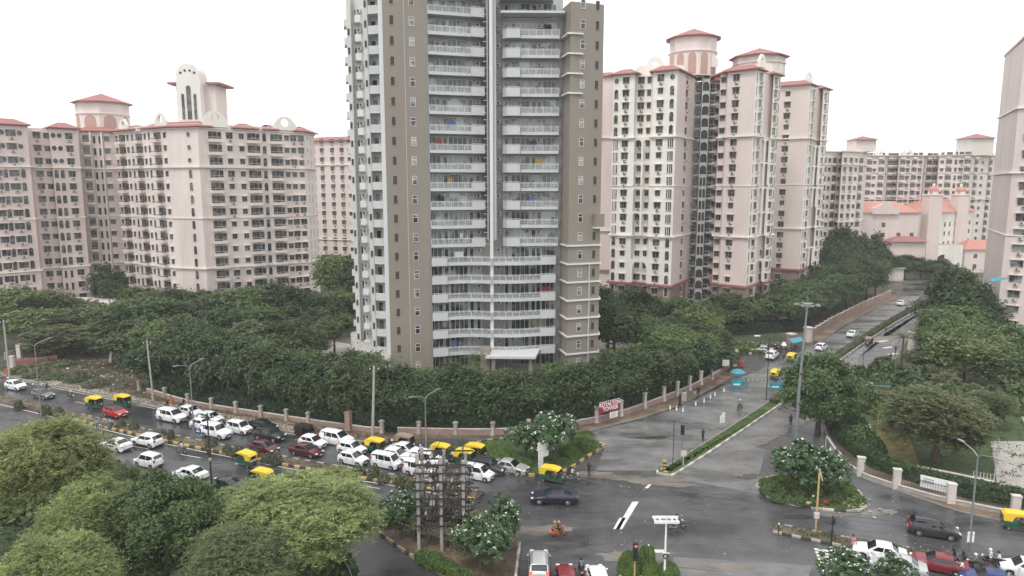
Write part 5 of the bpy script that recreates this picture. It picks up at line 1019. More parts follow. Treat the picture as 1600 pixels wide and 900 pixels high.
# hedges
def hedge(name,pts,w_,h,m,label,dens=90,ls=.1,z0=0.,cat='hedge',core='leafh'):
    rg=np.random.default_rng(len(pts)*7+int(h*100)); mb=MB(); o=thing(name,label,cat,(pts[0][0],pts[0][1],z0)); O=Vector((pts[0][0],pts[0][1],0)); pl=[(p[0]-O.x,p[1]-O.y) for p in strip(pts,-w_/2+.08,w_/2-.08)]; mb.prism(pl,0,h-.1,M[core]); mb.build('branches',o); Q=[];Nn=[]
    for a_,b_ in zip(pts,pts[1:]):
        a_=np.array(a_[:2])-np.array(O[:2]); b_=np.array(b_[:2])-np.array(O[:2]); L_=np.linalg.norm(b_-a_); n=int(L_*(2*h+w_)*dens); 
        if n<1: continue
        d=(b_-a_)/L_; s_=np.array([-d[1],d[0]]); t=rg.random(n); u=rg.random(n)*(2*h+w_); z=np.where(u<h,u,np.where(u<h+w_,h,u-h-w_)); off=np.where(u<h,-w_/2,np.where(u<h+w_,u-h-w_/2,w_/2)); p=a_+(b_-a_)*t[:,None]+s_*off[:,None]; Q.append(np.c_[p,z]+rg.normal(size=(n,3))*np.array([.07,.07,.08])); nv=np.c_[s_[None,:]*np.sign(off)[:,None]*(np.abs(off)>w_/2-.01)[:,None],np.where((u>h)&(u<h+w_),1.,.2)]; Nn.append(nv)
    Q=np.concatenate(Q); N=unit(np.concatenate(Nn)+rg.normal(size=Q.shape)*.6); U=unit(np.cross(N,rg.normal(size=Q.shape))); V=np.cross(N,U); s=ls*rg.uniform(.6,1.4,(len(Q),1)); link('foliage',quads('foliage',Q,U*s,V*s*.6,M[m]),o); return o
hp=[(p[0]+.0,p[1]+.0) for p in strip(WP,1.0,0)[:len(WP)]]
hedge('hedge',hp[:14],1.3,2.3,'leafh','tall dark hedge pressed against the perimeter wall left of the pink gate post',60,.16); hedge('hedge',hp[13:34],1.3,2.6,'leafh','tall dark hedge behind the perimeter wall along the left-turn lane',60,.16); hedge('hedge',hp[33:],1.3,2.8,'leafh','dark hedge behind the wall running beside the side road under the red sign',60,.16)
def bush(px,base,wm,hm,label,m='hedgeg',kind='ball',dens=1700,ls=.07,name='clipped_bush',z0=.15,group=None,cat='bush'):
    x,y=G(px,base); key=(m,kind,dens)
    def mk():
        rg=np.random.default_rng(5); n=dens; d=unit(rg.normal(size=(n,3))); d[:,2]=np.abs(d[:,2])
        if kind=='box': q=d/np.max(np.abs(d),axis=1,keepdims=True)*.95
        elif kind=='loose': q=d*rg.uniform(.45,1.05,(n,1))
        else: q=d*rg.uniform(.93,1.02,(n,1))
        N=unit(d+rg.normal(size=(n,3))*.6); U=unit(np.cross(N,rg.normal(size=(n,3)))); V=np.cross(N,U); s=ls*rg.uniform(.6,1.4,(n,1)); me=quads('foliage',q,U*s,V*s*.6,M[m]); c=MB(); c.sphere((0,0,0),.86 if kind!='loose' else .5,M['leafh'],14,7,half=True); return me,c.mesh('branches')
    if key not in KT: KT[key]=mk()
    o=thing(name,label,cat,(x,y,z0),random.uniform(0,6) if kind!='box' else R(20),group); link('foliage',KT[key][0],o); link('branches',KT[key][1],o); o.scale=(wm/2,wm/2,hm); return o
bush(912,704,2.6,2.1,'rounded box-clipped bright green bush at the tip of the garden island',kind='box',dens=5000,ls=.04)
for px_,b_,w_,h_,l_ in ((890,711,3,1.1,'low clipped green mound between the frangipani and the box bush'),(785,722,3.2,1.0,'low yellow-green clipped mound left of the white direction board'),(762,708,5.5,.9,'flat clipped green bed behind the yellow rickshaws'),(720,712,4.6,.7,'thin green ground bush at the left tip of the garden island'),(812,728,3.,.8,'dark low bush directly left of the white direction board post')): bush(px_,b_,w_,h_,l_,dens=3000,ls=.06)
for px_,b_,w_,h_,l_ in ((983,896,2.1,1.9,'round clipped green bush left of the red traffic signal on the front island'),(1012,884,2.1,1.7,'round clipped green bush behind the red traffic signal, the rearmost of the front island'),(1016,900,1.7,1.3,'small clipped bush at the foot of the red traffic signal'),(1044,900,2.0,1.1,'clipped bush at the foot of the white T-shaped board pole')): bush(px_,b_,w_,h_,l_,dens=4500,ls=.05)
bush(905,710,7,.5,'strip of bright turf at the island tip',m='hedgeg',dens=2500,ls=.05) if False else None
hedge('hedge',GP([(655,876),(690,892),(740,925),(790,960)]),1.3,.8,'hedgeg','clipped light green hedge curving along the kerb below the power structure',160,.08,.2); hedge('hedge',GP([(598,828),(615,820),(640,818)]),1.,.7,'hedgeg','short clipped hedge at the left tip of the power structure island',160,.08,.2)
hedge('hedge',strip(SM[15:],0,0)[:len(SM)-15],1.2,.6,'weed','long overgrown hedge on the raised median of the side road',70,.14,.28)
# loose shrubs
rr=random.Random(3); i=0
for px_,b_ in ((190,668),(210,672),(252,682),(268,688),(355,708),(372,712),(395,716),(418,722),(432,726),(585,748),(600,754),(628,760),(640,764),(560,744),(72,648),(92,652),(30,640),(330,700)):
    bush(px_,b_,rr.uniform(1.0,1.8),rr.uniform(.8,1.4),'dusty grey-green shrub growing out of the earth median of the main road','weed','loose',900,.16,'median_shrub',.2,'shrubs on the main road median')
for px_,b_ in ((1215,783),(1232,786),(1250,789),(1268,790),(1288,788),(1306,786),(1222,776),(1248,780),(1275,778),(1300,775),(1200,772)):
    bush(px_,b_,rr.uniform(1.2,1.9),rr.uniform(.5,.95),'leafy green shrub in the planting of the round island','leafm','loose',1500,.13,'shrub',.2,'shrubs on the round island')
for px_,b_,w_,h_ in ((1312,655,4,3),(1330,668,4,2.6),(1318,688,3,2.2),(1345,700,4,3),(1365,715,3,2.6),(1300,640,4,3.4),(1350,640,4.5,4),(1372,622,5,4),(1405,640,6,3.5),(1440,660,5,3),(1380,600,6,4.5),(1425,625,7,5),(1475,640,7,4),(1520,650,7,4),(1575,640,7,5),(1340,610,5,4)):
    bush(px_,b_,w_,h_,'dense green shrub inside the park fence','leafm' if rr.random()<.6 else 'leafd','loose',2600,.12,'park_shrub',.0,'shrubs inside the park fence')
bush(1376,648,4,2.1,'yellow-green rounded shrub beside the park gate hut','hedgeg','loose',2600,.12,'shrub',0)
bush(1382,560,3,3,'x','leafm') if False else None
for px_,b_,w_,h_ in ((38,582,5,1.2),(60,588,5,1.4),(85,592,4,1.1),(120,596,4,1.6),(100,572,4,1.1),(150,604,4,1.0),(70,570,4,1)): bush(px_,b_,w_,h_,'scrubby grey-green bush on the vacant plot','weed','loose',2200,.12,'scrub_bush',.1,'bushes on the vacant plot')
for px_,b_,w_,h_ in ((150,760,7,3),(220,790,8,3),(300,800,7,3),(340,835,7,3),(500,905,6,3),(60,790,9,3),(380,850,7,3),(440,900,7,2.5),(180,810,8,3),(260,840,8,3)): bush(px_,b_,w_,h_,'green undergrowth bush beneath the near trees, roadside railing behind it','leafm','loose',2600,.12,'undergrowth_bush',0,'undergrowth beneath the near trees')
for px_,b_,w_,h_ in ((1165,546,5,1.5),(1180,549,5,1.3),(1150,548,4,1.2)): bush(px_,b_,w_,h_,'clipped yellow-green bush on the small island at the side entrance','hedgeg','loose',2200,.1,'clipped_bush',.0,'bushes at the side entrance')
hedge('hedge',[XY(1140,153),XY(1250,158)],2.5,2.4,'leafh','dark hedge along the back of the two-wheeler parking',60,.18)
hedge('hedge',GP([(1300,668),(1318,694),(1345,716),(1372,733),(1430,752),(1480,768),(1600,790)]),1.6,1.6,'leafd','dark straggling hedge behind the park railing',60,.14)
# ground cover
def cover(name,pts_,n,ls,h,m,label=None,z=.13):
    rg=np.random.default_rng(n); P_=np.array([p[:2] for p in pts_]); lo=P_.min(0); hi=P_.max(0); Q=[]
    P0=P_; P1=np.roll(P_,1,0)
    def inside(q):
        c=np.zeros(len(q),bool)
        for (x0,y0),(x1,y1) in zip(P0,P1):
            if y0==y1: continue
            c^=((y0>q[:,1])!=(y1>q[:,1]))&(q[:,0]<(x1-x0)*(q[:,1]-y0)/(y1-y0)+x0)
        return c
    tot=0
    while tot<n:
        nc=4000; c=np.repeat(lo+(hi-lo)*rg.random((nc,2)),14,0); q=c+rg.normal(size=(nc*14,2))*np.repeat(rg.uniform(.15,.9,(nc,1)),14,0); q=q[inside(q)]; tot+=len(q); Q.append(np.c_[q,z+np.abs(rg.normal(size=len(q)))*h])
    Q=np.concatenate(Q)
    Q=Q[:n]; N=unit(rg.normal(size=Q.shape)); U=unit(rg.normal(size=Q.shape)*.6+np.array([0,0,.8])); V=unit(np.cross(N,U)); s=ls*rg.uniform(.5,1.4,(n,1)); o=link(name,quads(name,Q,U*s,V*s*.4,M[m])); o['kind']='stuff'; return o
cover('weeds',verge,16000,.11,.1,'weed',z=.14); cover('weeds',strip(med,.2,1.8),7000,.1,.08,'weed',z=.22); cover('grass',strip(SM,-.65,.65),9000,.12,.08,'hedgeg',z=.3)
cover('grass',GI,9000,.09,.06,'hedgeg',z=.2); cover('grass',RI,7000,.13,.1,'hedgeg',z=.2); cover('weeds',LI,7000,.1,.08,'weed',z=.2); cover('weeds',strip(RM,.1,1.6),6000,.12,.12,'weed',z=.2)
cover('weeds',GP([(0,575),(60,540),(160,540),(225,600),(200,612),(110,598),(0,590)]),6000,.18,.16,'weed',z=.142); cover('grass',PK,20000,.16,.1,'leafm',z=.05)
cover('grass',GP([(100,712),(190,742),(330,790),(480,850),(540,900),(300,1000),(0,1000),(0,760)]),26000,.16,.12,'leafm',z=0)
# ================================================================== VEHICLES
def lerp(a,b,t): return a+(b-a)*t
def interp(xs,ys,x):
    if x<=xs[0]: return ys[0]
    for i in range(len(xs)-1):
        if x<=xs[i+1]:
            t=(x-xs[i])/(xs[i+1]-xs[i]); return lerp(ys[i],ys[i+1],t)
    return ys[-1]
# kind: L,W,H, hood z, belt z, x of: nose, cowl, roof front, roof rear, rear deck start, tail ; deck z ; wheel r ; wheel xs ; side windows
CARS={
 'hatchback':dict(L=3.75,W=1.64,H=1.52,hood=.93,belt=.98,cowl=.92,rf=.28,rr=-1.25,dk=-1.74,dz=1.02,wr=.30,fx=1.20,rx=-1.18,nw=2),
 'boxy':dict(L=3.65,W=1.56,H=1.68,hood=1.0,belt=1.02,cowl=1.12,rf=.55,rr=-1.5,dk=-1.74,dz=1.1,wr=.29,fx=1.2,rx=-1.15,nw=2),
 'sedan':dict(L=4.45,W=1.72,H=1.47,hood=.92,belt=.95,cowl=1.0,rf=.28,rr=-.95,dk=-1.55,dz=1.03,wr=.31,fx=1.38,rx=-1.28,nw=2),
 'limo':dict(L=4.9,W=1.86,H=1.42,hood=.88,belt=.93,cowl=1.15,rf=.25,rr=-.95,dk=-1.95,dz=1.02,wr=.35,fx=1.55,rx=-1.42,nw=2),
 'suv':dict(L=4.3,W=1.8,H=1.65,hood=1.06,belt=1.08,cowl=1.0,rf=.42,rr=-1.6,dk=-2.02,dz=1.12,wr=.35,fx=1.32,rx=-1.30,nw=2,rail=1,clad=1),
 'mpv':dict(L=4.7,W=1.82,H=1.76,hood=1.08,belt=1.08,cowl=1.35,rf=.62,rr=-1.95,dk=-2.28,dz=1.16,wr=.34,fx=1.5,rx=-1.35,nw=3),
 'jeep':dict(L=4.4,W=1.78,H=1.90,hood=1.14,belt=1.18,cowl=.95,rf=.55,rr=-2.0,dk=-2.14,dz=1.25,wr=.37,fx=1.4,rx=-1.3,nw=3,clad=1),
 'van':dict(L=3.7,W=1.50,H=1.80,hood=1.05,belt=1.08,cowl=1.45,rf=1.0,rr=-1.68,dk=-1.82,dz=1.2,wr=.28,fx=1.1,rx=-1.1,nw=3),
}
def car_meshes(kind,color,tl=False,roofc=None,wind='cglass'):
    p=CARS[kind]; Lh=p['L']/2; W=p['W']/2; H=p['H']; pm=CAR[color]; parts=[]
    zx=[-Lh,-Lh+.06,p['dk'],p['rr'],(p['rr']+p['rf'])/2,p['rf'],p['cowl'],Lh-.55,Lh-.1,Lh]
    zz=[p['dz']-.22,p['dz']-.06,p['dz'],H-.05,H,H-.04,p['hood']+.03,p['hood']-.08,p['hood']-.24,p['hood']-.36]
    if kind in('hatchback','boxy','suv','mpv','jeep','van'): zz[1]=p['dz']-.05
    ztop=lambda x:interp(zx,zz,x)
    belt=lambda x: min(p['belt']-.03+ .06*(-x/Lh)*.5, ztop(x)-.015)
    def wid(x):
        s=abs(x)/Lh; return W*(1-.16*max(0,(s-.72)/.28)**2.2)
    def wroof(x):
        h=max(0,min(1,(ztop(x)-p['belt'])/(H-p['belt']))); return lerp(wid(x)*.93,W*(.80 if kind not in('jeep','van') else .86),h)
    gc=.20 if not p.get('clad') else .27
    def zb(x):
        z=gc+ (.08 if abs(x)>Lh-.15 else 0)
        for cx in (p['fx'],p['rx']):
            r=p['wr']+.065; dx=abs(x-cx)
            if dx<r: z=max(z,p['wr']+math.sqrt(max(0,r*r-dx*dx))*.98)
        return z
    xs=sorted(set([round(-Lh+i*(2*Lh)/34,3) for i in range(35)]+[p['cowl'],p['rf'],p['rr'],p['dk'],-Lh+.06,Lh-.1,p['fx']-p['wr']-.066,p['fx']+p['wr']+.066,p['rx']-p['wr']-.066,p['rx']+p['wr']+.066]))
    b=MB(); V=[]; 
    for x in xs:
        w=wid(x); be=belt(x); zt=ztop(x); zr=max(be+.01,zt-.07 if zt>p['belt']+.12 else zt-.02); wr_=wroof(x); z0=zb(x); mid=max(z0+.01,.62)
        V.append([(x,0,z0),(x,w*.93,z0),(x,w,mid),(x,w*.985,be-.05 if be-.05>mid else mid+.005),(x,w*.945,be),(x,wr_,zr),(x,wr_*.86,zt-.01),(x,wr_*.4,zt+.015),(x,0,zt+.02)])
    vs=[];fs=[];n=9
    for row in V:
        vs+=row; vs+=[(q[0],-q[1],q[2]) for q in row]
    for i in range(len(V)-1):
        for s in (0,n):
            for j in range(n-1):
                a_,b_=i*2*n+s+j,(i+1)*2*n+s+j; f=(a_,b_,b_+1,a_+1); fs.append(f[::-1] if s==0 else f)
    for i,rev in ((0,False),(len(V)-1,True)):
        c=[i*2*n+j for j in range(n)]+[i*2*n+n+j for j in range(n-1,-1,-1)]; fs.append(tuple(c if rev else c[::-1]))
    fs=[f[::-1] for f in fs]
    b.add(vs,fs,pm)
    b.box(-Lh+.3,Lh-.3,-W*.8,W*.8,gc-.02,.55,M['trim'])
    if roofc:
        b2=MB()
    parts.append(('body',b,True))
    # glass
    def sidept(x,z,e=.012):
        zt=ztop(x); zr=max(belt(x)+.01,zt-.07 if zt>p['belt']+.12 else zt-.02); be=belt(x); t=max(0,min(1.05,(z-be)/max(zr-be,.02))); return lerp(wid(x)*.945,wroof(x),t)+e
    zs0=p['belt']+.035; zs1=H-.13
    xf0,xf1=p['cowl']-.28,p['rf']-.08; xr1,xr0=p['rr']+.14,p['dk']+(.35 if kind in('sedan','limo') else .16)
    cuts=[k/p['nw'] for k in range(p['nw']+1)]
    for side in (1,-1):
        for k in range(p['nw']):
            m=MB(); q=[]
            for (c0,c1) in ((cuts[k],cuts[k+1]),):
                for (u,zq) in ((c0,0),(c1,0),(c1,1),(c0,1)):
                    xb=lerp(xr0,xf0,u)+(.035 if u==c0 and u>0 else -.035 if u==c1 and u<1 else 0); xt=lerp(xr1,xf1,u)+(.035 if u==c0 and u>0 else -.035 if u==c1 and u<1 else 0); x=xt if zq else xb; z=zs1 if zq else zs0; z=min(z,ztop(x)-.06); q.append((x,side*sidept(x,z),z))
            m.add(q,[(0,1,2,3) if side==-1 else (3,2,1,0)],M['cglass']); parts.append(('side_window',m,False))
    def top_panel(x0,x1,inset):
        m=MB(); N_=6; K_=6; v=[]
        for i in range(N_+1):
            x=lerp(x0,x1,i/N_); w=wroof(x)-inset; zt=ztop(x)
            for j in range(K_+1):
                y=lerp(-w,w,j/K_); r=abs(y)/wroof(x); z=zt+ (.02-.02*r if r<.86 else -.003-.25*(r-.86))+.014; v.append((x,y,z))
        f=[(i*(K_+1)+j,(i+1)*(K_+1)+j,(i+1)*(K_+1)+j+1,i*(K_+1)+j+1) for i in range(N_) for j in range(K_)]; m.add(v,f,M[wind] if x0>0 or True else M['cglass']); return m
    parts.append(('windscreen',top_panel(p['rf']+.03,p['cowl']-.03,.07),True))
    rx0,rx1=(p['dk']+.04,p['rr']-.04); parts.append(('rear_window',top_panel(rx0,rx1,.10),True))
    if roofc:
        m=top_panel(p['rr']+.02,p['rf']-.02,.02); m.mats=[CAR[roofc]]; parts.append(('roof',m,True))
    # lamps, bumpers, plates
    for s in (1,-1):
        m=MB(); m.rbox((Lh-.13,s*W*.68,p['hood']-.27),(.22,.34,.16),M['lens'],.04); parts.append(('headlight',m,True))
        m=MB(); hz=p['dz']-.2 if kind in('sedan','limo') else p['dz']-.12; m.rbox((-Lh+.10,s*W*.76,hz),(.16,.26,.18 if kind in('sedan','limo') else .36),M['brake' if tl else 'red'],.04); parts.append(('tail_light',m,True))
        m=MB(); m.rbox((p['cowl']-.38,s*(W+.06),p['belt']+.05),(.14,.20,.13),pm,.03); parts.append(('wing_mirror',m,True))
    m=MB(); m.rbox((Lh-.03,0,.42),(.16,W*1.5,.22),M['trim'],.04); m.box(Lh-.12,Lh+.02,-W*.42,W*.42,.56,.68,M['trim']); parts.append(('grille',m,False))
    m=MB(); m.rbox((-Lh+.03,0,.36),(.16,W*1.6,.18),M['trim'],.04); parts.append(('rear_bumper',m,False))
    m=MB(); m.box(Lh+.045,Lh+.06,-.25,.25,.38,.49,M['white']); parts.append(('number_plate',m,False)); m=MB(); m.box(-Lh-.055,-Lh-.03,-.25,.25,.52,.63,M['white']); parts.append(('number_plate',m,False))
    m=MB()
    for s in (1,-1):
        for x in (lerp(xr0,xf0,.5)+.0,xf0-.02,xr0+.1):
            y=s*(wid(x)+.001); m.box(x-.008,x+.008,y-.01,y+.004,.38,p['belt']-.06,M['trim'])
        for x in (lerp(xr0,xf0,.5)+.12,lerp(xr0,xf0,.5)-.75): m.box(x,x+.16,s*wid(x)-.012,s*wid(x)+.022,p['belt']-.14,p['belt']-.10,M['trim'])
    parts.append(('door_seam',m,False))
    if p.get('clad'):
        m=MB(); m.box(p['rx']+p['wr']+.08,p['fx']-p['wr']-.08,-W-.01,W+.01,gc-.01,gc+.16,M['trim']); parts.append(('sill',m,False))
    if p.get('rail'):
        for s in (1,-1): m=MB(); m.tube([(p['rr'],s*W*.68,H-.03),(p['rr']+.1,s*W*.68,H+.04),(p['rf']-.1,s*W*.68,H+.04),(p['rf'],s*W*.68,H-.03)],.02,M['trim'],5); parts.append(('roof_rail',m,False))
    wheels=[]
    for cx in (p['fx'],p['rx']):
        for s in (1,-1):
            t=MB(); r=p['wr']; wcy=s*(W-.115)
            prof=[(-.10,r*.62),(-.10,r*.93),(-.07,r),(.07,r),(.10,r*.93),(.10,r*.62)]; N_=20; v=[];f=[]
            for i in range(N_):
                a_=2*math.pi*i/N_
                for (yy,rr_) in prof: v.append((cx+rr_*math.cos(a_),wcy+yy,r+rr_*math.sin(a_)))
            k=len(prof)
            for i in range(N_):
                for j in range(k-1): f.append((i*k+j,i*k+j+1,((i+1)%N_)*k+j+1,((i+1)%N_)*k+j))
            t.add(v,f,M['tyre']); rm=MB(); rm.cyl((cx,wcy+s*.045,r),r*.63,.06,M['trim'],'y',16)
            for q in range(5):
                a_=2*math.pi*q/5; rm.tube([(cx,wcy+s*.085,r),(cx+r*.58*math.cos(a_),wcy+s*.085,r+r*.58*math.sin(a_))],[.05,.04],M['rim'],5)
            rg_=MB(); rm.cyl((cx,wcy+s*.08,r),r*.16,.05,M['rim'],'y',8)
            v=[];f=[]
            for i in range(16):
                a_=2*math.pi*i/16
                for (yy,rr_) in ((s*.09,r*.55),(s*.10,r*.64),(s*.02,r*.64)): v.append((cx+rr_*math.cos(a_),wcy+yy,r+rr_*math.sin(a_)))
            for i in range(16):
                for j in range(2): f.append((i*3+j,i*3+j+1,((i+1)%16)*3+j+1,((i+1)%16)*3+j))
            rm.add(v,f,M['rim']); wheels.append((t,rm))
    return parts,wheels
def build_car(kind,color,**k):
    parts,wheels=car_meshes(kind,color,**k); nm={'hatchback':'hatchback_car','boxy':'tall_hatchback_car','sedan':'saloon_car','limo':'saloon_car','suv':'suv_car','mpv':'people_carrier','jeep':'off_road_car','van':'minivan'}[kind]
    o=link(nm,None)
    for n,mb,sm in parts: mb.build(n,o,sm)
    for t,rm in wheels:
        w_=link('wheel',t.mesh('tyre',True),o); rm.build('rim',w_)
    return o
DM=math.atan2(-.408,.913); DS=math.atan2(.77,.64)
def place(o,px,py,rz,label,cat,group=None,z=.012,world=None):
    x,y=world or G(px,py); o.location=(x,y,z); o.rotation_euler=(0,0,rz); return tag(o,label,cat,group)
def car(kind,color,px,py,rz,label,**k):
    cat={'suv':'suv','mpv':'people carrier','van':'van','jeep':'off-road car'}.get(kind,'car'); o=once.get(('car',kind,color,str(sorted(k.items()))),lambda:build_car(kind,color,**k)); return place(o,px,py,rz+random.uniform(-.03,.03),label,cat)
E_=DM; Wd=DM+math.pi
# ground centre pixels (middle of the footprint)
car('hatchback','white',25,608,E_,'white hatchback at the far left end of the road, first vehicle on the left')
car('hatchback','grey',68,622,E_,'dark grey hatchback with a pale bonnet following the leftmost white hatchback')
car('hatchback','red',181,650,E_,'bright red car with a black roof beside the earth median',roofc='black')
car('mpv','white',269,657,E_,'long white people carrier right of the red car, leading corner towards the median')
car('hatchback','white',298,650,E_,'white hatchback half hidden behind a motorcycle near the footpath')
car('hatchback','white',330,660,E_,'white hatchback between the people carrier and the boxy white car, on the footpath side')
car('hatchback','white',318,670,E_,'white hatchback almost hidden behind the white off-road car')
car('jeep','white',338,683,E_,'white upright off-road car with a long bonnet, beside the blue roadside sign')
car('boxy','white',374,676,E_,'boxy white hatchback left of the two black cars')
car('sedan','black',410,672,E_,'black saloon next to the footpath, its boot behind the boxy white hatchback')
car('suv','black',422,687,E_,'black compact suv in front of the black saloon')
car('hatchback','maroon',414,707,E_,'brownish maroon hatchback partly behind median shrubs')
car('hatchback','white',489,698,E_,'white hatchback right behind the black three-wheeled goods carrier',wind='cglass')
car('sedan','maroon',479,711,E_,'very dark maroon saloon beside the median behind shrubs')
car('mpv','white',526,693,E_,'white people carrier nearest the footpath in the thick of the queue')
car('hatchback','white',550,708,E_,'white hatchback just ahead of the footpath-side people carrier')
car('hatchback','white',552,724,E_,'white hatchback on the median side, well below the people carrier')
car('sedan','white',634,710,E_,'white saloon below the tan rickshaw in the packed queue')
car('hatchback','white',620,719,E_,'white hatchback wedged between the white saloon and the white minivan')
car('van','white',604,730,E_,'round-nosed white minivan next to the median shrubs')
car('jeep','white',670,728,E_,'white upright off-road car behind the top of the power structure')
car('van','white',655,742,E_,'white minivan seen through the top beams of the power structure')
car('suv','dgrey',763,738,E_,'dark grey wet suv between the yellow rickshaws and the white front cars')
car('boxy','white',747,748,E_,'small white hatchback at the head of the queue beside the power structure')
car('sedan','silver',797,737,E_,'white saloon leading the queue beside the garden island kerb')
car('limo','navy',866,784,Wd+.35,'dark navy saloon crossing the middle of the junction towards the left')
car('sedan','white',182,702,Wd,'white saloon heading left, left one of the pair on the near carriageway')
car('suv','white',231,696,Wd,'white suv heading left, right one of the pair on the near carriageway')
car('boxy','white',233,728,Wd,'small white van-like car on the near lane just above the broadleaf tree')
car('sedan','white',298,748,Wd,'white saloon emerging above the broadleaf tree on the near lane')
car('van','white',112,697,Wd,'white van mostly hidden by the left edge trees')
car('sedan','black',352,765,Wd,'black car half hidden by the wide acacia beside the utility pole')
car('suv','silver',842,893,R(88),'silver grey suv with lit brake lamps waiting at the bottom, left of the red hatchback',tl=True)
car('hatchback','ruby',884,912,R(90),'dark red hatchback at the bottom edge between the silver suv and the scooter')
car('hatchback','white',933,913,R(92),'white hatchback at the bottom edge right of the scooter')
car('sedan','white',1373,872,Wd,'white saloon facing left beside the zebra crossing at bottom right')
car('sedan','silver',1402,893,Wd,'silver saloon in front of the white one at bottom right')
car('sedan','ruby',1466,890,Wd,'dark red saloon at bottom right behind the white saloon') 
car('sedan','blue',1545,916,Wd,'blue car cut by the bottom edge under the motorcycles')
car('hatchback','white',1600,899,Wd,'white car in the bottom right corner')
car('suv','dgrey',1458,836,E_,'dark grey suv driving right through the spray')
car('suv','white',1206,560,DS+.1,'white suv at the side entrance left of the nearest upper rickshaw')
car('sedan','silver',1190,551,R(170),'silver saloon parked behind the white suv at the side entrance')
car('hatchback','white',1283,547,DS,'white hatchback driving away up the side road beside the light mast')
car('sedan','white',1332,526,DS,'white saloon farther up the side road beside the hedge median')
car('sedan','white',1408,477,DS,'pale saloon coming down the far end of the side road')
car('hatchback','white',1462,464,DS+math.pi,'tiny white car at the far tip of the median hedge')
car('hatchback','white',1142,520,R(10),'white hatchback parked under the trees left of the side entrance')
car('hatchback','white',1178,516,R(10),'white hatchback parked under the trees right of the other one, behind the two-wheelers')
# ------------------------------------------------------------------ auto rickshaw
def build_auto(canopy='yellow',body='green',goods=False):
    o=link('auto_rickshaw' if not goods else 'goods_three_wheeler',None); c=CAR[canopy]; g=CAR[body]
    # body tub from side outline
    m=MB(); out=[(-1.25,.42),(1.0,.30),(1.28,.45),(1.36,.95),(1.12,1.02),(.95,.62),(-.05,.56),(-.1,.95),(-1.2,1.0),(-1.32,.75)]; W=.62
    def ext_(out,W0,m,mt,taper=None):
        vs=[(x,-W0*(1 if taper is None or x<.6 else 1-.45*(x-.6)/.8),z) for x,z in out]+[(x,W0*(1 if taper is None or x<.6 else 1-.45*(x-.6)/.8),z) for x,z in out]; n=len(out); m.add(vs,[tuple(range(n)),tuple(range(n,2*n))[::-1]]+[(i,n+i,n+(i+1)%n,(i+1)%n) for i in range(n)],mt)
    ext_(out,W,m,g,1); m.build('body',o,False)
    m=MB(); 
    top=[(-1.30,.98),(-1.36,1.5),(-1.15,1.74),(0,1.82),(.75,1.76),(.98,1.60),(.92,1.55),(.7,1.66),(0,1.70),(-1.0,1.62),(-1.1,1.5),(-1.08,.98)]; vs=[(x,-.62,z) for x,z in top]+[(x,.62,z) for x,z in top]; n=len(top)
    m.add(vs,[(i,n+i,n+(i+1)%n,(i+1)%n) for i in range(n)],c)
    for s in (-1,1):
        q=[(-1.30,.98),(-1.36,1.5),(-1.15,1.74),(0,1.82),(.75,1.76),(.98,1.60),(.3,1.58),(-.35,1.55),(-.55,1.25),(-.6,.98)]; k=len(q); m.add([(x,s*.625,z) for x,z in q]+[(x,s*.60,z) for x,z in q],[tuple(range(k)) if s<0 else tuple(range(k))[::-1],tuple(range(k,2*k))[::-1] if s<0 else tuple(range(k,2*k))]+[(i,k+i,k+(i+1)%k,(i+1)%k) for i in range(k)],c)
    m.build('canopy',o,False)
    if goods: mm=MB(); mm.rbox((-.6,0,1.05),(1.35,1.26,.95),c,.05); mm.build('cargo_box',o)
    m=MB(); m.box(-1.372,-1.36,-.35,.35,1.12,1.45,M['cglass']); m.build('rear_window',o)
    m=MB(); m.add([(1.25,-.46,1.0),(1.25,.46,1.0),(.98,.5,1.58),(.98,-.5,1.58)],[(0,1,2,3)],M['cglass']); m.build('windscreen',o)
    m=MB()
    for s in (-1,1): m.tube([(1.27,s*.48,.98),(.98,s*.53,1.6)],.025,M['trim'],5); m.tube([(-.05,s*.58,.95),(-.02,s*.60,1.68)],.02,M['trim'],5)
    m.build('frame',o)
    m=MB(); m.rbox((-.75,0,.85),(.55,1.1,.16),M['trim'],.04); m.rbox((-1.02,0,1.15),(.14,1.1,.5),M['trim'],.04); m.rbox((.22,0,.78),(.4,.6,.14),M['trim'],.04); m.build('seat',o)
    m=MB(); m.tube([(.75,-.3,1.1),(.78,0,1.08),(.75,.3,1.1)],.02,M['trim'],5); m.tube([(.78,0,1.08),(1.0,0,.6)],.03,M['trim'],5); m.build('handlebar',o)
    m=MB(); m.cyl((1.36,0,.78),.11,.06,M['lens'],'x',12); m.build('headlight',o)
    for s in (-1,1): m=MB(); m.box(-1.34,-1.29,s*.5-.08,s*.5+.08,.62,.74,M['red']); m.build('tail_light',o)
    m=MB(); m.tube([(1.02,-.1,.42),(1.1,-.1,.55),(1.3,-.1,.5)],.05,g,5); m.box(.95,1.42,-.13,.13,.44,.48,g); m.build('mudguard',o)
    for (x,y) in ((1.18,0),(-.85,.52),(-.85,-.52)):
        m=MB(); m.cyl((x,y,.23),.23,.11,M['tyre'],'y',18); w_=m.build('wheel',o); m=MB(); m.cyl((x,y,.23),.12,.125,M['rim'],'y',10); m.build('rim',w_)
    return o
def auto(px,py,rz,label,canopy='yellow',body='green',goods=False):
    o=once.get(('auto',canopy,body,goods),lambda:build_auto(canopy,body,goods)); return place(o,px,py,rz+random.uniform(-.06,.06),label,'rickshaw' if not goods else 'goods carrier','yellow-roofed auto rickshaws' if not goods else None)
auto(149,638,E_,'yellow-roofed auto rickshaw left of the red car, the left one of two'); auto(193,635,E_,'yellow-roofed auto rickshaw behind the red car on the footpath side')
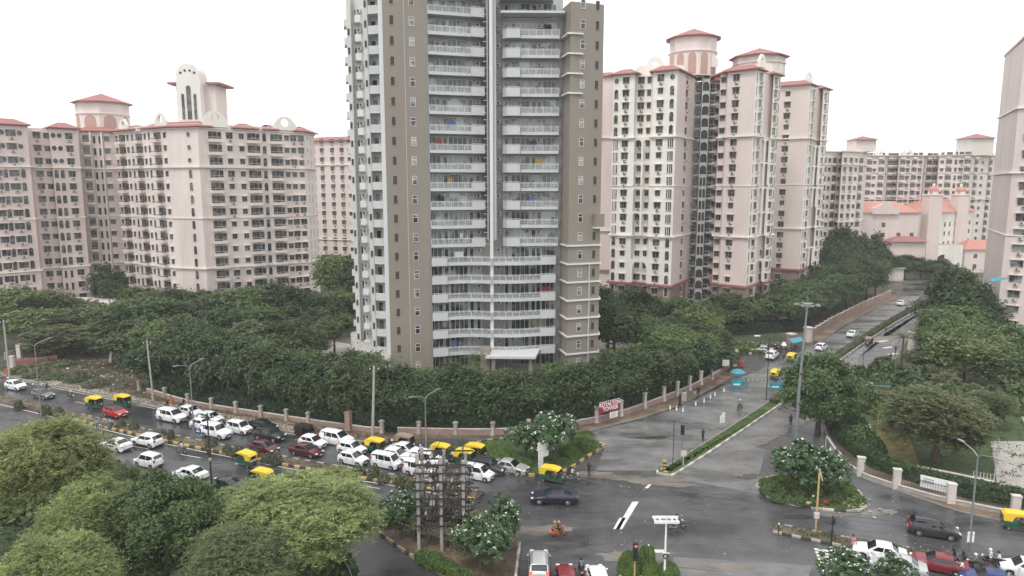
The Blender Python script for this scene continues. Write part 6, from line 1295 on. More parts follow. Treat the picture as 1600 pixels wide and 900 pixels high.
auto(477,684,E_,'black covered three-wheeled goods carrier beside the footpath behind the white people carrier','dark','dark',True); auto(588,707,E_,'yellow-roofed auto rickshaw ahead of the stacked white hatchbacks'); auto(633,700,E_,'tan-roofed auto rickshaw above the white saloon in the queue','tan','dgrey')
auto(690,716,E_,'yellow-roofed auto rickshaw left of the two riders by the garden island'); auto(727,725,E_,'yellow-roofed rickshaw, lower of the touching two beside the dark grey suv'); auto(744,716,E_,'yellow-roofed auto rickshaw behind, upper of the two touching ones beside the flat green bed')
auto(862,753,E_,'yellow and green auto rickshaw alone past the garden island kerb'); auto(384,728,Wd,'yellow-roofed rickshaw with a tricolour back, heading left above the wide acacia'); auto(408,757,Wd,'yellow-roofed rickshaw whose roof peeks over the wide acacia'); auto(1590,828,E_,'yellow and green auto rickshaw at the right edge by the park fence')
auto(1212,593,DS+math.pi*0,'yellow rickshaw on the side road right of the blue umbrella'); auto(1237,566,DS,'yellow rickshaw beside the parked two-wheelers on the side road'); auto(1357,540,DS+math.pi,'pale-topped rickshaw on the flooded far carriageway beyond the hedge median','tan','dgrey')
# tricolour flash panels on one rickshaw
for k_,(z0,z1,mm) in enumerate(((.80,.95,'white'),)):
    r_=[o for o in bpy.data.objects if o.get('label','').startswith('yellow-roofed rickshaw with a tricolour')][0]; m=MB(); m.box(-1.35,-1.335,-.55,.55,.85,.97,M['white']); m.box(-1.38,-1.372,-.55,.55,1.0,1.1,CAR['orange']); m.build('back_panel',r_)
# ------------------------------------------------------------------ motorcycle, scooter
def build_bike(color='black'):
    o=link('motorcycle',None)
    for x in (.66,-.62):
        m=MB(); N_=18; v=[];f=[]
        for i in range(N_):
            a=2*math.pi*i/N_
            for j in range(6):
                b_=2*math.pi*j/6; rr_=.27+.045*math.cos(b_); v.append((x+rr_*math.cos(a),.045*math.sin(b_),.315+rr_*math.sin(a)))
        for i in range(N_):
            for j in range(6): f.append((i*6+j,((i+1)%N_)*6+j,((i+1)%N_)*6+(j+1)%6,i*6+(j+1)%6))
        m.add(v,f,M['tyre']); w_=m.build('wheel',o,True); m=MB(); m.cyl((x,0,.315),.07,.08,M['rim'],'y',10)
        for q in range(6): a=math.pi*q/3; m.tube([(x,0,.315),(x+.24*math.cos(a),0,.315+.24*math.sin(a))],.008,M['rim'],4)
        m.build('rim',w_)
    m=MB(); m.tube([(.66,0,.315),(.42,0,.95)],.03,M['rim'],6); m.tube([(.45,0,.85),(.1,0,.45),(-.25,0,.4),(-.62,0,.315)],.03,M['trim'],6); m.tube([(.4,0,.85),(-.3,0,.72),(-.75,0,.75)],.03,M['trim'],6); m.build('frame',o)
    m=MB(); m.rbox((.08,0,.45),(.4,.24,.34),M['steel'],.06); m.build('engine',o,True)
    m=MB(); m.sphere((.2,0,.86),.2,CAR[color],12,7,squash=.6); m.v=[(x*1.45-.09,y*.8,z) for x,y,z in m.v]; m.build('fuel_tank',o,True)
    m=MB(); m.rbox((-.38,0,.83),(.72,.24,.1),M['trim'],.04); m.build('seat',o,True)
    m=MB(); m.tube([(.36,-.34,1.02),(.44,-.12,1.04),(.44,.12,1.04),(.36,.34,1.02)],.018,M['steel'],5); m.build('handlebar',o)
    m=MB(); m.sphere((.55,0,.9),.1,M['lens'],10,6); m.build('headlight',o,True); m=MB(); m.box(-.86,-.80,-.06,.06,.74,.82,M['red']); m.build('tail_light',o); m=MB(); m.tube([(.1,-.14,.3),(-.3,-.16,.28),(-.8,-.17,.36)],.04,M['steel'],7); m.build('exhaust',o)
    m=MB(); m.tube([(-.35,0,.66),(-.62,0,.68),(-.9,0,.5)],[.05,.08,.06],CAR[color],6); m.build('rear_mudguard',o); return o
def build_scooter(color='orange'):
    o=link('scooter',None)
    for x in (.6,-.5):
        m=MB(); m.cyl((x,0,.22),.22,.09,M['tyre'],'y',16); w_=m.build('wheel',o); m=MB(); m.cyl((x,0,.22),.11,.1,M['rim'],'y',10); m.build('rim',w_)
    m=MB(); m.rbox((-.42,0,.50),(.78,.34,.36),CAR[color],.12); m.rbox((.0,0,.28),(.5,.32,.08),CAR[color],.03); m.rbox((.38,0,.6),(.14,.36,.66),CAR[color],.06); m.rbox((.60,0,.44),(.3,.14,.1),CAR[color],.04); m.build('body',o,True)
    m=MB(); m.rbox((-.38,0,.74),(.7,.28,.1),M['trim'],.04); m.build('seat',o,True); m=MB(); m.rbox((.4,0,.98),(.16,.22,.16),CAR[color],.05); m.tube([(.3,-.32,1.02),(.38,0,1.0),(.3,.32,1.02)],.018,M['trim'],5); m.build('handlebar',o); m=MB(); m.cyl((.49,0,.98),.06,.03,M['lens'],'x',10); m.build('headlight',o); m=MB(); m.box(-.83,-.79,-.1,.1,.55,.65,M['brake']); m.build('tail_light',o); return o
CL={'white':cloth('white cotton',(.62,.62,.6)),'black':cloth('black cloth',(.012,.012,.013)),'blue':cloth('blue cloth',(.05,.09,.2)),'grey':cloth('grey cloth',(.16,.16,.17)),'khaki':cloth('khaki cloth',(.22,.17,.10)),'orange':cloth('orange cloth',(.55,.13,.05)),'pink':cloth('pink cloth',(.55,.25,.27)),'navy':cloth('navy cloth',(.015,.02,.045)),'brown':cloth('brown cloth',(.07,.045,.03)),'sky':cloth('sky blue cloth',(.25,.36,.48)),'red':cloth('red cloth',(.3,.03,.03))}
HELM={'black':mat('black helmet',(.012,.012,.012),.25,var=0),'white':mat('white helmet',(.65,.65,.63),.3,var=0),'red':mat('red helmet',(.4,.03,.02),.3,var=0),'gold':mat('orange scarf helmet',(.5,.25,.05),.5,var=0)}
def person(kind,px,py,rz,shirt,pants,label,helmet=None,z=.01,world=None,group=None,dress=False):
    base,eye,hair,helm=person_mesh(kind); key=('pers',kind,shirt,pants,helmet,dress)
    def mk():
        b=MB(); b.v,b.f,b.m=base.v,base.f,base.m; b.mats=[CL[shirt],CL[pants],SKIN,CL['black']]; o=b.build('person',None,True); eye.build('face',o)
        if helmet: h=MB(); h.v,h.f,h.m=helm.v,helm.f,helm.m; h.mats=[HELM[helmet]]; h.build('helmet',o,True)
        else: hair.build('hair',o,True)
        if dress: d=MB(); d.tube([(0,0,1.0),(.0,0,.7),(.02,0,.3)],[.15,.2,.24],CL[shirt],14); d.build('skirt',o,True)
        return o
    return place(once.get(key,mk),px,py,rz,label,'person',group,z,world)
def bike(px,py,rz,label,rider=None,color='black',pillion=None,kind='motorcycle',pl=''):
    o=once.get((kind,color),lambda:build_bike(color) if kind=='motorcycle' else build_scooter(color)); place(o,px,py,rz,label,kind); x,y=G(px,py); c,s=math.cos(rz),math.sin(rz)
    dz=-.03 if kind=='motorcycle' else -.10
    if rider: person('ride',0,0,rz,rider[0],rider[1],rider[2],rider[3],world=(x-c*.16,y-s*.16),z=dz)
    if pillion: person('pillion',0,0,rz,pillion[0],pillion[1],pillion[2],pillion[3],world=(x-c*.55,y-s*.55),z=dz+.03)
bike(74,616,E_,'dark motorcycle on the footpath side of the dark grey hatchback at far left',('black','black','rider in black on the leftmost motorcycle','black'))
bike(112,626,E_,'motorcycle between the dark grey hatchback and the leftmost rickshaw',('khaki','black','rider in a light khaki shirt alone in the lane before the leftmost rickshaw','white'))
bike(263,642,E_,'motorcycle squeezed along the footpath behind the white people carrier',('black','navy','dark-clothed rider behind the white people carrier','black'))
bike(288,640,E_,'motorcycle in front of the half-hidden white hatchback near the footpath',('black','black','rider in black above the half-hidden white hatchback','black'))
bike(298,660,E_,'dark motorcycle between the people carrier and the white hatchbacks',('navy','black','rider in navy between the white people carrier and the white hatchback','black'))
bike(284,709,Wd,'motorcycle heading left alone on the near carriageway',('white','grey','rider in a white shirt alone on the near carriageway','black'))
bike(575,703,E_,'motorcycle above the yellow rickshaw beside the footpath end',('black','black','rider in black above the rickshaw at the footpath end','black'))
bike(613,706,E_,'motorcycle between the yellow and the tan rickshaw',('black','black','rider with a white helmet between the yellow and tan rickshaws','white'),pillion=('navy','black','pillion passenger behind the white-helmeted rider','black'))
bike(606,712,E_,'motorcycle just below the yellow rickshaw in the queue',('grey','black','grey-shirted rider below the yellow rickshaw in the queue','black'))
bike(708,722,E_,'motorcycle between two yellow rickshaws near the garden island',('white','black','rider in white between two yellow rickshaws','black'))
bike(895,751,E_+.05,'motorcycle just ahead of the lone green rickshaw, beside the pedestrian',('white','brown','rider in a white shirt beside the pedestrian at the island tip',None))
bike(873,838,R(12),'orange scooter crossing the junction above the silver suv',('brown','black','scooter rider with an orange helmet carrying a passenger across the junction','gold'),'orange',('khaki','khaki','passenger behind the orange scooter rider','gold'),kind='scooter')
bike(1057,827,R(6),'black motorcycle passing behind the white T-shaped board',('black','black','rider in black behind the white T-shaped board','black'))
bike(908,897,R(90),'scooter waiting at the bottom between the red and the white hatchback',('grey','black','rider in a grey shirt between the two hatchbacks at the bottom edge','black'),'dgrey',kind='scooter')
for i_,(px_,py_,cl,hl,t_) in enumerate(((1488,882,'black','black','leftmost in the knot'),(1503,888,'navy','black','second in the knot'),(1522,892,'grey','white','third in the knot'),(1545,884,'white','white','fourth in the knot'),(1558,888,'white','black','rightmost in the knot'))):
    bike(px_,py_,Wd,'motorcycle of the knot behind the dark red saloon at bottom right, '+t_,(cl,'black','rider in '+cl+', '+t_+' of motorcycles behind the dark red saloon',hl))
bike(1500,902,Wd,'motorcycle nearest the bottom edge below the knot of riders',('white','grey','rider in a striped pale shirt at the bottom edge below the knot of riders',None))
bike(153,668,Wd,'bicycle-like small motorcycle parked on the left part of the median kerb') if False else None
bike(172,670,Wd,'motorcycle stopped at the median kerb below the red car',('sky','grey','seated man in pale blue at the median kerb below the red car',None))
bike(1156,640,DS,'small motorcycle alone on the left carriageway of the side road',('grey','grey','rider in grey alone on the left carriageway of the side road','white'))
bike(1330,770,R(80),'dark two-wheeler going away between round island and park wall',('navy','black','rider in navy between round island and park wall','black')) if False else None
bike(1468,462,DS+math.pi,'white-fronted motorcycle at the far tip of the side road hedge')
bike(1278,788,R(180),'dark motorcycle parked at the front kerb of the round island')
PE=person
PE('walk',153,672,R(-60),'sky','navy','pedestrian in a blue shirt standing at the median kerb below the red car')
PE('walk',920,744,R(-100),'black','black','pedestrian in dark clothes walking at the tip of the garden island')
PE('walk',1098,690,R(60),'black','black','pedestrian in black beside the side road median, facing away')
PE('stand',1235,666,R(60),'black','black','dark figure standing on the right carriageway beside the light mast')
PE('stand',268,634,R(-60),'orange','orange','person in an orange garment on the footpath left of the first street lamp',dress=True)
PE('stand',11,588,R(-60),'orange','red','person in orange at the roadside at the far left edge',dress=True)
PE('stand',331,772,R(90),'white','black','man in a white shirt standing by the utility pole and railing')
PE('stand',1091,620,R(-100),'black','black','guard in black on the footpath by the white cones')
PE('stand',1085,625,R(-60),'sky','grey','crouching-height person in pale clothes next to the guard in black')
PE('walk',1172,562,R(-120),'white','grey','person in white by the clipped bushes of the side entrance')
PE('walk',1188,562,R(-60),'navy','black','person in dark clothes right of the clipped bushes at the side entrance')
PE('walk',1224,563,R(-110),'grey','black','person between the white suv and the upper rickshaw')
PE('walk',1399,553,R(200),'navy','black','pedestrian on the flooded carriageway near the park gate pillar')
PE('walk',1391,565,R(30),'brown','black','second pedestrian on the flooded carriageway, nearer the camera')
PE('walk',1384,520,R(30),'khaki','brown','pedestrian beside the far part of the hedge median')
PE('walk',1332,862,R(190),'pink','pink','woman in pink walking along the earth median behind the white saloon')
PE('stand',1510,905,R(-90),'white','white','man in a white shirt at the bottom edge among the motorcycles') if False else None
PE('walk',1306,722,R(-120),'brown','black','pedestrian on the footpath at the curved end of the park wall')
PE('stand',1200,553,R(-90),'red','black','person in red among the parked two-wheelers')
rz_=random.Random(5)
for k in range(30):
    px_=1150+k*3.15+rz_.uniform(-1,1); py_=551-(k%3)*4.0+rz_.uniform(-1,1)
    o=once.get(('motorcycle',rz_.choice(['black','black','red','navy'])),build_bike); place(o,px_,py_,R(rz_.uniform(60,110)),'two-wheeler in the dense parked rows at the side entrance','motorcycle','two-wheelers parked in rows at the side entrance')
for k in range(13):
    PE('stand',1152+k*7+rz_.uniform(-2,2),545+rz_.uniform(-3,6),rz_.uniform(0,6),rz_.choice(['white','black','grey','sky','navy','red','brown']),rz_.choice(['black','grey','navy']),'person standing among the parked two-wheelers at the side entrance',group='people among the parked two-wheelers')
for k in range(10):
    o=once.get(('motorcycle',rz_.choice(['black','red','navy'])),build_bike); place(o,1415+k*5,453+rz_.uniform(-1,1),R(rz_.uniform(60,110)),'tiny parked two-wheeler in the row at the far end of the side road','motorcycle','two-wheelers parked at the far end of the side road')
for (px_,py_,rz__,cl) in ((862,753,E_,'khaki'),(588,707,E_,'khaki'),(149,638,E_,'khaki'),(193,635,E_,'grey'),(690,716,E_,'khaki'),(1590,828,E_,'khaki'),(727,725,E_,'grey'),(744,716,E_,'khaki')):
    x,y=G(px_,py_); w_={862:'the lone green rickshaw past the island',588:'the rickshaw at the footpath end',149:'the leftmost rickshaw',193:'the rickshaw behind the red car',690:'the rickshaw left of the white-clad rider',1590:'the rickshaw at the right edge',727:'the lower of the touching rickshaws',744:'the upper of the touching rickshaws'}[px_]
    PE('sit',0,0,rz__,cl,cl,'driver in '+cl+' at the handlebar of '+w_,world=(x+math.cos(rz__)*.15,y+math.sin(rz__)*.15),z=-.02)
# ================================================================== WALLS AND FENCES
def wallrun(name,pts,h,t,m,label,cap=None):
    mb=MB(); mb.prism(strip(pts,-t/2,t/2),0,h,M[m]); o=mb.build('wall' if False else name); o['label']=label; o['category']='wall'; 
    if cap: c=MB(); c.prism(strip(pts,-t/2-.05,t/2+.05),h,h+.07,M[cap]); c.build('coping',o)
    return o
wallrun('perimeter_wall',WP[:25],.75,.25,'plinth','low weathered plinth wall under the hedge, from the vacant plot to the pink gate post','post')
wallrun('perimeter_wall',WP[25:],.85,.25,'plinth','low pink plinth wall curving round the left-turn lane to the side entrance','post')
def wallpost(px,py,h,w_,label,m='post'):
    x,y=G(px,py); o=thing('wall_post',label,'wall post',(x,y,0),R(-20) if px<840 else R(35),None if 'pink' in label else 'posts along the perimeter wall'); mb=MB(); mb.box(-w_/2,w_/2,-w_/2,w_/2,0,h,M[m]); mb.box(-w_/2-.08,w_/2+.08,-w_/2-.08,w_/2+.08,0,.35,M[m]); mb.build('shaft',o); mb=MB(); mb.box(-w_/2-.09,w_/2+.09,-w_/2-.09,w_/2+.09,h,h+.12,M[m]); mb.box(-w_/2,w_/2,-w_/2,w_/2,h+.12,h+.22,M[m]); mb.build('cap',o)
def wy(px):
    for a_,b_ in zip(WALL,WALL[1:]):
        if a_[0]<=px<=b_[0]: return a_[1]+(b_[1]-a_[1])*(px-a_[0])/(b_[0]-a_[0])
    return WALL[0][1]-(WALL[0][0]-px)*.28
for px_ in (218,258,294,331,369,408,448,482): wallpost(px_,wy(px_)+1,1.65,.42,'weathered cream post of the perimeter wall left of the pink gate post','postd')
wallpost(545,wy(545)+1,2.6,.75,'thick pink post in the perimeter wall left of the leaning concrete pole','plinth')
for px_ in (597,655,712,770,826): wallpost(px_,wy(px_)+1,1.7,.45,'cream post of the perimeter wall between the leaning concrete pole and the garden island','postd')
for px_ in (932,970,1007,1037,1058,1077,1095,1112): wallpost(px_,wy(px_)+1,2.35,.42,'tall white post of the perimeter wall beside the side road')
o=thing('name_board','red name board with white lettering on the perimeter wall by the side road','sign',G(952,663),0); a_=math.atan2(G(985,649)[1]-G(925,664)[1],G(985,649)[0]-G(925,664)[0]); o.rotation_euler[2]=a_
zb_=1.9; mb=MB(); mb.box(-1.9,1.9,-.06,.06,zb_,zb_+1.55,mat('red sign face',(.30,.012,.022),.5,var=.05)); mb.build('board',o); mb=MB(); 
for s_ in(-1,1): mb.box(s_*1.75-.04,s_*1.75+.04,-.04,.04,0,zb_+1.55,M['steel'])
mb.box(-1.95,1.95,-.07,-.02,zb_+1.55,zb_+1.6,M['white']); mb.build('frame',o)
text('ROYALTON',.66,o,(0,-.075,zb_+1.12),sx=.92); text('TOWER',.66,o,(.1,-.075,zb_+.45))
o=thing('notice_board','small white printed notice board hanging under the red name board','sign',G(958,662),a_); mb=MB(); mb.box(-.75,.75,-.12,-.06,.95,1.8,M['white']); mb.box(-.05,.05,-.06,0,0,1.8,M['steel']); mb.build('board',o); mb=MB()
for k in range(4): mb.box(-.6,.5-k%2*.2,-.125,-.119,1.62-k*.17,1.69-k*.17,M['dgrey'])
mb.build('print',o)
# far boundary wall of the side road
wallrun('boundary_wall',FWALL,1.9,.25,'plinth','long pink boundary wall receding along the left side of the upper side road','post')
k=0
for a_,b_ in zip(FWALL,FWALL[1:]):
    for t in range(6):
        p=along(a_,b_,t/6); o=thing('wall_post','short pink post of the boundary wall along the upper side road','wall post',(p[0],p[1],0),R(35),'posts along the far boundary wall'); mb=MB(); mb.box(-.2,.2,-.2,.2,0,2.1,M['plinth']); mb.box(-.24,.24,-.24,.24,2.1,2.2,M['post']); mb.build('shaft',o)
for px_,py_ in ((1235,545),(1262,534)):
    x,y=G(px_,py_); o=thing('gate_pillar','square %s gate pillar by the police booth at the side entrance'%('left' if px_==1235 else 'right'),'gate pillar',(x,y,0),R(30)); mb=MB(); mb.box(-.6,.6,-.6,.6,0,3,M['plinth'] if px_==1235 else M['post']); mb.build('shaft',o); mb=MB(); mb.box(-.75,.75,-.75,.75,3,3.25,M['post']); mb.build('cap',o)
# park fence: low wall, posts, railing
PWL=bez(GP([(1290,672),(1296,692),(1318,722),(1345,744),(1378,757),(1420,770),(1480,786),(1560,803),(1640,820)]),5); wallrun('park_wall',PWL,.55,.3,'concrete','low grey concrete wall curving along the park footpath','post')
for px_,py_ in ((1344,744),(1400,764),(1485,788),(1585,808)):
    x,y=G(px_,py_); o=thing('fence_post','thick stained white post of the park fence, %s'%({1344:'at its bend',1400:'left of the white banner',1485:'right of the white banner',1585:'behind the right-edge rickshaw'}[px_]),'fence post',(x,y,0),R(-15)); mb=MB(); mb.box(-.38,.38,-.25,.25,0,2.2,M['post']); mb.build('shaft',o); mb=MB(); mb.box(-.44,.44,-.3,.3,2.2,2.34,M['post']); mb.build('cap',o)
o=thing('park_railing','dark iron railing standing on the low park wall','railing',(PWL[0][0],PWL[0][1],0)); mb=MB(); mb2=MB()
for i in range(len(PWL)-1):
    p0,p1=PWL[i],PWL[i+1]; a_=math.atan2(p1[1]-p0[1],p1[0]-p0[0]); Ln=math.hypot(p1[0]-p0[0],p1[1]-p0[1]); c=((p0[0]+p1[0])/2-PWL[0][0],(p0[1]+p1[1])/2-PWL[0][1])
    for z in (.75,1.75): mb2.cbox((c[0],c[1],z),(Ln,.05,.05),M['iron'],a_)
    for k in range(int(Ln/.22)): q=along(p0,p1,(k+.5)/int(Ln/.22)); mb.cbox((q[0]-PWL[0][0],q[1]-PWL[0][1],1.2),(.025,.025,1.35),M['iron'],a_)
mb.build('bars',o); mb2.build('rail',o)
o=thing('banner','white rectangular banner with faint grey print tied to the park railing','banner',G(1462,779),0); p0,p1=G(1425,771),G(1490,787); o.rotation_euler[2]=math.atan2(p1[1]-p0[1],p1[0]-p0[0]); mb=MB(); mb.box(-1.55,1.55,-.2,-.17,1.0,2.35,M['white']); mb.build('cloth',o); mb=MB()
for k in range(3): mb.box(-1.25,-.25,-.206,-.199,1.55+k*.2,1.65+k*.2,M['dgrey'])
mb.box(.1,1.2,-.206,-.199,1.7,1.75,M['grey']); mb.build('print',o)
# metal rail loop on the bend
o=thing('hand_rail','yellowish bent pipe guard rail at the curved start of the park wall','railing',(*G(1300,712),0)); O_=Vector((*G(1300,712),0)); pts=[G(1290,700),G(1294,706),G(1304,716),G(1313,724)]
mb=MB(); mb.tube([Vector((*pts[0],0))-O_,Vector((*pts[0],1.5))-O_,Vector((*pts[1],1.6))-O_,Vector((*pts[2],1.2))-O_,Vector((*pts[3],1.3))-O_,Vector((*pts[3],0))-O_],.06,M['post'],6); mb.tube([Vector((*pts[2],0))-O_,Vector((*pts[2],1.2))-O_],.05,M['post'],6); mb.build('pipe',o)
# roadside railing on the near side
def rail(name,pts,h,label,m='iron',gap=2.2):
    o=thing(name,label,'railing',(pts[0][0],pts[0][1],0)); P0=pts[0]; a=MB(); b=MB()
    for i in range(len(pts)-1):
        p0,p1=pts[i],pts[i+1]; an=math.atan2(p1[1]-p0[1],p1[0]-p0[0]); Ln=math.hypot(p1[0]-p0[0],p1[1]-p0[1]); n=max(1,round(Ln/gap))
        for k in range(n if i<len(pts)-2 else n+1): q=along(p0,p1,k/n); a=MB(); a.cbox((q[0]-P0[0],q[1]-P0[1],h/2),(.09,.09,h),M[m],an); a.build('post',o)
        for z,w_ in ((h,.08),(h*.55,.04),(.25,.04)): b.cbox(((p0[0]+p1[0])/2-P0[0],(p0[1]+p1[1])/2-P0[1],z),(Ln,w_,w_),M['steel'] if z==h else M[m],an)
    b.build('rail',o)
rail('guard_railing',GP([(100,735),(147,747),(205,762),(260,778),(330,792)]),1.7,'dark post and rail fence between the near trees and the main road')
rail('guard_railing',GP([(470,862),(505,872),(545,915),(560,960)]),1.8,'short dark railing at the bottom edge beside the slip road under the acacia',gap=1.2)
rail('island_railing',GP([(600,822),(650,840),(700,858),(760,872)]),.9,'thin pipe railing on the power structure island',gap=2.5)
# ================================================================== POLES, LAMPS, SIGNALS
def lamp(px,base,top,label,arms=(1,1),lean=0,name='street_lamp'):
    x,y=G(px,base); h=ZP(top,y); o=thing(name,label,'street lamp',(x,y,0),DM); mb=MB(); mb.tube([(0,0,0),(lean,0,h-.6)],[.11,.06],M['steel'],10); mb.cyl((0,0,.25),.16,.5,M['steel'],n=10); mb.build('pole',o,True)
    for s,on in zip((-1,1),arms):
        if not on: continue
        mb=MB(); mb.tube([(lean,0,h-.7),(lean,s*.5,h-.35),(lean,s*1.9,h-.02)],.045,M['steel'],8); ar=mb.build('arm',o,True); mb=MB(); mb.rbox((lean,s*2.15,h),(.28,.75,.1),M['steel'],.04); mb.build('lamp_head',ar)
    return o
lamp(65,650,533,'double-arm street lamp in front of the vacant plot at far left'); lamp(303,672,566,'double-arm street lamp left of the white people carriers'); lamp(666,716,614,'double-arm street lamp in front of the hedge above the packed queue').rotation_euler[2]=DM-.3; lamp(1512,872,702,'double-arm street lamp at the right edge with a small white sign on its shaft').rotation_euler[2]=DM+.5
o=thing('blue_sign','small blue and white board on the median at the foot of the street lamp','sign',G(311,695),DM); mb=MB(); mb.box(-.5,.5,-.03,.03,1.5,2.2,CAR['blue']); mb.box(-.04,.04,-.02,.02,0,1.5,M['steel']); mb.build('board',o); mb=MB(); mb.box(-.35,.35,-.04,-.032,1.75,1.85,M['white']); mb.box(-.2,.2,-.04,-.032,1.95,2.05,M['white']); mb.build('print',o)
def upole(px,base,top,label,lean=(0,0),r=.17,m='cpole'):
    x,y=G(px,base); h=ZP(top,y); o=thing('utility_pole',label,'pole',(x,y,0)); mb=MB(); mb.tube([(0,0,0),(lean[0],lean[1],h)],[r,r*.7],M[m],8); mb.build('shaft',o); mb=MB(); mb.cbox((lean[0],lean[1],h-.5),(1.3,.08,.1),M['rust']); 
    for s in (-1,0,1): mb.cyl((lean[0]+s*.55,lean[1],h-.36),.05,.2,M['white'],n=8)
    mb.build('crossarm',o); return (x+lean[0],y+lean[1],h)
w1=upole(15,590,500,'white concrete pole at the far left edge by the roadside'); w2=upole(240,628,532,'grey concrete pole by the footpath left of the first perimeter posts',(-.3,0)); w3=upole(582,690,572,'tall leaning pale concrete pole in front of the hedge',(.5,0),.2)
w4=upole(333,790,645,'dark iron pole hung with switch boxes beside the near carriageway',(0,0),.1,'iron'); 
x,y=G(333,790); o=thing('switch_box','rusty junction box strapped to the dark iron pole','box',(x,y,0)); mb=MB(); mb.rbox((0,-.15,6.0),(.4,.25,.55),M['rust'],.03); mb.rbox((.05,-.14,5.1),(.25,.22,.3),M['cpole'],.03); mb.build('box',o)
def cable(p,q,sag,label,r=.018):
    p,q=Vector(p),Vector(q); pts=[tuple((p.lerp(q,t/14)-Vector((0,0,4*sag*(t/14)*(1-t/14))))) for t in range(15)]; mb=MB(); mb.tube(pts,r,M['iron'],4,cap=False); o=mb.build('overhead_cable'); tag(o,label,'cable',None)
cable(w1,w2,1.,'overhead cable from the far-left concrete pole to the one by the perimeter posts'); cable(w2,w3,1.6,'overhead cable crossing in front of the left hedge'); 
cable(w3,(*XY(1010,101),7.5),1.4,'upper overhead cable slanting down across the hedge to the right of the leaning pole'); cable((w3[0],w3[1],w3[2]-.8),(*XY(1000,99),6.6),1.5,'lower overhead cable slanting across the hedge to the right')
# tall light mast
x,y=G(1240,745); h=ZP(478,y); o=thing('light_mast','very tall steel light mast with a crown of floodlights on the round island','light mast',(x,y,.2)); mb=MB(); mb.tube([(0,0,0),(0,0,h*.5),(.35,0,h)],[.24,.17,.10],M['steel'],12); mb.build('shaft',o,True); mb=MB(); mb.cyl((.35,0,h-.1),.42,.4,M['steel'],n=12); mb.build('head_frame',o)
for k in range(8):
    a=k*math.pi/4; mb=MB(); mb.tube([(.35,0,h-.2),(.35+1.15*math.cos(a),1.15*math.sin(a),h-.05)],.03,M['steel'],5); am=mb.build('arm',o); mb=MB(); mb.cbox((.35+1.2*math.cos(a),1.2*math.sin(a),h-.05),(.38,.26,.12),M['steel'],a); mb.build('floodlight',am)
mb=MB(); 
for z in (4,8.5,12): mb.cyl((.35*z/h,0,z),.34 if z<6 else .28,.2,M['rust'],n=10)
mb.tube([(.35,0,h+.3),(.35,0,h+2)],.02,M['steel'],4); mb.build('fittings',o)
# traffic signals
def signal(px,base,top,label,lit_=None,face=-90,n=3,mast='steel'):
    x,y=G(px,base); h=ZP(top,y); o=thing('traffic_signal',label,'traffic signal',(x,y,.1),R(face)+math.pi/2); mb=MB(); mb.tube([(0,0,0),(0,0,h-.3)],.07,M[mast] if mast in M else M['steel'],8); mb.build('pole',o); 
    mb=MB(); mb.rbox((0,-.14,h-n*.19),(.42,.26,n*.38+.06),M['trim'],.04); hd=mb.build('signal_head',o)
    for k in range(n):
        z=h-.19-k*.38; mb=MB(); mb.cyl((0,-.28,z),.14,.03,M['sigred'] if lit_==k else M['trim'] if False else (M['sigred'] if lit_==k else M['cglass']),'y',14); mb.build('lens',hd); mb=MB(); N_=8; v=[];f=[]
        for i in range(N_+1): a=math.pi*i/N_; v+=[(.17*math.cos(a),-.27,z+.17*math.sin(a)),(.17*math.cos(a),-.48,z+.17*math.sin(a))]
        for i in range(N_): f.append((2*i,2*i+1,2*i+3,2*i+2))
        mb.add(v,f,M['trim']); mb.build('visor',hd)
    return o
signal(991,909,849,'traffic signal with its red lamp lit on the front island',0,-90,4,'kyellow'); signal(1064,728,665,'dark traffic signal beside a slim pole on the side road median',None,-90,3)
x,y=G(1051,731); o=thing('signal_pole','very slim black cantilever pole at the nose of the side road median','pole',(x,y,0)); h=ZP(658,y); mb=MB(); mb.tube([(0,0,0),(0,0,h)],.045,M['iron'],6); mb.build('shaft',o); mb=MB(); mb.tube([(-1.8,.3,h-.05),(0,0,h),(1.8,-.3,h-.25)],.03,M['iron'],5); mb.build('arm',o)
x,y=G(1067,731); o=thing('notice_plate','small square white plate under the dark traffic signal','sign',(x,y,.2)); mb=MB(); mb.box(-.35,.35,-.16,-.12,1.3,2.0,M['post']); mb.box(-.05,.05,-.12,.0,0,1.3,M['post']); mb.build('plate',o); mb=MB(); mb.box(-.2,.2,-.17,-.161,1.55,1.75,M['grey']); mb.build('print',o)
x,y=G(1038,737); o=thing('hazard_bollard','short black and yellow striped hazard bollard at the nose of the side road median','bollard',(x,y,.2)); mb=MB()
for k in range(6): mb.cyl((0,0,.1+k*.2),.22,.2,M['kyellow' if k%2 else 'kblack'],n=12)
mb.build('post',o)
x,y=G(1128,673); o=thing('lane_board','white arrow board on a thin post on the side road median','sign',(x,y,.2)); mb=MB(); mb.tube([(0,0,0),(0,0,1.2)],.04,M['steel'],6); mb.build('post',o); mb=MB(); T=Matrix.Rotation(R(25),4,'Z'); mb.box(-.42,.42,-.03,.03,.95,2.0,M['white'],T); mb.box(-.1,.42,-.03,.03,2.003,2.35,M['white'],T); mb.build('board',o); mb=MB(); mb.box(-.25,.25,-.04,-.032,1.3,1.4,M['grey'],T); mb.box(-.25,.1,-.04,-.032,1.6,1.7,M['grey'],T); mb.build('print',o)
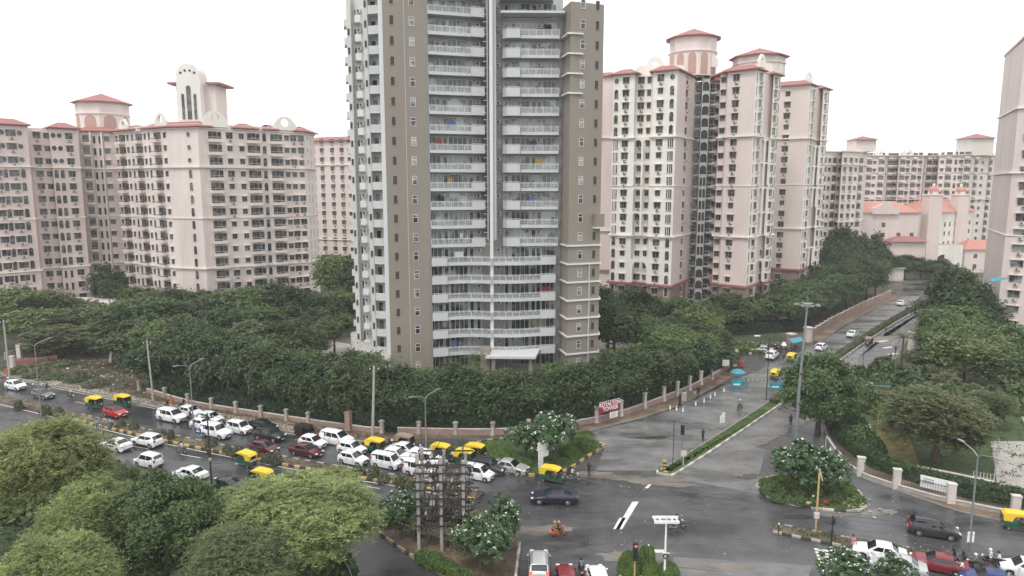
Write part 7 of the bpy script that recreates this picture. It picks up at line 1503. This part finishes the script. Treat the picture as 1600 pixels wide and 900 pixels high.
# T-shaped white board (seen from above/behind)
x,y=G(1038,905); o=thing('direction_board','white T-shaped double overhead board on a white pole at the front island','sign',(x,y,0)); h=ZP(812,y); mb=MB(); mb.tube([(0,0,0),(0,0,h)],[.10,.075],M['white'],10); mb.build('pole',o,True)
mb=MB(); mb.box(-1.05,1.05,-.30,-.22,h-.22,h,M['white']); mb.build('front_panel',o); mb=MB(); mb.box(-1.12,1.05,.22,.30,h-.02,h+.2,M['white']); mb.build('rear_panel',o); mb=MB()
for s in (-.95,-.5,.5,.9): mb.box(s-.05,s+.05,-.22,.22,h-.06,h-.02,M['white'])
mb.box(-1.05,1.05,-.02,.02,h-.08,h-.03,M['white']); mb.build('bracket',o); mb=MB(); mb.tube([(-.25,-.1,h-2.95),(.35,-.1,h-2.95)],.035,M['white'],6); mb.build('crosspiece',o)
ci=thing('wire_coil','black coil of cable hung on the white T-shaped board pole','cable coil',(x,y-.16,h-3.15)); mb=MB(); N_=22
for rr_ in (.20,.23,.17): mb.tube([(rr_*math.cos(2*math.pi*k/N_),-.03*(rr_*50%3),rr_*math.sin(2*math.pi*k/N_)) for k in range(N_+1)],.028,M['trim'],6,cap=False)
mb.build('coil',ci)
x,y=G(1012,902); h=ZP(852,y); o=thing('camera_pole','thin black pole between the red signal and the white T-shaped board','pole',(x,y,0)); mb=MB(); mb.tube([(0,0,0),(0,0,h)],.035,M['iron'],6); mb.build('shaft',o); mb=MB(); mb.sphere((0,0,h),.08,M['white'],8,6); mb.build('finial',o); cable((x,y,h-1.6),(G(1038,905)[0],G(1038,905)[1],ZP(812,G(1038,905)[1])-3.9),.05,'short dark cable strung between the thin black pole and the T-shaped board pole',.015)
x,y=G(1031,889); o=thing('control_cabinet','grey flat control cabinet behind the clipped bushes of the front island','cabinet',(x,y,0)); mb=MB(); mb.rbox((0,0,.9),(.9,.4,1.4),M['concrete'],.03); mb.build('body',o); mb=MB(); mb.box(-.5,.5,-.25,.25,1.62,1.68,M['ac']); mb.build('lid',o)
o=thing('marker_post','short leaning white marker post behind the control cabinet','post',G(1024,873)); mb=MB(); mb.tube([(0,0,0),(-.08,0,.8)],.07,M['white'],8); mb.build('shaft',o)
# white direction boards on garden island
x,y=G(848,738); o=thing('direction_board','stack of blank-looking white information boards in front of the frangipani pair','sign',(x,y,.2),R(38)); mb=MB(); mb.tube([(0,0,0),(0,0,3.4)],.06,M['steel'],8); mb.build('post',o)
for (x0,x1,z0,z1) in ((-.85,.85,2.55,3.6),(-.75,-.02,1.35,2.5),(0.02,.78,1.7,2.5),(-.75,-.02,.55,1.3)):
    mb=MB(); mb.box(x0,x1,-.10,-.05,z0,z1,M['white']); b_=mb.build('board',o); mb=MB(); 
    n_=int((z1-z0)/.22)
    for k in range(n_): mb.box(x0+.12,x1-.12-(k%3)*.12,-.107,-.099,z1-.2-k*.22,z1-.14-k*.22,M['grey'])
    mb.build('print',b_)
# lower right: iron post, yellow crank post, black bits
x,y=G(1297,875); h=ZP(806,y); o=thing('signal_post','dark iron post in front of the zebra crossing at lower right','post',(x,y,0)); mb=MB(); mb.tube([(0,0,0),(0,0,h)],[.09,.07],M['iron'],8); mb.build('shaft',o); mb=MB(); mb.rbox((.05,0,h-.5),(.25,.2,.6),M['iron'],.02); mb.rbox((.03,0,h-1.5),(.2,.18,.35),M['rust'],.02); mb.build('box',o)
x,y=G(1274,834); h=ZP(733,y); o=thing('cantilever_post','yellow cranked steel post rising from the lower right median','post',(x,y,0)); mb=MB(); mb.tube([(0,0,0),(0.0,0,h)],[.10,.09],M['kyellow'],8); mb.build('shaft',o); mb=MB(); mb.tube([(0,0,h),(.35,0,h-1.2)],[.08,.05],M['post'],6); mb.build('tip',o); mb=MB(); mb.rbox((0,0,1.9),(.45,.3,.6),M['ac'],.03); mb.build('meter_box',o)
for px_,py_,l_ in ((1216,836,'thin bollard at the tip of the lower right median'),(1563,812,'thin post with a white round cap on the park footpath'),(657,709,'thin white post beside the street lamp above the packed queue')):
    x,y=G(px_,py_); o=thing('bollard',l_,'bollard',(x,y,.1)); mb=MB(); mb.cyl((0,0,.5),.05,1.,M['iron'] if px_>700 else M['white'],n=8); mb.build('shaft',o); mb=MB(); mb.sphere((0,0,1.05),.1,M['white'],8,6); mb.build('cap',o)
o=thing('shaft_sign','small white plate pair fixed on the right-edge street lamp','sign',G(1512,872)); mb=MB(); mb.box(-.32,-.1,-.16,-.13,1.6,2.6,M['white']); mb.box(.1,.3,-.16,-.13,1.6,2.6,M['white']); mb.build('plate',o)
o=thing('fallen_dustbin','yellow and red hawker goods at the kerb of the round island','goods',G(1262,792)); mb=MB(); mb.rbox((0,0,.3),(.7,.5,.6),M['kyellow'],.08); mb.build('sack',o); mb=MB(); mb.rbox((2.0,.2,.35),(.6,.5,.6),M['brake'],.08) if False else mb.rbox((1.9,.2,.35),(.6,.5,.6),CAR['red'],.08); mb.build('crate',o); o.name='hawker_goods'
o=thing('rubble_heap','flat heap of broken stone and debris at the right tip of the round island','rubble',G(1335,790)); mb=MB(); r_=random.Random(2)
for k in range(60): mb.rbox((r_.gauss(0,1.2),r_.gauss(0,.5),.06+abs(r_.gauss(0,.12))),(r_.uniform(.1,.4),r_.uniform(.1,.3),r_.uniform(.05,.14)),M['pave' if k%3 else 'concrete'],.02,Matrix.Rotation(r_.uniform(0,6),4,'Z'))
mb.build('stones',o)
# cones
for px_,py_ in ((1047,640),(1057,642),(1067,644),(1087,634),(1100,629),(1110,623),(1117,619),(1131,613)):
    x,y=G(px_,py_); o=thing('traffic_cone','white traffic cone in the broken line across the wet left carriageway of the side road','cone',(x,y,.01),0,'white traffic cones on the side road'); mb=MB(); mb.cyl((0,0,.40),.15,.70,M['white'],r2=.04,n=12); mb.build('cone',o,True); mb=MB(); mb.box(-.25,.25,-.25,.25,0,.05,M['kblack']); mb.build('base',o)
# umbrella and barricades
TEAL=mat('teal canvas',(.045,.25,.31),.6,var=.1,scale=3); TEALP=mat('teal panel paint',(.03,.25,.32),.4,var=.1,scale=2); REDP=mat('red plastic barrier',(.42,.03,.05),.5,var=.1)
def umbrella(px,base,top,wpx,m,label):
    x,y=G(px,base); h=ZP(top,y); r=wpx/2*y*CP/FPX; o=thing('umbrella',label,'umbrella',(x,y,0)); mb=MB(); mb.cyl((0,0,h/2),.03,h,M['steel'],n=6); mb.build('pole',o); mb=MB(); n=8; v=[(0,0,h)]
    for k in range(n):
        for (f_,z) in ((.55,h-.22),(1,h-.62),(.97,h-.78)): a=2*math.pi*k/n; v.append((r*f_*math.cos(a),r*f_*math.sin(a),z))
    f=[]
    for k in range(n):
        j=(k+1)%n; a_,b_=1+3*k,1+3*j; f+=[(0,a_,b_),(a_,a_+1,b_+1,b_),(a_+1,a_+2,b_+2,b_+1)]
    mb.add(v,f,m); mb.build('canopy',o)
umbrella(1152,600,576,25,TEAL,'turquoise market umbrella over the barricades on the side road'); umbrella(1150,556,545,9,M['kyellow'],'small yellow umbrella by the clipped bushes of the side entrance'); umbrella(1224,556,534,9,M['white'],'small white umbrella above the parked two-wheelers')
def barric(px,base,label,rz=0,m=TEALP,w_=1.9,h=1.3):
    x,y=G(px,base); o=thing('barricade',label,'barricade',(x,y,0),rz); mb=MB(); mb.box(-w_/2,w_/2,-.04,.0,.35,h,m); mb.build('panel',o); mb=MB(); mb.box(-w_*.3,w_*.3,-.05,-.041,.7,.95,M['white']); mb.build('print',o); mb=MB()
    for s in (-1,1): mb.tube([(s*w_*.45,-.4,0),(s*w_*.45,0,h+.05),(s*w_*.45,.4,0)],.03,m,5); 
    mb.tube([(-w_/2,0,h+.04),(w_/2,0,h+.04)],.03,m,5); mb.build('frame',o)
barric(1151,608,'turquoise police barricade under the umbrella, the front one'); barric(1153,604,'turquoise police barricade just behind the front one under the umbrella',.1); barric(1166,603,'turquoise police barricade set endwise right of the umbrella',1.3); barric(1211,612,'turquoise police barricade alone right of the slim black lamp pole',0); barric(1214,610,'turquoise barricade tucked behind the lone one',.15)
x,y=G(1244,548); o=thing('police_awning','sloping blue awning on posts beside the gate pillar at the side entrance','awning',(x,y,0),R(35)); mb=MB(); mb.add([(-2.1,-.6,1.9),(2.1,-.6,1.9),(2.1,.6,2.5),(-2.1,.6,2.5),(-2.1,-.6,1.96),(2.1,-.6,1.96),(2.1,.6,2.56),(-2.1,.6,2.56)],[(3,2,1,0),(4,5,6,7),(0,1,5,4),(1,2,6,5),(2,3,7,6),(3,0,4,7)],TEAL); mb.build('sheet',o); mb=MB()
for s in (-2.,2.):
    for t in (-.5,.5): mb.cyl((s,t,.96),.04,1.92,M['steel'],n=6)
mb.build('post',o)
for px_,c_,l_ in ((1139,REDP,'red plastic water barrier, left end of the trio at the side entrance'),(1146,M['white'],'white plastic water barrier, middle of the trio at the side entrance'),(1156,REDP,'red plastic water barrier, right end of the trio at the side entrance')):
    x,y=G(px_,572); o=thing('water_barrier',l_,'barrier',(x,y,0)); mb=MB(); mb.add([(-.7,-.3,0),(.7,-.3,0),(.7,.3,0),(-.7,.3,0),(-.65,-.12,1.),(.65,-.12,1.),(.65,.12,1.),(-.65,.12,1.)],[(3,2,1,0),(4,5,6,7),(0,1,5,4),(1,2,6,5),(2,3,7,6),(3,0,4,7)],c_); mb.build('body',o); mb=MB(); mb.box(-.3,.3,-.29,-.2,.3,.5,c_); mb.build('slot',o)
# slim black lamp with white head at entrance
x,y=G(1197,628); h=ZP(528,y); o=thing('street_lamp','slim black pole with one long white lamp reaching left over the side road','street lamp',(x,y,.3)); mb=MB(); mb.tube([(0,0,0),(0,0,h-.3)],[.09,.05],M['iron'],8); mb.build('pole',o); mb=MB(); mb.tube([(0,0,h-.35),(-1.5,0,h)],.04,M['iron'],6); ar=mb.build('arm',o); mb=MB(); mb.rbox((-1.9,0,h+.02),(.9,.3,.14),M['white'],.05); mb.build('lamp_head',ar)
x,y=G(1468,461); h=ZP(438,y); o=thing('street_lamp','distant lamp with two white heads at the far end of the side road','street lamp',(x,y,0)); mb=MB(); mb.cyl((0,0,h/2),.1,h,M['steel'],n=6); mb.build('pole',o)
for s in (-1,1): mb=MB(); mb.rbox((s*1.7,0,h),(1.5,.4,.2),M['white'],.06); mb.build('lamp_head',o)
x,y=G(1348,573); h=ZP(545,y); o=thing('sign_pole','thin pole with a small round plate in the flooded carriageway','pole',(x,y,0)); mb=MB(); mb.cyl((0,0,h/2),.05,h,M['iron'],n=6); mb.build('shaft',o); mb=MB(); mb.cyl((0,-.06,h),.3,.04,M['dgrey'],'y',12); mb.build('plate',o)
x,y=G(1133,590); o=thing('guard_sign','white board on a post at the corner where the perimeter wall meets the side entrance','sign',(x,y,0)); mb=MB(); mb.cyl((0,0,1.2),.05,2.4,M['steel'],n=6); mb.build('post',o); mb=MB(); mb.box(-.6,.6,-.1,-.05,2.1,3.2,M['post']); mb.build('board',o); mb=MB(); mb.box(-.35,.35,-.11,-.101,2.5,2.8,M['grey']); mb.build('print',o)
x,y=G(1062,632); 
for px_,py_,l_ in ((1062,634,'dark round bin post against the white wall post'),(1068,628,'grey cabinet against the perimeter wall')):
    x,y=G(px_,py_); o=thing('litter_bin' if px_==1062 else 'cabinet',l_,'bin' if px_==1062 else 'cabinet',(x,y,.1)); mb=MB(); (mb.cyl((0,0,.8),.2,1.6,M['iron'],n=10) if px_==1062 else mb.rbox((0,0,.8),(.8,.5,1.5),M['concrete'],.04)); mb.build('body',o); mb=MB(); mb.box(-.25,.25,-.25,.25,1.62,1.68,M['rust']); mb.build('lid',o)
# park gate: hut, pillars, railings
x,y=G(1373,625); o=thing('guard_hut','small hut with a green roof edge and dark doorway inside the park','hut',(x,y,0),R(-10)); mb=MB(); mb.box(-1.3,1.3,-1,1,0,2.6,M['post']); mb.build('wall',o); mb=MB(); mb.box(-1.5,1.5,-1.25,1.2,2.6,2.75,M['ac']); mb.build('roof',o); mb=MB(); mb.box(-1.5,1.5,-1.3,-1.252,2.75,3.15,mat('green board',(.03,.12,.09),.5)); mb.build('fascia',o); mb=MB(); mb.box(-.2,.9,-1.03,-1.002,0,2.2,M['void']); mb.build('door',o)
for px_,py_,hh,l_ in ((1423,552,4,'tall round white gate pillar beside the flooded carriageway'),(1503,585,5,'tall white pillar rising out of the park trees'),(1482,588,2.5,'short pointed white pillar left of the tall park pillar')):
    x,y=G(px_,py_); o=thing('gate_pillar',l_,'gate pillar',(x,y,0)); mb=MB(); mb.cyl((0,0,hh/2),.7,hh,M['post'],n=14); mb.build('shaft',o); mb=MB(); mb.cyl((0,0,hh+.15),.85,.3,M['post'],n=14); mb.build('cap',o)
x,y=G(1490,598); o=thing('garden_wall','low curved white and brick garden wall among the park trees','wall',(x,y,0)); mb=MB(); mb.prism(strip([(-2.5,0),(-1,-.5),(1,-.4),(2.4,.4)],0,.3),0,2.2,M['post']); mb.build('wall',o); mb=MB(); mb.prism(strip([(-2.3,-.1),(-1,-.55),(1,-.45),(2.2,.3)],-.06,0),.6,1.6,M['crimson']); mb.build('brick_panel',o)
rail('fence',GP([(1372,664),(1408,668)]),1.3,'pale picket fence behind the dry yellow lawn','post',.3); rail('fence',GP([(1520,752),(1552,758),(1560,700)]),1.2,'pale picket fence beside the bare concrete path in the park','post',.3)
o=thing('retaining_wall','low dark green retaining wall with a pale top edge behind the white banner','wall',(*G(1420,741),0)); O_=G(1420,741); ps=GP([(1408,738),(1480,752),(1553,768)]); ps=[(p[0]-O_[0],p[1]-O_[1]) for p in ps]; mb=MB(); mb.prism(strip(ps,0,.3),0,1.,M['leafh'] if False else mat('mossy wall',(.035,.05,.03),.9)); mb.build('wall',o); mb=MB(); mb.prism(strip(ps,-.04,.34),1.0,1.1,M['post']); mb.build('coping',o)
# blue awning at the right-edge tower, hoardings at left
x,y=XY(1552,135); o=thing('awning','bright blue canopy jutting from the left side of the right-edge tower','awning',(x,y,ZP(436,135))); mb=MB(); mb.add([(1.3,-1,-.5),(3.4,-1.6,.3),(3.4,1,.3),(1.3,1,-.5),(1.3,-1,-.4),(3.4,-1.6,.4),(3.4,1,.4),(1.3,1,-.4)],[(3,2,1,0),(4,5,6,7),(0,1,5,4),(1,2,6,5),(2,3,7,6),(3,0,4,7)],TEAL); mb.build('sheet',o)
o=thing('white_panel','leaning white sheet panel standing on the vacant plot under the trees','panel',(*G(172,568),0),R(-50)); mb=MB(); mb.box(-.9,.9,-.05,.05,0,3.,M['ac'],Matrix.Rotation(R(-8),4,'X')); mb.build('sheet',o)
wallrun('plot_wall',GP([(8,562),(60,548),(110,541),(175,537)]),1.5,.3,'concrete','low grey broken wall at the back of the vacant plot')
wallrun('plot_wall',GP([(22,575),(90,566)]),1.4,.25,'crimson','short red-brown wall facing the road on the vacant plot')
for px_,py_ in ((20,578),(31,560),(77,540)):
    x,y=G(px_,py_); o=thing('wall_post','stubby white post on the vacant plot, %s'%({20:'front left at the roadside',31:'behind the front one',77:'at the back wall'}[px_]),'wall post',(x,y,0)); mb=MB(); mb.box(-.4,.4,-.3,.3,0,2.5,M['post']); mb.build('shaft',o); mb=MB(); mb.box(-.46,.46,-.36,.36,2.5,2.6,M['post']); mb.build('cap',o)
o=link('debris',None); bpy.data.objects.remove(o)
mb=MB(); r_=random.Random(8)
for k in range(420):
    px_,py_=r_.uniform(10,215),r_.uniform(560,606); 
    x,y=G(px_,py_); s=r_.uniform(.08,.4); mb.cbox((x,y,.14+s*.2),(s,s*r_.uniform(.4,1),s*.5),M[r_.choice(['pave','crimson','concrete','white','rust'])],r_.uniform(0,6))
for k in range(260):
    i=r_.randrange(1,6); t=r_.random(); p=along(KF[i],KF[i+1],t); d_,n_=dirn(KF[i],KF[i+1]); q=r_.uniform(1.5,4.5); s=r_.uniform(.06,.25); mb.cbox((p[0]-n_.x*q,p[1]-n_.y*q,.13+s*.2),(s,s*.7,s*.5),M[r_.choice(['pave','concrete','white','rust'])],r_.uniform(0,6))
o=mb.build('rubble'); o['kind']='stuff'
mb=MB()
for k in range(160):
    px_,py_=r_.uniform(640,1500),r_.uniform(735,880); x,y=G(px_,py_); s=r_.uniform(.04,.11); mb.cbox((x,y,.03),(s,s*.8,.02),M[r_.choice(['white','post','pave'])],r_.uniform(0,6))
o=mb.build('litter'); o['kind']='stuff'
# low site buildings near gate between towers
x,y=XY(970,128); o=thing('boundary_wall','pale compound wall with a ramp between the grey tower and the twin block','wall',(x,y,0)); mb=MB(); mb.box(-5,9,-.2,.2,0,2.6,M['concrete']); mb.box(-5,-4.5,-6,0,0,2.4,M['concrete']); mb.build('wall',o)
x,y=XY(1378,246); o=thing('gate_house','small flat-roofed gate house at the far left bend of the side road','hut',(x,y,0)); mb=MB(); mb.box(1,9,-2,4,0,4.2,M['post']); mb.build('wall',o); mb=MB(); mb.box(.5,9.5,-2.6,4.4,4.2,4.6,M['flat']); mb.build('roof',o); wallrun('boundary_wall',[XY(1410,250),XY(1462,250),XY(1500,244)],3,.3,'concrete','grey wall behind the far parked two-wheelers')
# ================================================================== CONCRETE-POLE POWER STRUCTURE
ox,oy=G(700,852); ox,oy=G(703,854); o=thing('power_structure','cage-like electrical structure of concrete poles and rusty steel cross-beams on its own island','electrical structure',(ox,oy,.2))
xs_=[-2.35,-.55,1.2,3.2]; ys_=[-1.1,1.9]; H_=8.6; RZ=.0; P_=[]
for i,xx in enumerate(xs_[:3]):
    for j,yy in enumerate(ys_):
        hh=(9.2,8.9,8.6)[i]-(0 if j==0 else .5); mb=MB(); mb.box(xx*1.15-.14,xx*1.15+.14,yy-.13,yy+.13,0,hh,M['cpole']); mb.build('pole',o); P_.append((xx*1.15,yy,hh))
X0,X1=xs_[0]*1.15,xs_[2]*1.15+.75
for z in (8.2,7.4,6.6,5.8,5.0,4.3,3.4,2.4):
    for yy in (ys_[0]-.2,ys_[1]+.2):
        mb=MB(); mb.box(X0-.4,X1,yy-.05,yy+.05,z,z+.12,M['rust']); mb.box(X0-.4,X1,yy-.05,yy+.02,z+.12,z+.14,M['iron']); mb.build('cross_beam',o)
    for xx,_,_ in P_[::2]:
        mb=MB(); mb.box(xx-.24,xx-.18,ys_[0]-.6,ys_[1]+.6,z+.15,z+.27,M['rust']); mb.build('side_beam',o)
r_=random.Random(4)
for k in range(26):
    mb=MB(); x_=r_.uniform(X0,X1); z_=r_.choice((8.35,7.55,6.75,5.95,5.15,3.6)); y_=r_.choice((ys_[0]-.2,ys_[1]+.2,.4)); 
    for q in range(4): mb.cyl((x_,y_,z_+q*.09),.09-.01*(q%2)*3,.05,M['cpole' if k%2 else 'post'],n=8)
    mb.build('insulator',o)
for k in range(80):
    mb=MB(); a=(r_.uniform(X0,X1),r_.uniform(ys_[0],ys_[1]),r_.uniform(2.5,8.4)); b=(a[0]+r_.uniform(-1.8,1.8),a[1]+r_.uniform(-1,1),a[2]+r_.uniform(-1.8,1.8)); mb.tube([a,((a[0]+b[0])/2,(a[1]+b[1])/2,(a[2]+b[2])/2-.25),b],.03,M['rust' if k%2 else 'iron'],4); mb.build('jumper_wire',o)
for k in range(14):
    mb=MB(); x_=X0+.3+k*.33; mb.tube([(x_,ys_[0]-.1,2.2),(x_,ys_[0]-.1,r_.choice((5.6,6.6,7.2)))],.035,M['rust'],4); mb.build('riser_bar',o)
for k in range(70):
    mb=MB(); z_=r_.uniform(2.0,7.2); x_=r_.uniform(X0,X1-1); y_=r_.uniform(ys_[0]-.2,ys_[1]+.2)
    if k%3==0: mb.box(x_,x_+r_.uniform(.8,2.2),y_-.04,y_+.04,z_,z_+.09,M['rust'])
    elif k%3==1: mb.box(x_-.04,x_+.04,y_-.04,y_+.04,z_-.9,z_+.7,M['steel'])
    else: mb.box(x_-.05,x_+.05,ys_[0]-.3,ys_[1]+.3,z_,z_+.08,M['iron'])
    mb.build('brace',o)
for k in range(10):
    mb=MB(); x_=r_.uniform(X0,X1-.4); z_=r_.uniform(3.6,6.4); y_=r_.uniform(ys_[0],ys_[1]); mb.rbox((x_,y_,z_),(.45,.35,.5),M['dgrey' if k%2 else 'ac'],.04); mb.build('switch_box',o)
for x_ in (-1.7,-.1,1.4):
    mb=MB(); mb.rbox((x_,.4,3.0),(1.0,.8,1.2),M['dgrey'],.06); t=mb.build('transformer',o); mb=MB(); 
    for q in range(5): mb.box(x_-.5+q*.22,x_-.44+q*.22,-.18,-.02,2.5,3.5,M['steel'])
    mb.build('cooling_fins',t)
    mb=MB(); mb.box(x_-.7,x_+.7,-.1,.9,2.25,2.38,M['rust']); mb.build('platform',o)
for k,(px_,py_) in enumerate(((1300,640),(1020,700))): pass
for k_,(a_,b_,l_) in enumerate((((820,722),(1650,878),'lowest'),((830,712),(1650,868),'second'),((850,735),(1650,850),'third'),((810,700),(1650,842),'highest'))): cable((ox+1.2+k_*.5,oy-1+k_*.9,8.2-.2*k_),(*G(b_[0],b_[1],5.5),5.5),.5,l_+' of four thin power lines crossing above the junction from the power structure',.012)
cable((ox-3,oy,8.7),(w4[0],w4[1],w4[2]),1.0,'thin power line from the dark iron pole to the power structure')
# ------------------------------------------------------------------ single out look-alikes by their order in the photo
ORD='first second third fourth fifth sixth seventh eighth ninth tenth eleventh twelfth thirteenth fourteenth fifteenth sixteenth seventeenth eighteenth nineteenth twentieth twenty-first twenty-second twenty-third twenty-fourth twenty-fifth twenty-sixth twenty-seventh twenty-eighth twenty-ninth thirtieth thirty-first thirty-second thirty-third thirty-fourth'.split()
from collections import defaultdict
GR=defaultdict(list)
for o in bpy.data.objects:
    if o.parent is None and o.get('label'): GR[o['label']].append(o)
SHORT={'dark green street tree':'dark street tree in the front row behind the perimeter wall','bushy green tree in the second':'bushy tree in the second row behind the perimeter wall','dark avenue tree':'avenue tree behind the far boundary wall','weathered cream post':'cream wall post left of the pink gate post','cream post of the perimeter wall between':'cream wall post between leaning pole and garden island','tall white post':'tall white wall post beside the side road','short pink post of':'short pink post of the far boundary wall','white traffic cone':'white traffic cone on the side road','dark rounded tree closing':'dark tree closing the end of the side road','dusty grey-green shrub':'grey-green shrub on the earth median','leafy green shrub in':'leafy shrub in the round island planting','scrubby grey-green':'scrubby bush on the vacant plot','dense green shrub inside':'dense shrub inside the park fence','green undergrowth bush':'green undergrowth bush beneath the near trees','clipped yellow-green bush':'clipped bush at the side entrance','green tree in the wood':'tree between the vacant plot and the pink blocks','leafy green tree in the grounds':'leafy tree between grey tower and twin block','green park tree in the mass':'park tree below the right-edge tower','two-wheeler in the dense':'parked two-wheeler at the side entrance','person standing among':'person among the parked two-wheelers','tiny parked':'tiny two-wheeler parked at the far road end'}
def pxof(o): return o.location.x/max(1,o.location.y)
for lab,objs in GR.items():
    if len(objs)<2: continue
    sh=next((v for k,v in SHORT.items() if lab.startswith(k)),None)
    if not sh: continue
    layers=[objs]
    if len(objs)>len(ORD)-2 or 'vacant plot and' in sh or 'grey tower and' in sh or 'park tree' in sh:
        ys=sorted(o.location.y for o in objs); m_=ys[len(ys)//2]; layers=[[o for o in objs if o.location.y<m_],[o for o in objs if o.location.y>=m_]]
    for li,ly in enumerate(layers):
        ly.sort(key=pxof); pre='' if len(layers)==1 else ('nearer ' if li==0 else 'farther ')
        for i,o in enumerate(ly): o['label']=pre+sh+', '+ORD[min(i,len(ORD)-1)]+' from the left'
# ------------------------------------------------------------------ rain haze filling the whole place
hm=bpy.data.materials.new('haze air'); hm.use_nodes=True; t=hm.node_tree; t.nodes.clear(); ho=t.nodes.new('ShaderNodeOutputMaterial'); pv=t.nodes.new('ShaderNodeVolumePrincipled'); pv.inputs['Color'].default_value=(.93,.94,.96,1); pv.inputs['Density'].default_value=.0003; t.links.new(pv.outputs[0],ho.inputs['Volume'])
hb=MB(); hb.box(-2600,2600,-700,4100,-1,76,hm); o=hb.build('haze'); o['kind']='stuff'
